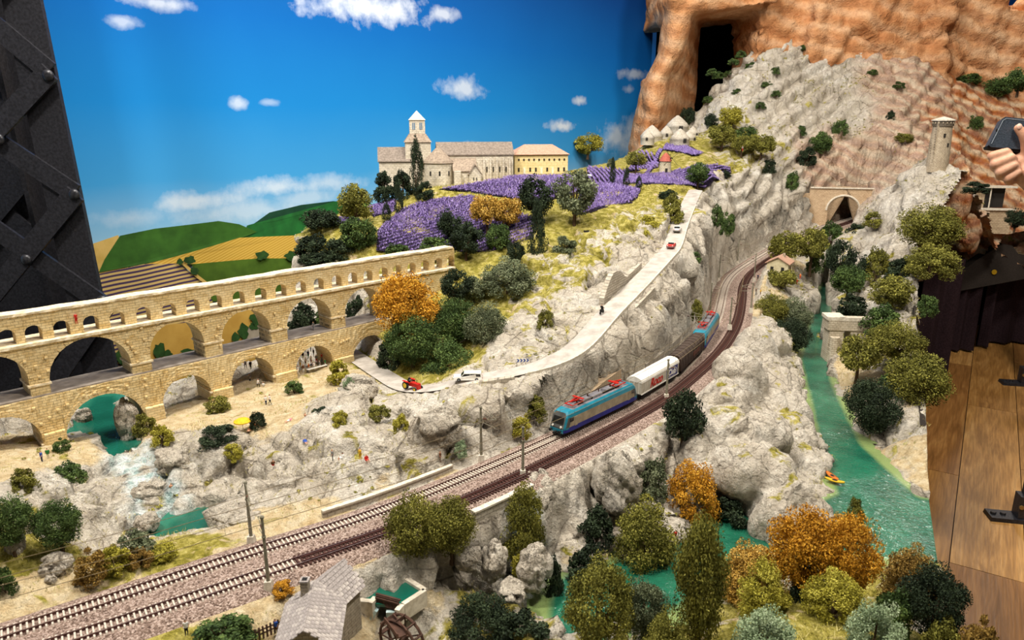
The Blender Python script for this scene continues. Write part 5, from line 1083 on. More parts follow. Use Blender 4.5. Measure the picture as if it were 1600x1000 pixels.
# tunnel portal of the railway
c = atz(1314, 347, .90); T = thing('tunnel_portal', 'brick railway tunnel portal with a dark arch below the mountain', 'tunnel', tuple(c), radians(-14)); m = MB(); R_, Wd, Hh = .066, .30, .155
pr = [(-Wd / 2, -.03), (-R_, -.03)] + [(-R_ * cos(pi * i / 16), .055 + R_ * .95 * sin(pi * i / 16)) for i in range(17)] + [(R_, -.03), (Wd / 2, -.03), (Wd / 2, Hh), (0, Hh + .008), (-Wd / 2, Hh)]
n = len(pr); vs = [(x, y, z) for y in (-.012, .012) for x, z in pr]; bm = bmesh.new(); vv = [bm.verts.new(v) for v in vs]; f1 = bm.faces.new(vv[:n]); f2 = bm.faces.new(vv[n:][::-1])
for i in range(n): bm.faces.new((vv[i], vv[n + i], vv[n + (i + 1) % n], vv[(i + 1) % n]))
bmesh.ops.triangulate(bm, faces=[f1, f2]); bmesh.ops.recalc_face_normals(bm, faces=bm.faces); me = bpy.data.meshes.new('portal_wall'); bm.to_mesh(me); bm.free(); me.materials.append(masonry('portal_brick', ('#b79c7c', '#c8ad8c', '#d5bd9e', '#93785a'), .012, .006, '#8a7052')); o = bpy.data.objects.new('portal_wall', me); COL.objects.link(o); o.parent = T
MB().bar((-Wd / 2, -.013, Hh + .002), (Wd / 2, -.013, Hh + .002), .01, .006).build('portal_coping', COPE, T); MB().tube([(-(R_ + .006) * cos(pi * i / 16), -.0125, .055 + (R_ + .006) * .95 * sin(pi * i / 16)) for i in range(17)], .005, 6).build('portal_arch_ring', COPE, T)
m = MB(); m.add([(x, y, z) for y in (.012, .25) for x, z in pr[1:-3]], [(i, i + 1, (n - 4) + i + 1, (n - 4) + i) for i in range(n - 5)] + [tuple(range(n - 4, 2 * (n - 4)))]); m.build('tunnel_tube', M('tunnel_dark', '#1b1714', '#100e0c'), T, fix=False)  # tube and its end wall in near-black
MB().box((-.20, -.03, .05), (.14, .012, .16), radians(28)).build('wing_wall', masonry('portal_brick2', ('#b79c7c', '#c8ad8c', '#d5bd9e', '#93785a'), .012, .006, '#8a7052'), T)
# ------------------------------------------------------------------ foliage
def leaf_mat(name, cols, rough=.75):
    t = NT(name); at = t.n('ShaderNodeAttribute', attribute_name='tone'); n = t.noise(t.coord('Object'), 6, 2)
    f = t.math('ADD', t.math('MULTIPLY', at.outputs['Fac'], .75), t.math('MULTIPLY', n, .25)); t.base(t.ramp(f, [(.12, cols[0]), (.5, cols[1]), (.9, cols[2])])); return t.set(rough, 0, .2)
LEAF = {'olive': leaf_mat('olive_leaves', ('#3f4016', '#6f6d2c', '#9d9846')), 'dark': leaf_mat('dark_leaves', ('#141c14', '#26321f', '#435036')), 'green': leaf_mat('green_leaves', ('#24341a', '#425629', '#6c8042')), 'grey': leaf_mat('grey_green_leaves', ('#3b4330', '#626a4c', '#8e9373')),
        'orange': leaf_mat('orange_leaves', ('#7d5410', '#bb8420', '#dcac40')), 'ochre': leaf_mat('ochre_leaves', ('#7a5a1c', '#b08a38', '#d2b062')), 'pale': leaf_mat('pale_leaves', ('#5b6f50', '#8a9c76', '#b7c4a0')), 'yellow': leaf_mat('yellow_green_leaves', ('#6a6418', '#9c9432', '#c8be58')), 'red': leaf_mat('red_leaves', ('#4a1c16', '#76342a', '#945040')), 'brown': leaf_mat('brown_leaves', ('#54401a', '#84682e', '#ab8c48'))}
BARK = M('bark', '#5b4632', '#3c2d20', scale=60, rough=.9)
def crown(seed, kind, nleaf, leaf, nclump):
    g = np.random.default_rng(seed); C = []; R = []
    while len(C) < nclump:
        if kind == 'cypress': z = g.uniform(.04, .98); r = .46 * min(1, (z + .15) * 2.4) * max(0.08, (1 - z ** 3.2)) ; a = g.uniform(0, 2 * pi); q = sqrt(g.uniform(.2, 1)) * r; C.append((q * cos(a), q * sin(a), z)); R.append(.11)
        else:
            p = g.normal(size=3); p /= np.linalg.norm(p); p *= g.uniform(.45, 1) ** .5
            if kind == 'round': c = (p[0] * .38, p[1] * .38, .56 + p[2] * .34)
            elif kind == 'column': c = (p[0] * .34, p[1] * .34, .50 + p[2] * .42 + (.05 if p[0] > .1 else -.03))
            elif kind == 'spread': c = (p[0] * .40, p[1] * .40, .66 + p[2] * .24 - .25 * (p[0] ** 2 + p[1] ** 2) * .4)
            else: 
                if p[2] < -.2: continue
                c = (p[0] * .42, p[1] * .42, .08 + max(0, p[2] + .1) * .72)
            C.append(c); R.append(g.uniform(.10, .18))
    C = np.array(C); R = np.array(R); k = g.integers(0, nclump, nleaf); d = g.normal(size=(nleaf, 3)); d /= np.linalg.norm(d, axis=1)[:, None]; rr = R[k] * g.uniform(.2, 1, nleaf) ** .4
    zs = 1.4 if kind == 'cypress' else .85
    P = C[k] + d * rr[:, None] * np.array([1, 1, zs]); u = g.normal(size=(nleaf, 3)); u /= np.linalg.norm(u, axis=1)[:, None]; n_ = d + .8 * g.normal(size=(nleaf, 3)); v = np.cross(n_, u); v /= np.linalg.norm(v, axis=1)[:, None] + 1e-9
    L = leaf * g.uniform(.6, 1.3, nleaf)[:, None]; V = np.stack([P - u * L, P - v * L * .55, P + u * L, P + v * L * .55], 1).reshape(-1, 3)
    F_ = np.arange(nleaf * 4).reshape(-1, 4); me_o = npmesh('foliage', V, F_, LEAF['olive'], smooth=False)
    tone = np.repeat(np.clip(.5 * g.uniform(0, 1, nleaf) + .5 * g.uniform(0, 1, nclump)[k], 0, 1), 4).astype(np.float32); at = me_o.data.attributes.new('tone', 'FLOAT', 'POINT'); at.data.foreach_set('value', tone)
    me = me_o.data; bpy.data.objects.remove(me_o)
    # trunk and limbs
    m = MB()
    if kind == 'round' or kind == 'spread':
        h = .34 if kind == 'round' else .44; m.tube([(0, 0, -.06), (.01, 0, h * .5), (0, .01, h)], [.045, .035, .03], 7)
        for c in C[g.permutation(nclump)[:9]]: m.tube([(0, .01, h * .8), tuple(np.array((0, 0, h)) * .4 + c * .6 - np.array((0, 0, .05))), tuple(c)], [.024, .016, .006], 5)
    else:
        m.tube([(0, 0, -.08), (0, 0, .3)], [.03, .02], 6)
        for c in C[g.permutation(nclump)[:6]]: m.tube([(0, 0, 0), tuple(c * .6), tuple(c)], [.02, .012, .005], 5)
    b = m.build('trunk', BARK); tm = b.data; bpy.data.objects.remove(b)
    if kind == 'cypress':
        pass
    return me, tm
PROTO = {'round': [crown(i, 'round', 6500, .027, 52) for i in (1, 2, 3)], 'spread': [crown(i, 'spread', 5500, .027, 44) for i in (4, 5)], 'bush': [crown(i, 'bush', 4800, .034, 38) for i in (6, 7, 8)], 'cypress': [crown(i, 'cypress', 5500, .024, 70) for i in (9, 10)],
         'big': [crown(i, 'round', 20000, .0150, 80) for i in (11, 12)], 'bigbush': [crown(i, 'bush', 16000, .018, 64) for i in (13, 14)], 'bigcypress': [crown(15, 'column', 22000, .015, 110)]}
NAMES = {'round': ('tree', 'tree'), 'spread': ('tree', 'tree'), 'big': ('tree', 'tree'), 'bush': ('shrub', 'shrub'), 'bigbush': ('shrub', 'shrub'), 'cypress': ('cypress_tree', 'tree'), 'bigcypress': ('cypress_tree', 'tree')}
_tn = 0
def plant(x0, y0, x1, y1, shape, col, d, label, group=None):
    global _tn; _tn += 1
    cx = (x0 + x1) / 2; b = hit(cx, y1, 2.3 if y0 < 300 else .55) if d is None else atd(cx, y1, d)
    if d is not None and zt(b.x, b.y) < b.z: b.z = max(zt(b.x, b.y), b.z - .03)
    r = ray(cx, y0); top = CAMZ + r.z * (b.y / r.y); dd = pix(b)[2]; W_ = (x1 - x0) * dd / FPX * 1.04; H = max(top - b.z, W_ * .5)
    me, tm = PROTO[shape][_tn % len(PROTO[shape])]; nm, cat = NAMES[shape]
    T = thing(nm, label, cat, (b.x, b.y, b.z), 0, group); T.rotation_euler.z = (_tn * 2.4) % 6.28; T.scale = (W_, W_, H)
    inst(me, 'foliage', T, mats=[LEAF[col]]); inst(tm, 'trunk', T); return T
TREES = [
 # hill crest and lavender
 (525, 285, 588, 356, 'round', 'olive', 2.18, 'tall olive-green tree at the left end of the lavender terraces'), (583, 258, 618, 300, 'bush', 'dark', 2.36, 'dark round tree in front of the abbey transept'), (612, 260, 648, 302, 'bush', 'dark', 2.38, 'dark tree between the transept trees and the tall abbey cypress'),
 (640, 218, 664, 292, 'cypress', 'dark', 2.36, 'tall dark cypress before the abbey bell tower'), (650, 278, 678, 305, 'bush', 'dark', 2.33, 'dark shrub at the foot of the abbey cypress'), (615, 288, 632, 332, 'cypress', 'dark', 2.25, 'slim dark cypress between two lavender patches'), (596, 318, 613, 345, 'cypress', 'dark', 2.18, 'short dark cypress left of the big lavender field'),
 (470, 325, 535, 372, 'spread', 'dark', 2.15, 'flat-crowned dark tree at the outermost hill edge'), (462, 360, 520, 408, 'bush', 'dark', 2.06, 'dark shrub spilling over the pale hill end'), (510, 362, 560, 410, 'bush', 'dark', 2.05, 'dark shrub right of the shrub on the hill end'), (530, 335, 594, 402, 'round', 'green', 2.06, 'mid-green tree bordering the big lavender field'), (478, 390, 530, 416, 'bush', 'dark', 2.03, 'low dark shrub just above the aqueduct coping'),
 (732, 297, 790, 372, 'spread', 'ochre', 2.08, 'golden-brown tree in the big lavender field, the taller of two'), (768, 305, 818, 362, 'round', 'ochre', 2.10, 'golden-brown tree in the big lavender field, the smaller of two'), (808, 272, 866, 345, 'round', 'dark', 2.12, 'dark green tree left of the large olive tree at the field path'), (862, 262, 932, 352, 'round', 'grey', 2.10, 'large grey-olive tree with bare trunk by the field path'),
 (822, 318, 856, 422, 'cypress', 'dark', 1.98, 'tallest dark cypress on the scrub hillside'), (680, 326, 728, 380, 'round', 'dark', 2.06, 'dark tree at the lower edge of the lavender'), (700, 345, 757, 408, 'round', 'dark', 1.98, 'dark tree above the end of the aqueduct'), (757, 346, 800, 402, 'round', 'green', 2.02, 'mid-green tree under the golden trees'), (600, 378, 642, 402, 'bush', 'green', 2.02, 'low green shrub along the coping below the lavender'), (652, 364, 704, 402, 'bush', 'green', 2.01, 'green shrub beside the dark tree at the aqueduct end'),
 (790, 375, 822, 420, 'round', 'dark', 1.98, 'dark bush left of the tallest cypress'), (893, 207, 943, 247, 'round', 'yellow', 2.75, 'yellow-green round tree behind the cream building'), (807, 255, 815, 272, 'bush', 'green', 2.6, 'tiny green shrub between abbey and cream building'), (975, 235, 1011, 271, 'spread', 'olive', 2.66, 'small leaning olive tree among the upper lavender'), (951, 248, 963, 288, 'cypress', 'dark', 2.52, 'small cypress in lavender, leftmost of three'), (972, 262, 985, 292, 'cypress', 'dark', 2.50, 'small cypress in lavender, middle of three'), (992, 276, 1004, 296, 'cypress', 'dark', 2.46, 'small cypress in lavender, rightmost of three'), (948, 245, 962, 262, 'bush', 'grey', 2.62, 'small grey shrub above the three cypresses'),
 (1069, 252, 1110, 293, 'round', 'green', 2.50, 'round-headed green tree where the road reaches the lavender'), (1125, 264, 1142, 277, 'bush', 'dark', 2.62, 'dark low shrub at the right tip of the lavender'), (1028, 296, 1066, 345, 'bush', 'olive', 2.26, 'olive shrub left of the steep road'), (1028, 293, 1058, 312, 'bush', 'dark', 2.35, 'dark shrub above the olive shrub by the steep road'), (994, 330, 1032, 376, 'bush', 'yellow', 2.13, 'yellow-green shrub on the slope above the grey stone wall'), (1110, 315, 1132, 340, 'bush', 'green', 2.38, 'green shrub on white rock right of the road, upper'), (1125, 325, 1149, 352, 'bush', 'green', 2.36, 'green shrub on white rock right of the road, lower'),
 (862, 362, 902, 402, 'bush', 'grey', 1.98, 'grey-green shrub beside the tallest cypress'), (750, 396, 836, 458, 'bigbush', 'grey', 1.82, 'large grey-olive bush in the middle of the hillside'), (943, 366, 961, 384, 'bush', 'red', 2.03, 'small dark red bush on the grassy slope'), (960, 355, 975, 375, 'bush', 'pale', 2.1, 'small pale bush near the dark red bush'), (838, 480, 868, 514, 'bush', 'olive', 1.60, 'olive bush at the top of the ribbed cliff above the road'), (1080, 460, 1098, 485, 'bush', 'olive', 1.93, 'olive bush clinging to the cliff above the far curve'), (1072, 390, 1096, 410, 'bush', 'green', 2.06, 'green bush on the cliff beside the red car'),
 # wooded slope right of the aqueduct
 (583, 423, 692, 532, 'big', 'orange', 1.66, 'big orange autumn tree against the aqueduct'), (688, 418, 742, 482, 'round', 'dark', 1.80, 'dark tree behind the big orange autumn tree'), (600, 490, 690, 580, 'big', 'green', 1.60, 'dark green tree under the big orange tree'), (672, 462, 748, 548, 'big', 'green', 1.66, 'green tree right of the orange tree by the road'), (722, 470, 792, 556, 'big', 'grey', 1.63, 'grey-green tree nearest the white station wagon'), (660, 520, 745, 592, 'bigbush', 'green', 1.57, 'low green thicket above the white station wagon'), (590, 520, 640, 582, 'bush', 'dark', 1.66, 'dark thicket where the road leaves the aqueduct'), (715, 430, 765, 480, 'round', 'grey', 1.82, 'grey-green tree below the large grey-olive bush'),
 # behind the aqueduct
 (450, 465, 500, 525, 'bush', 'dark', 1.95, 'dark bush seen through the fifth middle arch'), (490, 470, 525, 512, 'bush', 'green', 1.95, 'green bush seen through the fifth middle arch'), (541, 455, 575, 505, 'bush', 'dark', 1.93, 'dark bush seen through the sixth middle arch'),
 # beach below the aqueduct
 (20, 726, 62, 772, 'bush', 'olive', None, 'olive bush on the sand at the left picture edge, below the bathers'), (84, 720, 132, 754, 'bush', 'green', None, 'green bush on the flat white rock left of the rapids'), (84, 682, 110, 706, 'bush', 'green', None, 'small green bush at the aqueduct pier left of the pool'), (210, 640, 245, 680, 'bush', 'olive', 1.36, 'olive bush on the right bank of the aqueduct pool'), (235, 660, 272, 692, 'bush', 'yellow', 1.31, 'yellowish bush beside the olive bush at the pool'), (320, 616, 359, 642, 'bush', 'olive', None, 'olive bush before the fourth aqueduct pier'), (310, 660, 372, 694, 'bush', 'dark', None, 'wide dark bush on the sand near the yellow parasol'), (390, 640, 416, 668, 'bush', 'dark', None, 'dark round bush right behind the yellow parasol'),
 (348, 690, 379, 718, 'bush', 'yellow', None, 'yellow-green bush in a crack of the beach rocks'), (512, 555, 548, 597, 'bush', 'yellow', None, 'yellow-green bush at the last arch of the aqueduct'), (534, 585, 562, 617, 'bush', 'pale', None, 'pale green bush beside the boulder at the road bend'), (446, 592, 474, 614, 'bush', 'green', None, 'small green bush before the crowded arch'), (487, 632, 517, 656, 'bush', 'dark', None, 'dark bush on the middle beach rocks'), (518, 640, 547, 666, 'bush', 'yellow', None, 'yellow-green bush next to the dark bush on the middle beach'), (576, 627, 612, 656, 'bush', 'olive', None, 'olive bush below the red tractor, left of two'), (612, 643, 641, 674, 'bush', 'yellow', None, 'yellow-green bush below the red tractor, right of two'), (709, 685, 731, 712, 'bush', 'pale', None, 'pale green bush under the big round boulder'), (800, 640, 832, 684, 'bush', 'yellow', None, 'yellow-green bush on the rock bank before the front locomotive'), (822, 612, 855, 655, 'bush', 'olive', None, 'olive bush in the cleft under the road wall'),
 # left foreground
 (-14, 772, 62, 866, 'big', 'green', None, 'dark green leafy tree at the left picture edge'), (58, 782, 138, 864, 'big', 'green', None, 'dark green leafy tree standing on the left boulders'), (-8, 880, 26, 926, 'bush', 'green', None, 'green bush cut by the left picture edge'), (184, 826, 242, 872, 'bush', 'grey', None, 'grey-green bush at the shore of the lower pool'), (120, 852, 172, 908, 'bush', 'brown', None, 'mustard brown shrub, leftmost of the trackside row'), (158, 846, 205, 892, 'bush', 'yellow', None, 'mustard yellow shrub, second of the trackside row'), (200, 852, 240, 884, 'bush', 'brown', None, 'mustard brown shrub, third of the trackside row'), (236, 846, 276, 872, 'bush', 'yellow', None, 'mustard yellow shrub, last of the trackside row'), (425, 905, 460, 928, 'bush', 'orange', None, 'small orange bush behind the mill roof'), (300, 975, 400, 1010, 'bush', 'green', None, 'green bush at the bottom edge left of the mill'),
 # gorge
 (603, 768, 702, 888, 'big', 'olive', 1.0, 'big olive tree between the near track and the mill pond, left half'), (662, 775, 750, 876, 'big', 'olive', 1.03, 'big olive tree between the near track and the mill pond, right half'), (784, 742, 853, 832, 'bigbush', 'olive', 1.10, 'olive bush hanging on the wall below the near track'), (1028, 608, 1100, 718, 'spread', 'dark', 1.36, 'dark blue-green tree leaning beside the rock arch'), (1036, 710, 1120, 792, 'bigbush', 'orange', 1.28, 'orange-brown shrub left of the rock arch'), (994, 708, 1046, 775, 'bush', 'grey', 1.27, 'grey-green shrub left of the orange-brown shrub'), (956, 768, 1054, 868, 'bigbush', 'olive', 1.16, 'round olive bush on the little beach of the gorge'), (902, 784, 962, 836, 'bush', 'dark', 1.18, 'dark shrub in the shaded gorge wall'), (880, 845, 950, 900, 'bush', 'dark', 1.12, 'dark shrub over the water left of the little beach'), (800, 848, 842, 882, 'bush', 'yellow', 1.08, 'yellow-green tuft between the gorge boulders'), (1105, 772, 1170, 815, 'bush', 'dark', 1.27, 'dark shrub under the opening of the rock arch'), (848, 862, 880, 905, 'bush', 'dark', 1.07, 'dark shrub beside the gorge rapids'),
 (700, 922, 805, 1004, 'bigbush', 'dark', .98, 'dark grey-green thicket right of the mill wheel'), (770, 950, 860, 1015, 'bush', 'dark', .96, 'dark thicket at the bottom edge below the rapids'),
 (876, 872, 990, 1012, 'big', 'olive', .92, 'large olive tree at the bottom over the turquoise water'), (960, 905, 1045, 1012, 'big', 'grey', .95, 'grey-green tree between the large olive tree and the tall cypress'), (1036, 800, 1134, 1015, 'bigcypress', 'olive', .90, 'tall double-tipped olive cypress in the foreground'), (1000, 945, 1075, 1010, 'bigbush', 'olive', .87, 'olive thicket at the foot of the tall foreground cypress'),
 (1122, 842, 1225, 935, 'bigbush', 'ochre', 1.02, 'tan autumn shrub right of the tall foreground cypress'), (1190, 792, 1310, 930, 'big', 'orange', 1.0, 'bright orange tree in front of the rock arch, left crown'), (1270, 800, 1368, 935, 'big', 'orange', .98, 'bright orange tree in front of the rock arch, right crown'), (1150, 868, 1230, 945, 'bigbush', 'yellow', .96, 'yellow-green bush on the near knoll, left of two'), (1255, 885, 1345, 960, 'bigbush', 'yellow', .93, 'yellow-green bush on the near knoll, right of two'), (1234, 855, 1274, 915, 'bush', 'dark', .98, 'dark bush between the orange crowns'), (1378, 843, 1462, 915, 'bigbush', 'brown', 1.02, 'orange-brown shrub at the river mouth'), (1395, 880, 1500, 1010, 'big', 'dark', .93, 'dark green tree at the near corner of the layout'), (1358, 910, 1420, 1000, 'bush', 'green', .93, 'green shrub left of the dark corner tree'), (1322, 932, 1408, 1005, 'bigbush', 'pale', .84, 'pale green bush low on the near knoll'), (1145, 945, 1245, 1010, 'bigbush', 'pale', .82, 'blue-green bush at the bottom edge of the near knoll'), (1440, 960, 1500, 1015, 'bush', 'olive', .88, 'olive bush at the bottom edge by the floor'), (1498, 952, 1555, 1012, 'bush', 'brown', .86, 'mustard shrub overhanging the wooden floor'),
 (1320, 768, 1350, 812, 'bush', 'olive', 1.22, 'olive bush between rock arch and sunny river bend'),
 # far curve and right bank
 (1196, 355, 1256, 412, 'spread', 'olive', 2.72, 'olive tree left behind the track house'), (1240, 352, 1292, 416, 'spread', 'olive', 2.75, 'olive tree right behind the track house'), (1194, 416, 1243, 464, 'spread', 'olive', 2.52, 'small olive tree in front of the track house'), (1172, 458, 1232, 520, 'big', 'olive', 2.28, 'wide olive tree between far curve and river'), (1205, 462, 1266, 530, 'big', 'grey', 2.30, 'grey-olive tree overhanging the river'), (1195, 496, 1265, 560, 'big', 'dark', 2.18, 'dark tree at the river behind the rock arch peak'), (1278, 340, 1318, 380, 'bush', 'green', 3.05, 'green bush left under the tunnel mouth'), (1318, 342, 1356, 384, 'bush', 'dark', 3.0, 'dark bush right under the tunnel mouth'), (1348, 326, 1376, 354, 'bush', 'olive', 3.0, 'olive bush beside the tunnel coping'), (1262, 385, 1290, 412, 'bush', 'green', 2.8, 'green bush on the river cliff by the track house'),
 (1288, 372, 1334, 434, 'round', 'dark', 2.65, 'dark tree at the head of the river'), (1293, 412, 1352, 468, 'round', 'green', 2.42, 'green tree on the right river bank near its head'), (1325, 398, 1362, 440, 'round', 'dark', 2.5, 'dark tree behind the green river head tree'), (1398, 318, 1500, 400, 'big', 'olive', 2.25, 'large olive tree under the watchtower'), (1410, 375, 1492, 432, 'bigbush', 'olive', 2.15, 'olive thicket below the large watchtower tree'), (1382, 395, 1430, 445, 'bush', 'dark', 2.2, 'dark bush on the rock below the watchtower tree'), (1354, 428, 1426, 484, 'round', 'olive', 2.12, 'olive tree on the bank above the ruined bridge'), (1303, 452, 1358, 494, 'bush', 'dark', 2.25, 'dark bush at the water above the ruined bridge'), (1345, 470, 1405, 520, 'bush', 'green', 2.05, 'green thicket behind the ruined bridge'), (1304, 520, 1372, 588, 'spread', 'olive', 1.86, 'olive tree with bare stems beside the ruined bridge pier'), (1352, 500, 1440, 572, 'big', 'olive', 1.86, 'tall olive tree above the bare-stemmed bank tree'), (1375, 548, 1478, 650, 'big', 'olive', 1.68, 'large olive tree overhanging the wooden floor'), (1312, 590, 1400, 690, 'big', 'dark', 1.62, 'dark tree by the sandy bank of the river'), (1355, 575, 1420, 640, 'bush', 'green', 1.72, 'green thicket between the dark bank tree and the floor edge'), (1350, 380, 1388, 425, 'bush', 'olive', 2.45, 'olive bush on the white rock below the tunnel'), (1430, 455, 1462, 490, 'bush', 'green', 2.0, 'small green bush at the layout edge above the curtain'),
 # mountain
 (1060, 165, 1086, 202, 'round', 'dark', 3.35, 'dark tree at the cave foot above the stone huts'), (1119, 164, 1160, 204, 'round', 'yellow', 3.3, 'yellow-green tree on the limestone hill'), (1098, 176, 1122, 206, 'round', 'dark', 3.3, 'dark tree left of the yellow-green hill tree'), (1102, 192, 1152, 236, 'round', 'olive', 3.05, 'olive tree of the hill grove, leftmost'), (1145, 195, 1182, 226, 'round', 'green', 3.1, 'green tree at the back of the hill grove'), (1140, 210, 1176, 246, 'spread', 'olive', 2.95, 'olive tree of the hill grove, at its centre'), (1163, 204, 1212, 255, 'spread', 'olive', 2.9, 'olive tree of the hill grove, rightmost'), (1186, 246, 1214, 270, 'bush', 'dark', 2.82, 'dark shrub below the hill grove'), (1263, 204, 1300, 246, 'round', 'green', 3.12, 'green tree on the slope below the limestone face'), (1244, 224, 1276, 258, 'bush', 'dark', 3.05, 'dark shrub left of the green slope tree'), (1226, 264, 1248, 296, 'bush', 'green', 3.0, 'green shrub in the gully above the cliff'), (1300, 182, 1325, 212, 'bush', 'green', 3.2, 'green shrub under the cliff path'), (1242, 193, 1260, 212, 'bush', 'green', 3.25, 'small green shrub beside the cliff path wall'), (1384, 170, 1398, 188, 'bush', 'dark', 3.2, 'dark little shrub at the end of the cliff path'),
 (1494, 110, 1530, 132, 'bush', 'green', 3.45, 'green shrub on the ochre cliff above the tower'), (1533, 118, 1580, 158, 'round', 'green', 3.2, 'green tree on the ochre cliff above the hand'), (1565, 105, 1612, 150, 'round', 'green', 3.25, 'green tree at the right picture edge above the phone'), (1508, 176, 1534, 202, 'bush', 'green', 3.2, 'green shrub left of the phone'), (1503, 282, 1545, 302, 'bush', 'dark', 3.2, 'dark hedge above the viaduct parapet'), (1566, 325, 1602, 362, 'round', 'dark', 3.15, 'dark tree at the right end of the viaduct'), (1395, 205, 1425, 222, 'bush', 'olive', 3.0, 'olive shrub on the ledge left of the watchtower'),
]
for x, y, lab in [(1189, 73, 'highest'), (1158, 84, 'second highest'), (1146, 96, 'at the cave corner'), (1112, 112, 'at the cave edge, upper'), (1122, 117, 'at the cave edge, lower'), (1139, 115, 'in the middle of the bedding planes'), (1173, 102, 'on a single ledge'), (1211, 110, 'right of centre'), (1198, 132, 'below the right ledge'), (1151, 143, 'in a dry gully'), (1106, 155, 'on the left flank'), (1212, 146, 'on the lower right ledge'), (1188, 164, 'lowest'), (1256, 74, 'near the crest'), (1362, 113, 'on the pink strata'), (1404, 132, 'left of the red gully')]:
    TREES.append((x - 9, y - 7, x + 9, y + 6, 'bush', 'green', None, 'small green shrub on the bare limestone hill, ' + lab, 'shrubs on the limestone hill'))
for t_ in TREES:
    t_ = list(t_)
    if t_[6] is not None and t_[6] > 2.42 and t_[1] < 345 and t_[3] < 360: t_[6] = None      # these stand where the eye meets the ground
    plant(*t_)

# ------------------------------------------------------------------ lavender fields: rows of purple tufts following the slope
LAV = leaf_mat('lavender_flowers', ('#33264a', '#8a70b6', '#c2aee0'))
LAVS = M('lavender_mulch', '#4c3f58', '#33293f', scale=200, rough=.95)
def lavender(label, px, d_, dirpx, spacing, tuft=6):
    poly = []
    for (x, y) in px:
        p = hit(x, y, 1.8) if d_ == 2 else atd(x, y, d_ + (335 - y) * .004); 
        poly.append(p if d_ != 2 or p.y < 3.75 and pix(p)[2] > 2.005 else atd(x, y, 2.25))
    P = np.array([(p.x, p.y) for p in poly]); a, b = hit(*dirpx[0], 1.8), hit(*dirpx[1], 1.8); u = np.array([b.x - a.x, b.y - a.y]); u /= np.linalg.norm(u); v = np.array([-u[1], u[0]]); c = P.mean(0)
    s_ = (P - c) @ u; t_ = (P - c) @ v; pts = []
    for k, t in enumerate(np.arange(t_.min(), t_.max(), spacing)):
        S = np.arange(s_.min(), s_.max(), .0042); bend = .02 * np.sin(S * 5 + k * .02); q = c + S[:, None] * u + (t + bend)[:, None] * v; pts.append(q)
    Q = np.concatenate(pts); Q = Q[poly_sd(Q, P) < 0]; n = len(Q)
    Zq = ztv(Q); g = np.random.default_rng(n); N_ = n * tuft; C = np.repeat(np.column_stack([Q, Zq]), tuft, 0)
    C[:, :2] += g.normal(size=(N_, 2)) * .0009; C[:, 2] += g.uniform(.0005, .0058, N_); w = g.normal(size=(N_, 3)); w /= np.linalg.norm(w, axis=1)[:, None]; h = np.column_stack([g.normal(size=(N_, 2)) * .35, np.ones(N_)]); h /= np.linalg.norm(h, axis=1)[:, None]
    V = np.stack([C - w * .0016, C + w * .0016, C + h * .0062], 1).reshape(-1, 3); org = np.array([c[0], c[1], Zq.mean()])
    T = thing('lavender_field', label, 'field', tuple(org), 0, 'lavender fields'); o = npmesh('lavender_rows', V - org, np.arange(N_ * 3).reshape(-1, 3), LAV, T, False); o['kind'] = 'stuff'
    at = o.data.attributes.new('tone', 'FLOAT', 'POINT'); at.data.foreach_set('value', np.repeat(g.uniform(.35, 1, N_), 3).astype(np.float32))
    lo, hi = P.min(0), P.max(0); NS = int(np.prod(hi - lo) * 900000); S_ = g.uniform(lo, hi, (NS, 2)); S_ = S_[poly_sd(S_, P) < 0]; NS = len(S_); Cs = np.column_stack([S_, ztv(S_) + .001]); ws = g.normal(size=(NS, 3)) * np.array([1, 1, .15]); ws *= .0045 / np.linalg.norm(ws, axis=1)[:, None]; vs_ = np.cross(ws, [0, 0, 1])
    o = npmesh('mulch', (np.stack([Cs - ws, Cs + ws, Cs + vs_ * 1.5], 1).reshape(-1, 3)) - org, np.arange(NS * 3).reshape(-1, 3), LAVS, T, False); o['kind'] = 'stuff'
lavender('large purple lavender field in front of the abbey, with clear curved rows', [(590, 392), (592, 360), (628, 328), (690, 310), (735, 306), (790, 330), (835, 340), (832, 372), (770, 392), (660, 395)], 2, ((600, 375), (735, 345)), .0155)
lavender('small purple lavender patch left of the slim cypress', [(573, 308), (598, 303), (618, 312), (615, 335), (585, 340), (575, 325)], 2.28, ((575, 335), (616, 337)), .0125)
lavender('purple lavender strip at the outermost hill end', [(466, 352), (500, 344), (545, 330), (565, 340), (540, 352), (505, 358)], 2.26, ((475, 385), (540, 375)), .0125)
lavender('wide purple lavender field between the abbey and the grey-olive tree', [(686, 296), (740, 287), (810, 275), (915, 275), (925, 283), (920, 300), (868, 310), (830, 318), (800, 310), (735, 300)], 2, ((700, 296), (900, 280)), .0145)
lavender('rounded purple lavender field right of the grey-olive tree', [(918, 288), (960, 287), (1000, 297), (995, 310), (960, 322), (925, 332), (900, 335), (905, 310)], 2, ((920, 310), (990, 298)), .0125)
lavender('purple lavender field around the round-headed green tree', [(955, 288), (962, 274), (1010, 274), (1060, 266), (1095, 258), (1140, 262), (1142, 272), (1110, 288), (1065, 290), (1010, 288)], 2, ((970, 282), (1120, 272)), .013)
lavender('purple lavender slope behind the leaning olive tree', [(918, 262), (922, 245), (960, 237), (1000, 236), (1030, 250), (1028, 262), (985, 268), (940, 264)], 2, ((1030, 262), (975, 240)), .016)
lavender('narrow purple lavender band below the stone huts', [(965, 235), (990, 227), (1040, 225), (1080, 229), (1102, 240), (1085, 244), (1030, 234), (985, 236)], 2, ((975, 233), (1085, 236)), .013)
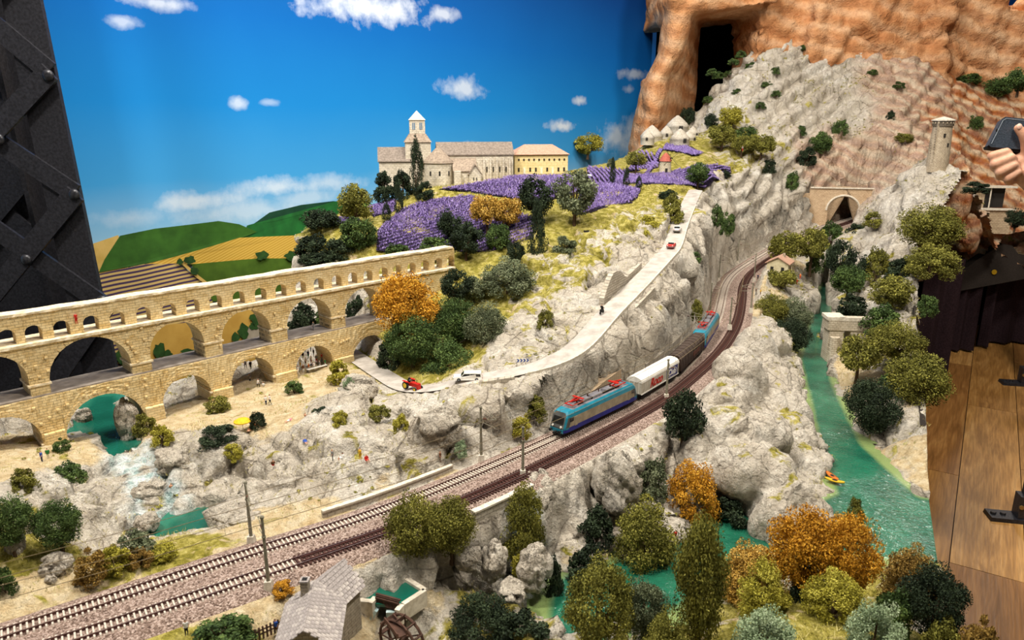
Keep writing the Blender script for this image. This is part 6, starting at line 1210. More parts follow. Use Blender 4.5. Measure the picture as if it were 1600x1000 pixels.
# ------------------------------------------------------------------ grass fibres (nobody could count them)
GR = leaf_mat('straw_grass', ('#7d7a30', '#b0a552', '#ddd094'))
gm = cover[:, 1] * (1 - np.clip(FLATM * 1.2, 0, 1)) * keep; patch = sstep(-.1, .35, fbm(P3 * np.array([1, 1, 0]), 22, 3, 55)); pr_ = gm * patch * np.where(XY[:, 1] > 2.55, .35, 1.0); pr_[~np.isfinite(pr_)] = 0
area = np.where(XY[:, 1] > 2.55, 3.6, 1.0) * np.where(XY[:, 0] > 1.3, 1.9, 1.0); pr_ = pr_ * area; NB = 90000; k_ = rng.choice(len(pr_), NB, p=pr_ / pr_.sum())
C = P3[k_] + np.column_stack([rng.normal(size=(NB, 2)) * .004, np.zeros(NB)]); w_ = rng.normal(size=(NB, 3)) * np.array([1, 1, .2]); w_ /= np.linalg.norm(w_, axis=1)[:, None]; h_ = np.column_stack([rng.normal(size=(NB, 2)) * .55, np.ones(NB)]); hl = rng.uniform(.0025, .0065, NB)[:, None]
Vg = np.stack([C - w_ * .0005, C + w_ * .0005, C + h_ * hl], 1).reshape(-1, 3); go = npmesh('grass_tufts', Vg, np.arange(NB * 3).reshape(-1, 3), GR, ground, False); at = go.data.attributes.new('tone', 'FLOAT', 'POINT'); at.data.foreach_set('value', np.repeat(rng.uniform(0, 1, NB), 3).astype(np.float32))
go['kind'] = 'stuff'
# low cushions of scrub on ledges
nz = N.reshape(-1, 3)[:, 2]; pm = np.clip(rockm, 0, 1) * sstep(.35, .8, nz) * sstep(.05, .4, fbm(P3, 9, 3, 61)) * keep * (TA[:, 2] < .5) * (1 - np.clip(FLATM * 1.5, 0, 1)) * (SHORE > .012) * area; NC = 2600; kc = rng.choice(len(pm), NC, p=pm / pm.sum()); L_ = 16
Cc = np.repeat(P3[kc] + np.array([0, 0, .0008]), L_, 0); rad = np.repeat(rng.uniform(.002, .0062, NC), L_)[:, None]; dv = rng.normal(size=(NC * L_, 3)); dv[:, 2] = np.abs(dv[:, 2]); dv /= np.linalg.norm(dv, axis=1)[:, None]; Cc = Cc + dv * rad * rng.uniform(.4, 1, (NC * L_, 1)) * np.array([1, 1, .6]); uu = rng.normal(size=(NC * L_, 3)); uu /= np.linalg.norm(uu, axis=1)[:, None]; v2 = np.cross(dv, uu); sz = rad * .42
mo_ = npmesh('scrub_cushions', np.stack([Cc - uu * sz, Cc + uu * sz, Cc + v2 * sz * 1.6], 1).reshape(-1, 3), np.arange(NC * L_ * 3).reshape(-1, 3), leaf_mat('scrub_leaves', ('#5f5f22', '#8f8a3c', '#c2b666')), ground, False); mo_['kind'] = 'stuff'
at = mo_.data.attributes.new('tone', 'FLOAT', 'POINT'); at.data.foreach_set('value', np.repeat(np.clip(np.repeat(rng.uniform(0, 1, NC), L_) * .7 + rng.uniform(0, .3, NC * L_), 0, 1), 3).astype(np.float32))
# ------------------------------------------------------------------ loose boulders and the rock arch
_ico = None
def boulder(label, x, y, wpx, hpx, d=None, seed=1, sink=.25, orange=0):
    p = hit(x, y) if d is None else atd(x, y, d); dd = pix(p)[2]; a = wpx * dd / FPX / 2; h = hpx * dd / FPX / 2
    m = MB().ball((0, 0, 0), 1.0, 56); V_ = np.array(m.v); n_ = V_ / np.linalg.norm(V_, axis=1)[:, None]; q = V_ * .9 + seed * 3.1
    t1, h1, g1, _ = facets(q * 1.0, .85, seed, 1.0); t2, h2, g2, _ = facets(q * 1.0, .36, seed + 9, 1.0); V_ = V_ * (1 + .34 * t1 + .16 * h1 - .10 * g1 + .07 * t2 - .05 * g2 + .12 * vnoise(q * 1.3, seed) + .04 * fbm(q, 6, 3, seed))[:, None]
    V_ = V_ * np.array([a, a * .8, h * 1.1]); m.v = [tuple(v) for v in V_]; o = m.build('boulder', GROUND, None, True, loc=(p.x, p.y, p.z + h * (1 - 2 * sink) * .6)); o.rotation_euler.z = seed
    ca = o.data.color_attributes.new('cover', 'FLOAT_COLOR', 'POINT'); ca.data.foreach_set('color', np.tile(np.array([1, .05, orange, 0], np.float32), len(V_))); return tag(o, label, 'boulder', 'loose boulders')
boulder('round grey boulder between the two green trees and the trackside shrubs', 92, 886, 50, 40, None, 1); boulder('tan boulder under the green tree at the left picture edge', 25, 855, 36, 30, None, 2); boulder('small white stone at the trackside grass on the left', 80, 908, 18, 14, None, 3)
boulder('big rounded cream boulder above the far track, below the tractor road', 686, 678, 84, 70, None, 4, .3); boulder('smooth domed boulder at the road bend beside the last arch', 560, 612, 70, 40, None, 5, .35); boulder('flat white boulder at the mouth of the lower pool', 378, 812, 80, 34, None, 6, .35)
boulder('large gorge boulder beside the rapids, right of two', 835, 900, 62, 66, 1.05, 7, .1); boulder('large gorge boulder beside the rapids, left of two', 772, 890, 56, 62, 1.04, 8, .1); boulder('grey boulder behind the big olive tree roots', 732, 880, 44, 40, 1.03, 9); boulder('white stone above the mill pond', 596, 888, 40, 22, 1.02, 10, .4); boulder('white rapids stone below the gorge boulders', 800, 925, 50, 26, 1.0, 11)
boulder('white rock shelf in the rapids under the aqueduct, upper', 268, 722, 60, 36, None, 12, .4); boulder('white rock in the middle of the rapids', 232, 772, 50, 30, None, 13, .4); boulder('white rock at the foot of the rapids', 228, 818, 44, 26, None, 14, .4); boulder('grey boulder at the right bank of the aqueduct pool', 200, 668, 44, 70, 1.40, 15, .25); boulder('pale boulder left in the aqueduct pool under the arch', 132, 655, 26, 26, 1.48, 16)
boulder('tall white boulder at the track edge above the gorge, left of two', 842, 800, 70, 80, 1.20, 17, .1); boulder('tall white boulder at the track edge above the gorge, right of two', 960, 775, 80, 90, 1.24, 18, .1)
boulder('tall ochre rock pinnacle below the watchtower, beside the viaduct', 1490, 330, 46, 120, 2.86, 21, .3, 1); boulder('ochre rock shoulder under the watchtower foot', 1476, 285, 54, 70, 2.9, 22, .3, .9); boulder('small ochre rock hump in front of the viaduct', 1512, 372, 44, 50, 3.1, 23, .3, 1)
# natural arch: a ridge on pillars with a hollow beneath
am = MB()
def blob(px, py, z, r, d=None):
    p = atz(px, py, z) if d is None else atd(px, py, d); k = len(am.v); am.ball((0, 0, 0), 1, 18); am.v[k:] = [(p.x + v[0] * r[0], p.y + v[1] * r[1], p.z - r[2] + v[2] * r[2]) for v in am.v[k:]]
blob(1182, 510, .862, (.060, .068, .13)); blob(1158, 545, .855, (.065, .075, .12)); blob(1205, 560, .80, (.07, .12, .10)); blob(1135, 592, .850, (.068, .085, .12)); blob(1215, 600, .775, (.08, .09, .09)); blob(1140, 640, .835, (.068, .07, .06)); blob(1112, 630, .83, (.03, .10, .14)); blob(1185, 640, .80, (.07, .07, .055)); blob(1235, 650, .745, (.06, .08, .05))
blob(1165, 690, .805, (.062, .06, .052)); blob(1200, 695, .79, (.055, .06, .055)); blob(1215, 715, .785, (.055, .058, .09)); blob(1235, 740, .768, (.055, .055, .085)); blob(1262, 765, .742, (.05, .05, .06)); blob(1215, 770, .755, (.042, .045, .085)); blob(1280, 790, .715, (.035, .035, .05)); blob(1235, 795, .735, (.045, .035, .07)); blob(1250, 690, .72, (.05, .06, .05)); blob(1085, 680, .80, (.03, .05, .12)); blob(1090, 720, .765, (.035, .05, .09))
AV, AN, AF = remeshed(am, .0075); AV = AV + AN * (rock_disp(AV, .30, .13) + .010 * fbm(AV * np.array([1.6, 1.6, .7]), 22, 4, 91, .6))[:, None]; ao = npmesh('rock_arch', AV, AF, GROUND)
cov = np.zeros((len(AV), 4), np.float32); cov[:, 0] = 1; cov[:, 1] = .42 * sstep(.5, .9, AN[:, 2]); ca = ao.data.color_attributes.new('cover', 'FLOAT_COLOR', 'POINT'); ca.data.foreach_set('color', cov.ravel()); tag(ao, 'large pale natural rock arch between the railway and the turquoise river', 'rock arch')

# ------------------------------------------------------------------ water mill
SLATE = M('grey_slate', '#a59d98', '#857d79', scale=400, rough=.85, bump=.0004); SLATE2 = M('grey_slate_pale', '#b9b1aa', '#988f89', scale=400, rough=.85, bump=.0004); MILLW = masonry('mill_wall', ('#8d8271', '#a19684', '#b4aa98', '#6d6353'), .008, .005, '#5a5042')
mc = atz(488, 965, .80); MILL = thing('water_mill', 'stone water mill with curved grey slate roof beside the pond', 'building', (mc.x, mc.y, .752)); MILL.scale = (.82, .82, .82); SHC = 0; rest = MB()
sh = MB().box((0, 0, 0), (.0078, .0085, .0011), taper=.94).build('shingle', SLATE); shd = sh.data; shd2 = shd.copy(); shd2.materials.clear(); shd2.materials.append(SLATE2); bpy.data.objects.remove(sh)
def mill_roof(cx, cy, ang, L, half, ze, zr):
    global SHC
    u = Vector((cos(ang), sin(ang), 0)); v = Vector((-sin(ang), cos(ang), 0)); c0 = Vector((cx, cy, 0)); m = MB()
    for s in (-1, 1):
        a = c0 - u * L / 2 + v * s * half + Vector((0, 0, ze)); b = c0 + u * L / 2 + v * s * half + Vector((0, 0, ze)); c = c0 + u * L / 2 + Vector((0, 0, zr)); d = c0 - u * L / 2 + Vector((0, 0, zr))
        MB().add([a, b, c, d], [(0, 1, 2, 3)]).build('roof_board', SLATE, MILL); sl = sqrt(half ** 2 + (zr - ze) ** 2); tilt = atan2(zr - ze, half); nr = int(sl / .0066); nc = int(L / .0080)
        for r in range(nr + 1):
            for k in range(nc + 1):
                t = (r + .3) / (nr + .5); q = c0 + u * (-L / 2 + (k + (.5 if r % 2 else .0)) * .0080) + v * s * half * (1.04 - t) + Vector((0, 0, ze + (zr - ze) * (t - .04) + .0012))
                e = (-s * tilt * 1.0 + s * .10 + rnd.uniform(-.03, .03), rnd.uniform(-.03, .03), ang + rnd.uniform(-.05, .05))
                if SHC < 300: inst(shd if rnd.random() < .6 else shd2, 'shingle', MILL, tuple(q), e); SHC += 1
                else: M4 = Matrix.Translation(q) @ (Matrix.Rotation(e[2], 4, 'Z') @ Matrix.Rotation(e[0], 4, 'X')); kk = len(rest.v); rest.box((0, 0, 0), (.0078, .0085, .0011)); rest.v[kk:] = [tuple(M4 @ Vector(x)) for x in rest.v[kk:]]
    w = MB(); hw = half * .9; pr = [(-hw, -.06), (hw, -.06), (hw, ze), (0, zr - .003), (-hw, ze)]; vs = []
    for e in (-L / 2 * .94, L / 2 * .94): vs += [c0 + u * e + v * y + Vector((0, 0, z)) for y, z in pr]
    w.add(vs, [(0, 1, 2, 3, 4), (9, 8, 7, 6, 5)] + [(i, 5 + i, 5 + (i + 1) % 5, (i + 1) % 5) for i in range(5)]).build('wall', MILLW, MILL)
mill_roof(0, -.008, radians(97), .105, .041, .052, .086); mill_roof(.004, .062, radians(66), .080, .036, .050, .082)
if rest.v: rest.build('roof_shingles', SLATE, MILL)['kind'] = 'stuff'
ch = MB().box((-.016, .030, .083), (.011, .011, .030)).build('chimney', MILLW, MILL); MB().box((-.016, .030, .0985), (.013, .013, .002)).build('chimney_cap', SLATE, ch); MB().box((-.016, .030, .0996), (.007, .007, .0012)).build('flue', BLACK, ch)
mp = MB(); mp.prism([(q.x, q.y) for q in pond], .748, .752); o = mp.build('pond_water', POOLW); tag(o, 'square green mill pond with pale stone rim', kind='structure')
for i, (a, b) in enumerate(zip(pond, pond[1:] + pond[:1])):
    if i in (5,): continue
    P_ = [a, b]; stone_wall('pond_rim', 'pale stone rim of the mill pond, ' + ['on the house side', 'at the inlet', 'at the inlet corner', 'on the long olive tree side', 'on the far right', '', 'beside the mill wall'][i], P_, .004, .007, COPE, None, .02)
OLDW = M('old_wood', '#543a2e', '#3a281f', scale=90, rough=.85); g0, g1 = atz(588, 940, .752), atz(624, 950, .752); T = thing('sluice_gate', 'brown wooden sluice gate at the mill pond outlet', 'gate', tuple((g0 + g1) / 2), atan2(g1.y - g0.y, g1.x - g0.x)); Lg = (g1 - g0).length
for i in range(7): MB().box((-Lg / 2 + Lg * (i + .5) / 7, 0, .003), (Lg / 7 * .9, .002, .014)).build('plank', OLDW, T)
MB().box((0, -.0016, .007), (Lg, .002, .0022)).build('crossbeam', OLDW, T); MB().box((0, .0016, .0105), (Lg * 1.05, .003, .002)).build('top_rail', OLDW, T)
for s in (-1, 1): MB().box((s * Lg * .58, -.004, -.008), (.007, .013, .026)).build('post', COPE, T)
FOAM = water_material('foaming_water', ('#8fb8bd', '#cfe0e0'), '#e8efee', 60, .004, .2)
for a, b, lab in [((590, 950), (578, 972), 'left'), ((612, 955), (614, 975), 'right')]:
    p, q = atz(*a, .745), atz(*b, .722); o = MB().bar(p, q, .014, .004).build('spillway_water', FOAM); tag(o, f'foaming white water below the sluice gate, {lab} channel', kind='structure')
wc = atz(628, 1000, .735); T = thing('mill_wheel_assembly', 'dark wooden mill wheel at the bottom edge beside the mill', 'wheel', tuple(wc), radians(-35)); R_ = .030
for y in (-.007, .007): MB().tube([(R_ * cos(2 * pi * i / 24), y, R_ * sin(2 * pi * i / 24)) for i in range(25)], .0018, 6).build('rim', OLDW, T)
for i in range(12): a = 2 * pi * i / 12; MB().box((0, 0, 0), (.006, .016, .0012)).xf(Matrix.Rotation(-a, 4, 'Y') @ Matrix.Translation((R_, 0, 0))).build('paddle', OLDW, T); MB().bar((0, .007 if i % 2 else -.007, 0), (R_ * cos(a), .007 if i % 2 else -.007, R_ * sin(a)), .0015, .0015).build('spoke', OLDW, T)
MB().cyl((0, -.014, 0), (0, .014, 0), .003, .003, 8).build('axle', OLDW, T)
p, q = atz(608, 968, .76), atz(628, 985, .768); T = thing('wooden_flume', 'dark wooden flume leading to the mill wheel', 'flume', tuple(p), atan2(q.y - p.y, q.x - p.x)); Lf = (q - p).length
MB().box((Lf / 2, 0, 0), (Lf, .012, .0015)).build('floor_board', OLDW, T)
for s in (-1, 1): MB().box((Lf / 2, s * .006, .003), (Lf, .0015, .006)).build('side_board', OLDW, T)
p, q = atz(400, 1000, .775), atz(447, 985, .77); T = thing('wooden_fence', 'small wooden fence at the bottom edge beside the mill', 'fence', tuple(p), atan2(q.y - p.y, q.x - p.x)); Lf = (q - p).length
for i in range(9): MB().box((Lf * i / 8, 0, .006), (.0018, .0018, .016)).build('picket', OLDW, T)
for z in (.005, .010): MB().box((Lf / 2, 0, z), (Lf, .0012, .0014)).build('rail', OLDW, T)

# ------------------------------------------------------------------ ruined bridge, viaduct
c = atz(1299, 562, ZW); T = thing('ruined_bridge', 'broken stone bridge stub standing in the turquoise river', 'bridge', tuple(c), radians(-6)); RS = masonry('ruin_stone', ('#b3a690', '#c5b9a3', '#d6ccb8', '#8c7f69'), .011, .006, '#7d715d')
MB().box((0, .01, .045), (.042, .05, .15), taper=.92).build('pier', RS, T); MB().cyl((-.004, -.02, -.02), (-.004, -.02, .075), .017, .013, 12).build('cutwater', RS, T); MB().box((.06, .012, .108), (.17, .056, .030)).build('deck', RS, T)
m = MB(); k = 10; vs = [(.018 + .06 * (i / k), y, .095 - .085 * (1 - sqrt(max(0, 1 - (1 - i / k) ** 2)))) for y in (-.014, .038) for i in range(k + 1)]
MB().box((-.004, .012, .127), (.05, .056, .010)).box((.075, -.014, .127), (.14, .005, .010)).build('parapet', COPE, T); MB().box((.09, .012, .06), (.10, .05, .10)).build('abutment', RS, T)
c = atd(1530, 352, 3.40); T = thing('railway_viaduct', 'small stone viaduct with gallery under the visitor hand', 'bridge', tuple(c), radians(-8)); VS_ = masonry('viaduct_stone', ('#b09a7c', '#c2ac8c', '#d0bc9e', '#87735a'), .014, .008, '#77654d')
MB().box((.02, .03, .045), (.24, .03, .05)).build('deck_wall', VS_, T); MB().box((.02, .03, .072), (.26, .05, .006)).build('deck_coping', COPE, T); MB().box((-.03, .09, .12), (.14, .02, .10)).build('gallery_wall', VS_, T); MB().box((.03, .075, .172), (.26, .06, .008)).build('gallery_roof', COPE, T)
for i in range(5): MB().box((-.085 + i * .026, .078, .12), (.006, .006, .09)).build('buttress', VS_, T)
MB().box((.085, .095, .12), (.085, .02, .09)).build('gallery_opening', HOLE, T); MB().cyl((.055, .06, .075), (.055, .06, .165), .003, .003, 8).build('pillar', COPE, T)
m = MB(); m.lathe([(.0, 0), (.026, 0), (.026, .004), (0, .004)], (0, 0, 0), 16); m.xf(Matrix.Rotation(pi / 2, 4, 'X')); m.v = [(x + .01, y + .014, z + .015) for x, y, z in m.v]; m.build('arch_opening', HOLE, T); MB().box((.01, .0135, -.01), (.05, .004, .05)).build('arch_passage', HOLE, T); MB().box((.02, .03, -.01), (.24, .03, .06)).build('lower_wall', VS_, T)
c = atd(1494, 374, 3.38); T = thing('grey_shed', 'small grey shed with pale roof under the olive thicket', 'shed', tuple(c), radians(-25)); MB().box((0, 0, 0), (.06, .05, .045)).build('wall', M('shed_wall', '#55524d', '#403d39'), T); MB().box((0, 0, .026), (.072, .062, .005)).build('roof', M('shed_roof', '#c9b8b4', '#a99894', scale=200), T)

# ------------------------------------------------------------------ neighbouring layout: ground, fascia, curtains
FZ = FLOORZ
xs_ = np.linspace(1.75, 3.3, 90); ys_ = np.linspace(3.15, 4.2, 70); A_, B_ = np.meshgrid(xs_, ys_); fx = A_.ravel(); fy = B_.ravel(); front_y = 3.42 + .04 * np.sin(fx * 9)
zz = .70 + .42 * sstep(0, .5, fy - front_y) + .05 * np.sin(fx * 6 + 1); q3 = np.stack([fx, fy, zz], 1)
zz = np.where(fx < 2.12, np.minimum(zz, .66 + .5 * sstep(3.5, 3.9, fy)), zz); zz = np.where((fx < 2.26) & (fy < 3.66), .61, zz); lip = atd(1485, 412, 3.5); q3[:, 2] = zz; dn = rock_disp(q3, 1.5, .12); q3[:, 2] += dn; q3[:, 1] -= dn * .5
ii = np.arange(A_.size).reshape(A_.shape); kq = (fy >= front_y).reshape(A_.shape); o_ = kq[:-1, :-1] & kq[1:, :-1] & kq[:-1, 1:] & kq[1:, 1:]; Fq = np.stack([ii[:-1, :-1][o_], ii[:-1, 1:][o_], ii[1:, 1:][o_], ii[1:, :-1][o_]], 1); u = np.unique(Fq); rm_ = np.full(A_.size, -1); rm_[u] = np.arange(len(u))
g2 = npmesh('ground_far', q3[u], rm_[Fq], GROUND); cv2 = np.zeros((len(u), 4), np.float32); cv2[:, 0] = 1; cv2[:, 1] = .35; cv2[:, 2] = .9; ca = g2.data.color_attributes.new('cover', 'FLOAT_COLOR', 'POINT'); ca.data.foreach_set('color', cv2.ravel()); tag(g2, 'ochre rocks of the neighbouring layout beyond the aisle', kind='structure')
FAS = M('fascia_brown', '#2e2620', '#211b16', scale=250, rough=.8); CURT = M('brown_curtain', '#33262a', '#241a1d', scale=180, rough=.95, spec=.05)
fasc = [atd(x, y, 3.5) for x, y in [(1482, 424), (1496, 424), (1502, 432), (1508, 420), (1530, 404), (1566, 381), (1582, 384), (1592, 398), (1640, 405), (1700, 380), (1700, 430), (1600, 436), (1482, 458)]]
bm = bmesh.new(); vv = [bm.verts.new(p) for p in fasc] ; f = bm.faces.new(vv); r = bmesh.ops.extrude_face_region(bm, geom=[f]); bmesh.ops.translate(bm, verts=[v for v in r['geom'] if isinstance(v, bmesh.types.BMVert)], vec=(0, .05, 0)); bmesh.ops.recalc_face_normals(bm, faces=bm.faces); me = bpy.data.meshes.new('wall_fascia'); bm.to_mesh(me); bm.free(); me.materials.append(FAS); o = bpy.data.objects.new('wall_fascia', me); COL.objects.link(o); tag(o, 'dark brown fascia board of the neighbouring layout', kind='structure')
pc = atd(1553, 425, 3.495); st_ = MB().cyl((0, 0, 0), (0, -.004, 0), .012, .012, 16).build('yellow_sticker', M('sticker_yellow', '#c8a21e', '#a88414'), o); st_.location = tuple(pc)
wp = [atd(a, b, 3.5) for a, b in [(1482, 424), (1486, 404), (1512, 392), (1540, 396), (1524, 408), (1500, 424)]]; zc_ = sum(p.z for p in wp) / len(wp); ww = MB(); ww.prism([(1.99, 3.42), (2.14, 3.42), (2.26, 3.62), (2.02, 3.70)], wp[0].z - .02, wp[0].z); tag(ww.build('pond_far_water', POOLW), 'dark green water at the corner of the neighbouring layout', kind='structure')
def curtain(label, x0, x1, ytop, ybot, d, n):
    a, b = atd(x0, ybot, d), atd(x1, ybot, d); top = atd(x0, ytop, d).z; m = MB(); w = (b.x - a.x); k = n * 8
    for i in range(k + 1):
        t = i / k; x = w * t; y = (b.y - a.y) * t + .018 * sin(2 * pi * n * t) + .006 * sin(5 * pi * n * t)
        m.v += [(x, y, .012), (x, y * .85, (top - FZ) * .5), (x, y * .6, top - FZ)]
    m.f = [(i * 3 + j, (i + 1) * 3 + j, (i + 1) * 3 + j + 1, i * 3 + j + 1) for i in range(k) for j in range(2)]; m.m = [0] * len(m.f); vs = m.v; nv = len(vs)
    m.v = vs + [(x, y + .006, z) for x, y, z in vs]; m.f += [tuple(nv + q for q in reversed(f)) for f in m.f]; m.m = [0] * len(m.f)
    o = m.build('skirt_curtain', CURT, None, True, loc=(a.x, a.y, FZ)); return tag(o, label, 'curtain', 'skirt curtains')
curtain('dark brown skirt curtain under the neighbouring layout, panel beside the fascia corner', 1475, 1517, 440, 562, 3.62, 2); curtain('dark brown skirt curtain, narrow middle panel with a gap before it', 1524, 1541, 440, 556, 3.68, 1); curtain('dark brown skirt curtain, wide panel at the right picture edge', 1539, 1680, 425, 545, 3.74, 4)
curtain('dark brown skirt curtain hanging from the near layout edge by the olive trees', 1420, 1478, 395, 595, 3.15, 2)
tag(MB().box((2.6, 3.95, .5), (2.2, .02, .5)).build('wall_under', DARK), 'dark board behind the skirt curtains', kind='structure')
# fascia skirt of the near layout edge
m = MB(); pts = [E0 + Vector((ed.x, ed.y, 0)) * t for t in np.arange(-.75, 1.45, .05)]
for p in pts: z = max(.66, zt(p.x - .01, p.y) - .012); m.v += [(p.x + .002, p.y, FZ), (p.x + .002, p.y, z), (p.x - .01, p.y, z), (p.x - .01, p.y, FZ)]
n = len(pts); m.f = [(i * 4 + j, i * 4 + j + 1, (i + 1) * 4 + j + 1, (i + 1) * 4 + j) for i in range(n - 1) for j in range(3)]; m.m = [0] * len(m.f); tag(m.build('wall_edge', FAS), 'dark fascia board closing the near layout edge', kind='structure')
# ------------------------------------------------------------------ barrier feet on the floor
for px, py, lab, sc_ in [(1582, 812, 'nearer to the viewer', 1.0), (1590, 601, 'farther down the aisle', 1.0)]:
    p = atz(px, py, FZ); T = thing('barrier_post', 'black steel barrier post bolted to the oak floor, ' + lab, 'post', (p.x + .02, p.y, FZ), radians(-12), 'barrier posts')
    MB().box((0, 0, .006), (.17, .055, .012), taper=.97).build('base_plate', IRON, T)
    for x in (-.07, -.045, .045, .07): MB().cyl((x, 0, .012), (x, 0, .018), .008, .007, 6).build('bolt', IRON2, T)
    MB().box((.01, 0, .045), (.050, .040, .07)).build('socket', IRON, T); MB().box((.014, 0, .50), (.032, .028, .9)).build('post', IRON, T); MB().cyl((-.012, -.021, .05), (-.012, -.026, .05), .006, .006, 8).build('bolt', M('brass', '#9a7a48', rough=.4, metal=.6), T)

# ------------------------------------------------------------------ visitor: arm and hand with a phone
def skin_mat():
    t = NT('skin'); v = t.coord('Object'); t.base(t.ramp(t.noise(v, 30, 5, .6), [(.35, '#c08a6c'), (.65, '#dfae90')])); t.bump(t.noise(v, 400, 3), .0004); t.b.inputs['Subsurface Weight'].default_value = .12; t.b.inputs['Subsurface Radius'].default_value = (.01, .004, .002); return t.set(.5, 0, .35)
HD = 1.40; hc = atd(1570, 240, HD); HR = Matrix.Rotation(-PITCH, 3, 'X')
def hp(x, y, w=0): """pixel offsets in the hand's own plane, w towards the viewer, in pixels"""; return hc + HR @ (Vector(((x - 1570), -w, (240 - y))) * (HD / FPX))
u1 = HD / FPX
def caps(m, a, b, r0, r1):
    m.tube([a, Vector(a).lerp(b, .5), b], [r0, (r0 + r1) / 2, r1], 12); m.ball(a, r0, 12); m.ball(b, r1, 12)
def chain(m, pts, rs):
    for (a, b), (r0, r1) in zip(zip(pts, pts[1:]), zip(rs, rs[1:])): caps(m, hp(*a), hp(*b), r0 * u1, r1 * u1)
hm = MB()
chain(hm, [(1606, 250, 2), (1597, 226, 12), (1589, 214, 15), (1581, 204, 14)], [12, 9.5, 8, 6.3])                 # thumb over the cover
chain(hm, [(1592, 244, -16), (1564, 246, -14), (1549, 244, 2), (1566, 239.5, 10), (1573, 242, 6)], [9, 8, 7.4, 6.6, 5.6])   # index
chain(hm, [(1594, 254, -16), (1566, 259, -14), (1552, 257, 4), (1571, 249, 13), (1579, 251, 8)], [9, 8, 7.8, 7, 5.8])
chain(hm, [(1597, 264, -15), (1572, 272, -12), (1559, 270, 5), (1575, 260.5, 13), (1582, 261, 8)], [9, 8, 7.4, 6.6, 5.6])
chain(hm, [(1600, 274, -12), (1582, 282, -8), (1571, 280, 5), (1583, 271, 11), (1588, 271, 7)], [8, 7, 6.3, 5.6, 4.8])
for x, y, w, r in [(1598, 252, -8, 17), (1604, 264, -6, 18), (1596, 262, -10, 14), (1612, 276, -4, 18), (1606, 246, -2, 14), (1600, 270, 0, 13)]: hm.ball(hp(x, y, w), r * u1, 14)
chain(hm, [(1612, 274, -4), (1640, 300, -4), (1760, 380, -10)], [20, 21, 30])
chain(hm, [(1606, 266, -4), (1632, 296, -2)], [17, 20])
HV, HN, HF = remeshed(hm, .0022)
per = thing('person', 'visitor reaching in from the right, bare hand gripping a phone', 'person', (1.55, 1.62, FZ)); PO = Vector(per.location)
A = {}
adj = np.zeros_like(HV); cnt = np.zeros(len(HV))
for _ in range(3):
    adj[:] = 0; cnt[:] = 0
    for k in range(4): np.add.at(adj, HF[:, k], HV[HF[:, (k + 1) % 4]]); np.add.at(cnt, HF[:, k], 1)
    HV = HV * .45 + .55 * adj / cnt[:, None]
SKIN = skin_mat(); bo = npmesh('arm', HV - np.array(PO), HF, SKIN, per)
NAIL = M('fingernail', '#e3b9a4', '#d3a48e', rough=.3)
nm = MB().ball((0, 0, 0), 1, 12); nv = [hp(1579.5 + v[0] * 4.4, 203.0 - v[2] * 5.0, 19.2 + v[1] * -2.4) for v in nm.v]; nm.v = [tuple(v - PO) for v in nv]; nm.build('thumb_nail', NAIL, per, True)
# rest of the figure, standing in the aisle outside the picture
sm = MB(); sh_ = hp(1760, 380, -10); shoulder = Vector((1.50, 1.60, FZ + 1.32))
def cap2(m, a, b, r0, r1): m.tube([a, Vector(a).lerp(b, .5), b], [r0, (r0 + r1) / 2, r1], 14); m.ball(a, r0, 14); m.ball(b, r1, 14)
cap2(sm, sh_ + Vector((-.04, -.02, .02)), shoulder, .048, .06); cap2(sm, shoulder, Vector((1.62, 1.63, FZ + 1.34)), .07, .09); cap2(sm, Vector((1.68, 1.64, FZ + 1.28)), Vector((1.68, 1.64, FZ + .92)), .155, .145); cap2(sm, Vector((1.74, 1.65, FZ + 1.34)), Vector((1.86, 1.66, FZ + 1.30)), .09, .065); cap2(sm, Vector((1.86, 1.66, FZ + 1.30)), Vector((1.90, 1.62, FZ + 1.0)), .06, .05)
V2, N2, F2 = remeshed(sm, .012); npmesh('shirt', V2 - np.array(PO), F2, M('navy_shirt', '#2a3242', '#1f2633', scale=200, rough=.9), per)
tm_ = MB()
for s in (-1, 1): cap2(tm_, Vector((1.68 + s * .08, 1.64, FZ + .90)), Vector((1.68 + s * .09, 1.63, FZ + .48)), .095, .065); cap2(tm_, Vector((1.68 + s * .09, 1.63, FZ + .48)), Vector((1.68 + s * .10, 1.65, FZ + .10)), .062, .048); tm_.ball((1.68 + s * .10, 1.60, FZ + .05), .05, 14, sq=(.9, 2.2, .95))
V2, N2, F2 = remeshed(tm_, .012); npmesh('trousers', V2 - np.array(PO), F2, M('dark_jeans', '#2b3038', '#1e2228', scale=200, rough=.9), per)
h_ = MB(); h_.ball((1.68, 1.62, FZ + 1.60), .095, 20, sq=(.82, 1.0, 1.22)); cap2(h_, Vector((1.68, 1.64, FZ + 1.40)), Vector((1.68, 1.63, FZ + 1.52)), .055, .052); h_.ball((1.68, 1.52, FZ + 1.585), .016, 10); cap2(h_, Vector((1.64, 1.535, FZ + 1.545)), Vector((1.72, 1.535, FZ + 1.545)), .008, .008)
for s in (-1, 1): h_.ball((1.68 + s * .08, 1.63, FZ + 1.60), .022, 10, sq=(.5, .8, 1.3))
V2, N2, F2 = remeshed(h_, .006); npmesh('head', V2 - np.array(PO), F2, SKIN, per); MB().ball((1.68 - PO.x, 1.645 - PO.y, 1.635), .098, 20, sq=(.88, 1.0, 1.05)).build('hair', M('brown_hair', '#4a3424', '#34241a', scale=80), per, True)
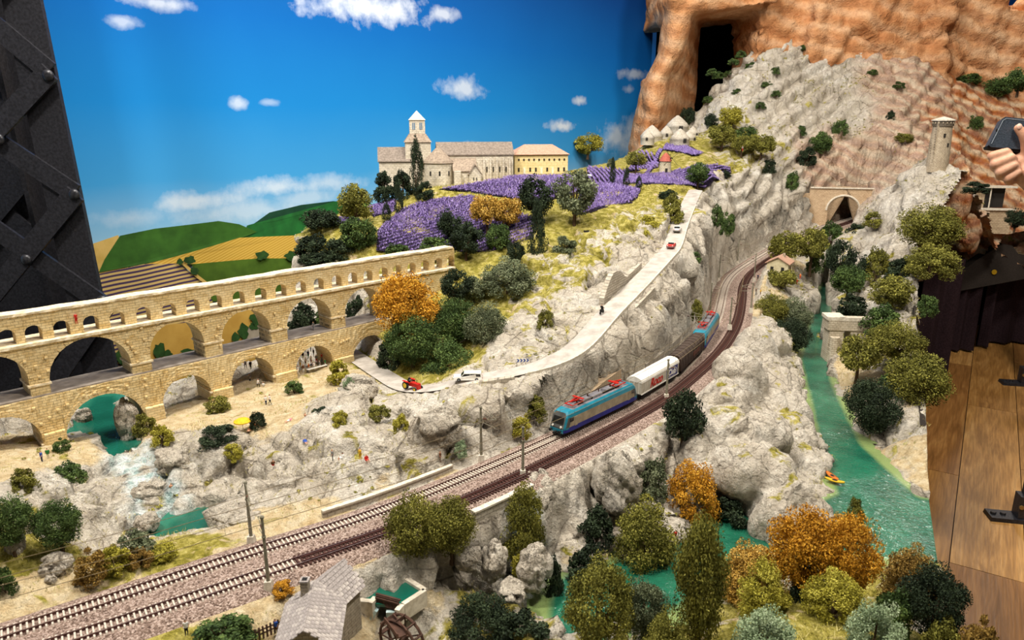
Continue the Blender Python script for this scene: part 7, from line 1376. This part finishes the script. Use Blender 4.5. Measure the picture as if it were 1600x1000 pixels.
# phone in a folding leather case
LEA = M('dark_leather', '#3a4450', '#222a33', scale=500, rough=.4, bump=.0006, spec=.5); PH = thing('phone', 'dark blue leather-cased phone held up by the visitor', 'phone', tuple(hp(1595, 210, 2)))
PP = Vector(PH.location); cs = [(1541, 228), (1562, 187), (1567, 184), (1660, 194), (1650, 240), (1545, 231)]; m = MB(); k = len(cs)
m.v = [tuple(hp(x, y, 6) - PP) for x, y in cs] + [tuple(hp(x + 1, y + 2, -7) - PP) for x, y in cs]; m.f = [tuple(range(k)), tuple(range(2 * k - 1, k - 1, -1))] + [(i, k + i, k + (i + 1) % k, (i + 1) % k) for i in range(k)]; m.m = [0] * len(m.f); m.build('case_cover', LEA, PH)
MB().add([tuple(hp(x, y, w) - PP) for x, y, w in [(1540, 229, 5), (1650, 241, 5), (1650, 246, 3), (1541, 233, 3), (1540, 229, -6), (1650, 241, -6), (1650, 246, -6), (1541, 233, -6)]], [(0, 1, 2, 3), (7, 6, 5, 4), (0, 4, 5, 1), (1, 5, 6, 2), (2, 6, 7, 3), (3, 7, 4, 0)]).build('case_spine', M('case_black', '#0d0d0f', '#080809', rough=.5), PH)
MB().tube([tuple(hp(x, y, 6.3) - PP) for x, y in [(1545, 226), (1563, 190), (1568, 187), (1658, 197)]], .0006, 5).build('stitching', M('stitch_grey', '#8d949c', '#737a82'), PH); MB().ball(tuple(hp(1553, 206, 6) - PP), .003, 10, sq=(.5, .3, 1.4)).build('case_slot', BLACK, PH)
# ------------------------------------------------------------------ little people
def figure(pose):
    m = MB()
    def c(a, b, r0, r1): m.tube([a, b], [r0, r1], 8); m.ball(a, r0, 8); m.ball(b, r1, 8)
    if pose == 'stand' or pose == 'walk':
        k = .10 if pose == 'walk' else .02
        for s in (-1, 1): c((.05 * s, k * s, .48), (.055 * s, k * s * .6, .26), .055, .042); c((.055 * s, k * s * .6, .26), (.055 * s, k * s * 1.6, .03), .04, .028); c((.055 * s, k * s * 1.6, .025), (.06 * s, k * s * 1.6 - .07, .02), .028, .024)
        c((0, 0, .50), (0, 0, .76), .095, .11); c((-.10, 0, .79), (.10, 0, .79), .045, .045); c((0, 0, .80), (0, -.01, .87), .035, .035); m.ball((0, -.015, .925), .068, 10, sq=(.85, 1, 1.1))
        for s in (-1, 1): c((.12 * s, 0, .79), (.15 * s, .02, .62), .036, .03); c((.15 * s, .02, .62), (.14 * s, -.07, .48), .028, .022)
    elif pose == 'sit':
        for s in (-1, 1): c((.06 * s, 0, .10), (.08 * s, -.24, .20), .058, .045); c((.08 * s, -.24, .20), (.07 * s, -.34, .02), .042, .028)
        c((0, 0, .10), (0, .06, .36), .10, .11); c((-.10, .06, .39), (.10, .06, .39), .045, .045); m.ball((0, .04, .53), .068, 10, sq=(.85, 1, 1.1)); c((0, .06, .4), (0, .05, .48), .035, .035)
        for s in (-1, 1): c((.12 * s, .06, .39), (.16 * s, .02, .24), .036, .03); c((.16 * s, .02, .24), (.12 * s, -.12, .2), .028, .022)
    else:
        for s in (-1, 1): c((.055 * s, .45, .06), (.06 * s, .70, .07), .055, .042); c((.06 * s, .70, .07), (.06 * s, .95, .04), .04, .028)
        c((0, .42, .08), (0, .18, .09), .095, .105); m.ball((0, 0, .09), .07, 10, sq=(.85, 1.1, 1)); c((0, .16, .09), (0, .06, .09), .035, .035)
        for s in (-1, 1): c((.12 * s, .17, .09), (.17 * s, .33, .05), .036, .03); c((.17 * s, .33, .05), (.15 * s, .46, .03), .028, .022)
    V, N, F = remeshed(m, .022); o = npmesh('body', V, F, [SKIN, M('hair_dark', '#3a2a1c'), WHITEP, M('trouser_dark', '#2f3440')]); fc = V[F].mean(1)
    if pose in ('stand', 'walk'): mi = np.where(fc[:, 2] > .965, 1, np.where(fc[:, 2] > .84, 0, np.where((fc[:, 2] > .50) & ((np.abs(fc[:, 0]) < .125) | (fc[:, 2] > .68)), 2, np.where(np.abs(fc[:, 0]) > .125, 0, 3))))
    elif pose == 'sit': mi = np.where(fc[:, 2] > .56, 1, np.where(fc[:, 2] > .45, 0, np.where((fc[:, 2] > .16) & (fc[:, 1] > -.06), 2, np.where(fc[:, 1] < -.22, 0, 3))))
    else: mi = np.where(fc[:, 1] < -.03, 1, np.where(fc[:, 1] < .12, 0, np.where((fc[:, 1] < .42), 2, np.where(fc[:, 1] < .62, 3, 0))))
    o.data.polygons.foreach_set('material_index', mi.astype(np.int32)); me = o.data; bpy.data.objects.remove(o); return me
FIG = {k: figure(k) for k in ('stand', 'walk', 'sit', 'lie')}
CLO = {'red': '#c22a20', 'white': '#ece8e0', 'blue': '#2f55a8', 'navy': '#22304f', 'green': '#2f7a3c', 'yellow': '#dcae28', 'orange': '#d5702a', 'grey': '#7d7d7c', 'black': '#1c1c1e', 'brown': '#6a452c', 'skin': '#cf9a78', 'pink': '#d98f90', 'cream': '#ded2b6'}
def cloth(k): return M('cloth_' + k, CLO[k], rough=.85)
HAIRS = [M('hair_dark', '#3a2a1c'), M('hair_fair', '#a58550'), M('hair_black', '#1a1512')]
def person(x, y, pose, top, bottom, label, h=.0205, rz=None, z=None, d=None, group=None):
    p = (hit(x, y) if z is None else atz(x, y, z)) if d is None else atd(x, y, d)
    T = thing('person', label, 'person', tuple(p), rz if rz is not None else (x * 1.7) % 6.28, group or 'miniature people'); T.scale = (h, h, h)
    inst(FIG[pose], 'body', T, mats=[SKIN, HAIRS[int(x + y) % 3], cloth(top), cloth(bottom)]); return T
person(66, 722, 'stand', 'blue', 'navy', 'miniature person in blue standing on the sand under the left arch'); person(76, 718, 'stand', 'green', 'cream', 'miniature person in green next to the person in blue'); person(268, 718, 'sit', 'yellow', 'skin', 'miniature bather in yellow sitting above the rapids'); person(268, 765, 'sit', 'skin', 'orange', 'miniature bather with bare back in the rapids')
person(388, 676, 'lie', 'skin', 'red', 'miniature sunbather lying under the yellow parasol'); person(397, 668, 'sit', 'orange', 'skin', 'miniature bather sitting beside the yellow parasol'); person(416, 633, 'stand', 'white', 'navy', 'miniature person in white walking on the beach, left of a couple'); person(422, 631, 'walk', 'white', 'black', 'taller miniature person in white on the beach, right of a couple')
person(456, 655, 'lie', 'pink', 'white', 'miniature sunbather with pink top on the beach'); person(478, 654, 'sit', 'skin', 'red', 'miniature bather with red trunks beside the dark beach bush'); person(520, 720, 'stand', 'grey', 'grey', 'miniature person in grey among the picnickers on the rocks'); person(535, 718, 'sit', 'white', 'white', 'miniature person in white sitting at the rock picnic'); person(563, 718, 'stand', 'yellow', 'yellow', 'miniature person in yellow on the rocks above the track'); person(573, 721, 'sit', 'red', 'red', 'miniature person in red crouching beside the one in yellow'); person(688, 722, 'stand', 'brown', 'brown', 'miniature person in brown at the trackside rocks'); person(475, 688, 'lie', 'blue', 'blue', 'miniature sunbather in blue on the middle rocks'); person(427, 728, 'sit', 'brown', 'red', 'miniature person in brown beside the rusty beach shrub')
person(120, 506, 'stand', 'red', 'red', 'miniature climber in red on the aqueduct ledge', d=pix(BO + BU * bsz(120, 506, .006)[0] + Vector((0, 0, Z2)))[2])
s_, _ = bsz(490, 516, .03); q = BO + BU * s_ + BN * .03; T = person(490, 516, 'walk', 'grey', 'grey', 'miniature walker in grey on the aqueduct road', .02); T.location = (q.x, q.y, Z1 + .003)
for i, (x, y, ps, a, b, lab) in enumerate([(392, 577, 'stand', 'black', 'black', 'in black on the rock behind the fourth lower arch'), (410, 572, 'stand', 'orange', 'yellow', 'in orange on the rock behind the fourth lower arch'), (418, 571, 'stand', 'green', 'navy', 'in green on the rock behind the fourth lower arch'), (384, 576, 'walk', 'grey', 'grey', 'in grey on the rock behind the fourth lower arch'), (391, 598, 'stand', 'grey', 'black', 'in dark clothes below the rock in the fourth lower arch'), (404, 606, 'walk', 'white', 'black', 'in white at the bench of the fourth lower arch'), (412, 605, 'sit', 'white', 'grey', 'sitting at the bench of the fourth lower arch')]): person(x, y, ps, a, b, 'miniature person ' + lab, z=.80 + (.02 if y < 580 else 0))
cols = ['white', 'red', 'grey', 'black', 'white', 'brown', 'white', 'green', 'navy', 'white', 'orange', 'white', 'pink', 'black', 'grey', 'white', 'yellow', 'white']
for i in range(24):
    r_, c_ = divmod(i, 6); x = 470 + c_ * 8.5 + (r_ % 2) * 4; y = 584 - r_ * 9 - c_ * 2.2; pb = bsz(x, y); q = BO + BU * pb[0] + BN * (.012 + r_ * .026); row = ['front', 'second', 'third', 'back'][r_]; place = ['first', 'second', 'third', 'fourth', 'fifth', 'sixth'][c_]
    T = person(x, y, 'stand' if (i * 7) % 3 else 'walk', cols[(i * 5) % 18], cols[(i * 7 + 3) % 18] if r_ else 'white', f'miniature guest crowded in the fifth lower arch, {row} row, {place} from the left', .020); T.location = (q.x, q.y, .803 + r_ * .006); T['group'] = 'crowd in the fifth arch'
tb = BO + BU * bsz(497, 580)[0] + BN * .004; T = thing('banquet_table', 'long white banquet table before the crowd in the aqueduct arch', 'table', (tb.x, tb.y, .803), BANG); MB().box((0, 0, .0075), (.05, .008, .001)).build('table_top', WHITEP, T)
for sx in (-1, 1):
    for sy in (-1, 1): MB().box((sx * .023, sy * .003, .0035), (.0012, .0012, .007)).build('leg', OLDW, T)
for x, y, a, b, lab in [(1184, 437, 'navy', 'black', 'in navy waiting at the track house, left'), (1189, 436, 'white', 'navy', 'in white waiting at the track house, middle'), (1194, 437, 'black', 'grey', 'in black waiting at the track house, right'), (1181, 460, 'black', 'black', 'in black at the fence of the far curve'), (1188, 461, 'yellow', 'brown', 'in yellow at the fence of the far curve'), (1245, 445, 'red', 'red', 'in red above the river head'), (1250, 436, 'orange', 'red', 'in orange above the river head')]: person(x, y, 'stand', a, b, 'miniature person ' + lab, z=.815)
person(292, 992, 'stand', 'white', 'black', 'miniature photographer in white at the bottom left meadow'); person(432, 990, 'stand', 'blue', 'brown', 'miniature person in blue behind the mill fence'); person(1160, 236, 'stand', 'grey', 'red', 'miniature hiker under the hill grove', d=2.9); person(1055, 838, 'sit', 'red', 'red', 'miniature person in red on the gorge beach', z=.695); p_ = road_at(949); T = person(949, 488, 'sit', 'black', 'black', 'miniature rider in black on the motorcycle', .021); T.location = tuple(p_[0] - p_[2] * .012 + Vector((0, 0, .0105))); T.rotation_euler.z = atan2(p_[1].y, p_[1].x) + pi / 2
p_ = road_at(648); T = person(644, 600, 'sit', 'black', 'grey', 'miniature driver in black on the red tractor', .018); T.location = tuple(p_[0] + p_[2] * .008 + p_[1] * -.008 + Vector((0, 0, .0155))); T.rotation_euler.z = atan2(p_[1].y, p_[1].x) + pi / 2
# beach parasol, boats, sign, tyre
p = hit(380, 672); T = thing('parasol', 'bright yellow parasol on the beach below the aqueduct', 'parasol', tuple(p)); MB().cyl((0, 0, 0), (0, 0, .024), .0006, .0006, 6).build('pole', WHITEP, T); MB().lathe([(.0155, .018), (.010, .0215), (0, .0245)], n=10).lathe([(0, .0238), (.010, .0208), (.0155, .0178)], n=10).build('canopy', M('parasol_yellow', '#e5b820', '#c89c14', scale=300), T); MB().lathe([(.0157, .0165), (.0157, .0182)], n=10).build('valance', M('parasol_yellow', '#e5b820'), T)
for x, y, c_, lab in [(1300, 746, 'orange', 'orange kayak beached by the river, above the yellow one'), (1304, 753, 'yellow', 'yellow kayak beached by the river, below the orange one'), (1288, 734, 'blue', 'small blue kayak beached under the rock arch'), (1282, 718, 'red', 'small red kayak beached under the rock arch')]:
    p = atz(x, y, ZW + .004); k = 1.0 if y > 740 else .5; o = thing('kayak', lab, 'boat', tuple(p), .35 + y, 'beached kayaks'); o.scale = (k, k, k); m = MB(); n = 12
    for i in range(n + 1):
        t = i / n * 2 - 1; w_ = .0062 * sqrt(max(0, 1 - t * t)) + .0002; zz = .0035 + .002 * t * t; m.v += [(t * .018, -w_, zz), (t * .018, 0, -.001 + .003 * t * t), (t * .018, w_, zz), (t * .018, 0, zz + .0006)]
    m.f = [(i * 4 + j, i * 4 + (j + 1) % 4, (i + 1) * 4 + (j + 1) % 4, (i + 1) * 4 + j) for i in range(n) for j in range(4)]; m.m = [0] * len(m.f); m.build('hull', cloth(c_), o, True); MB().ball((0, 0, .0043), .0032, 10, sq=(1.7, .9, .3)).build('cockpit', BLACK, o)
i_ = min(range(len(ROAD)), key=lambda i: abs(pix(ROAD[i])[0] - 820)); a_, r_ = perp(ROAD, i_); p = ROAD[i_] - r_ * .030; T = thing('chevron_sign', 'blue and white chevron bend sign beside the road', 'sign', (p.x, p.y, p.z), atan2(a_.y, a_.x))
MB().box((0, 0, .009), (.026, .0008, .0075)).build('panel', WHITEP, T); CHB = M('chevron_blue', '#25489a', '#1c3a80')
for k in range(4):
    x = -.0095 + k * .0063; MB().add([(x, -.0006, .0055), (x + .0028, -.0006, .0055), (x + .0056, -.0006, .009), (x + .0028, -.0006, .0125), (x, -.0006, .0125), (x + .0028, -.0006, .009)], [(0, 1, 2, 5), (5, 2, 3, 4)]).build('chevron', CHB, T)
for x in (-.009, .009): MB().cyl((x, .0008, -.004), (x, .0008, .008), .0006, .0006, 6).build('post', MAST, T)
p = hit(916, 362); o = MB().lathe([(.006 + .0022 * cos(2 * pi * i / 10), .002 + .0022 * sin(2 * pi * i / 10)) for i in range(11)], n=18).build('old_tyre', TYRE, None, True, loc=tuple(p)); tag(o, 'black old tyre lying in the grass above the scrub', 'tyre')
print('OBJ', len(bpy.data.objects), 'TRIS', sum(len(m.polygons) for m in bpy.data.meshes))
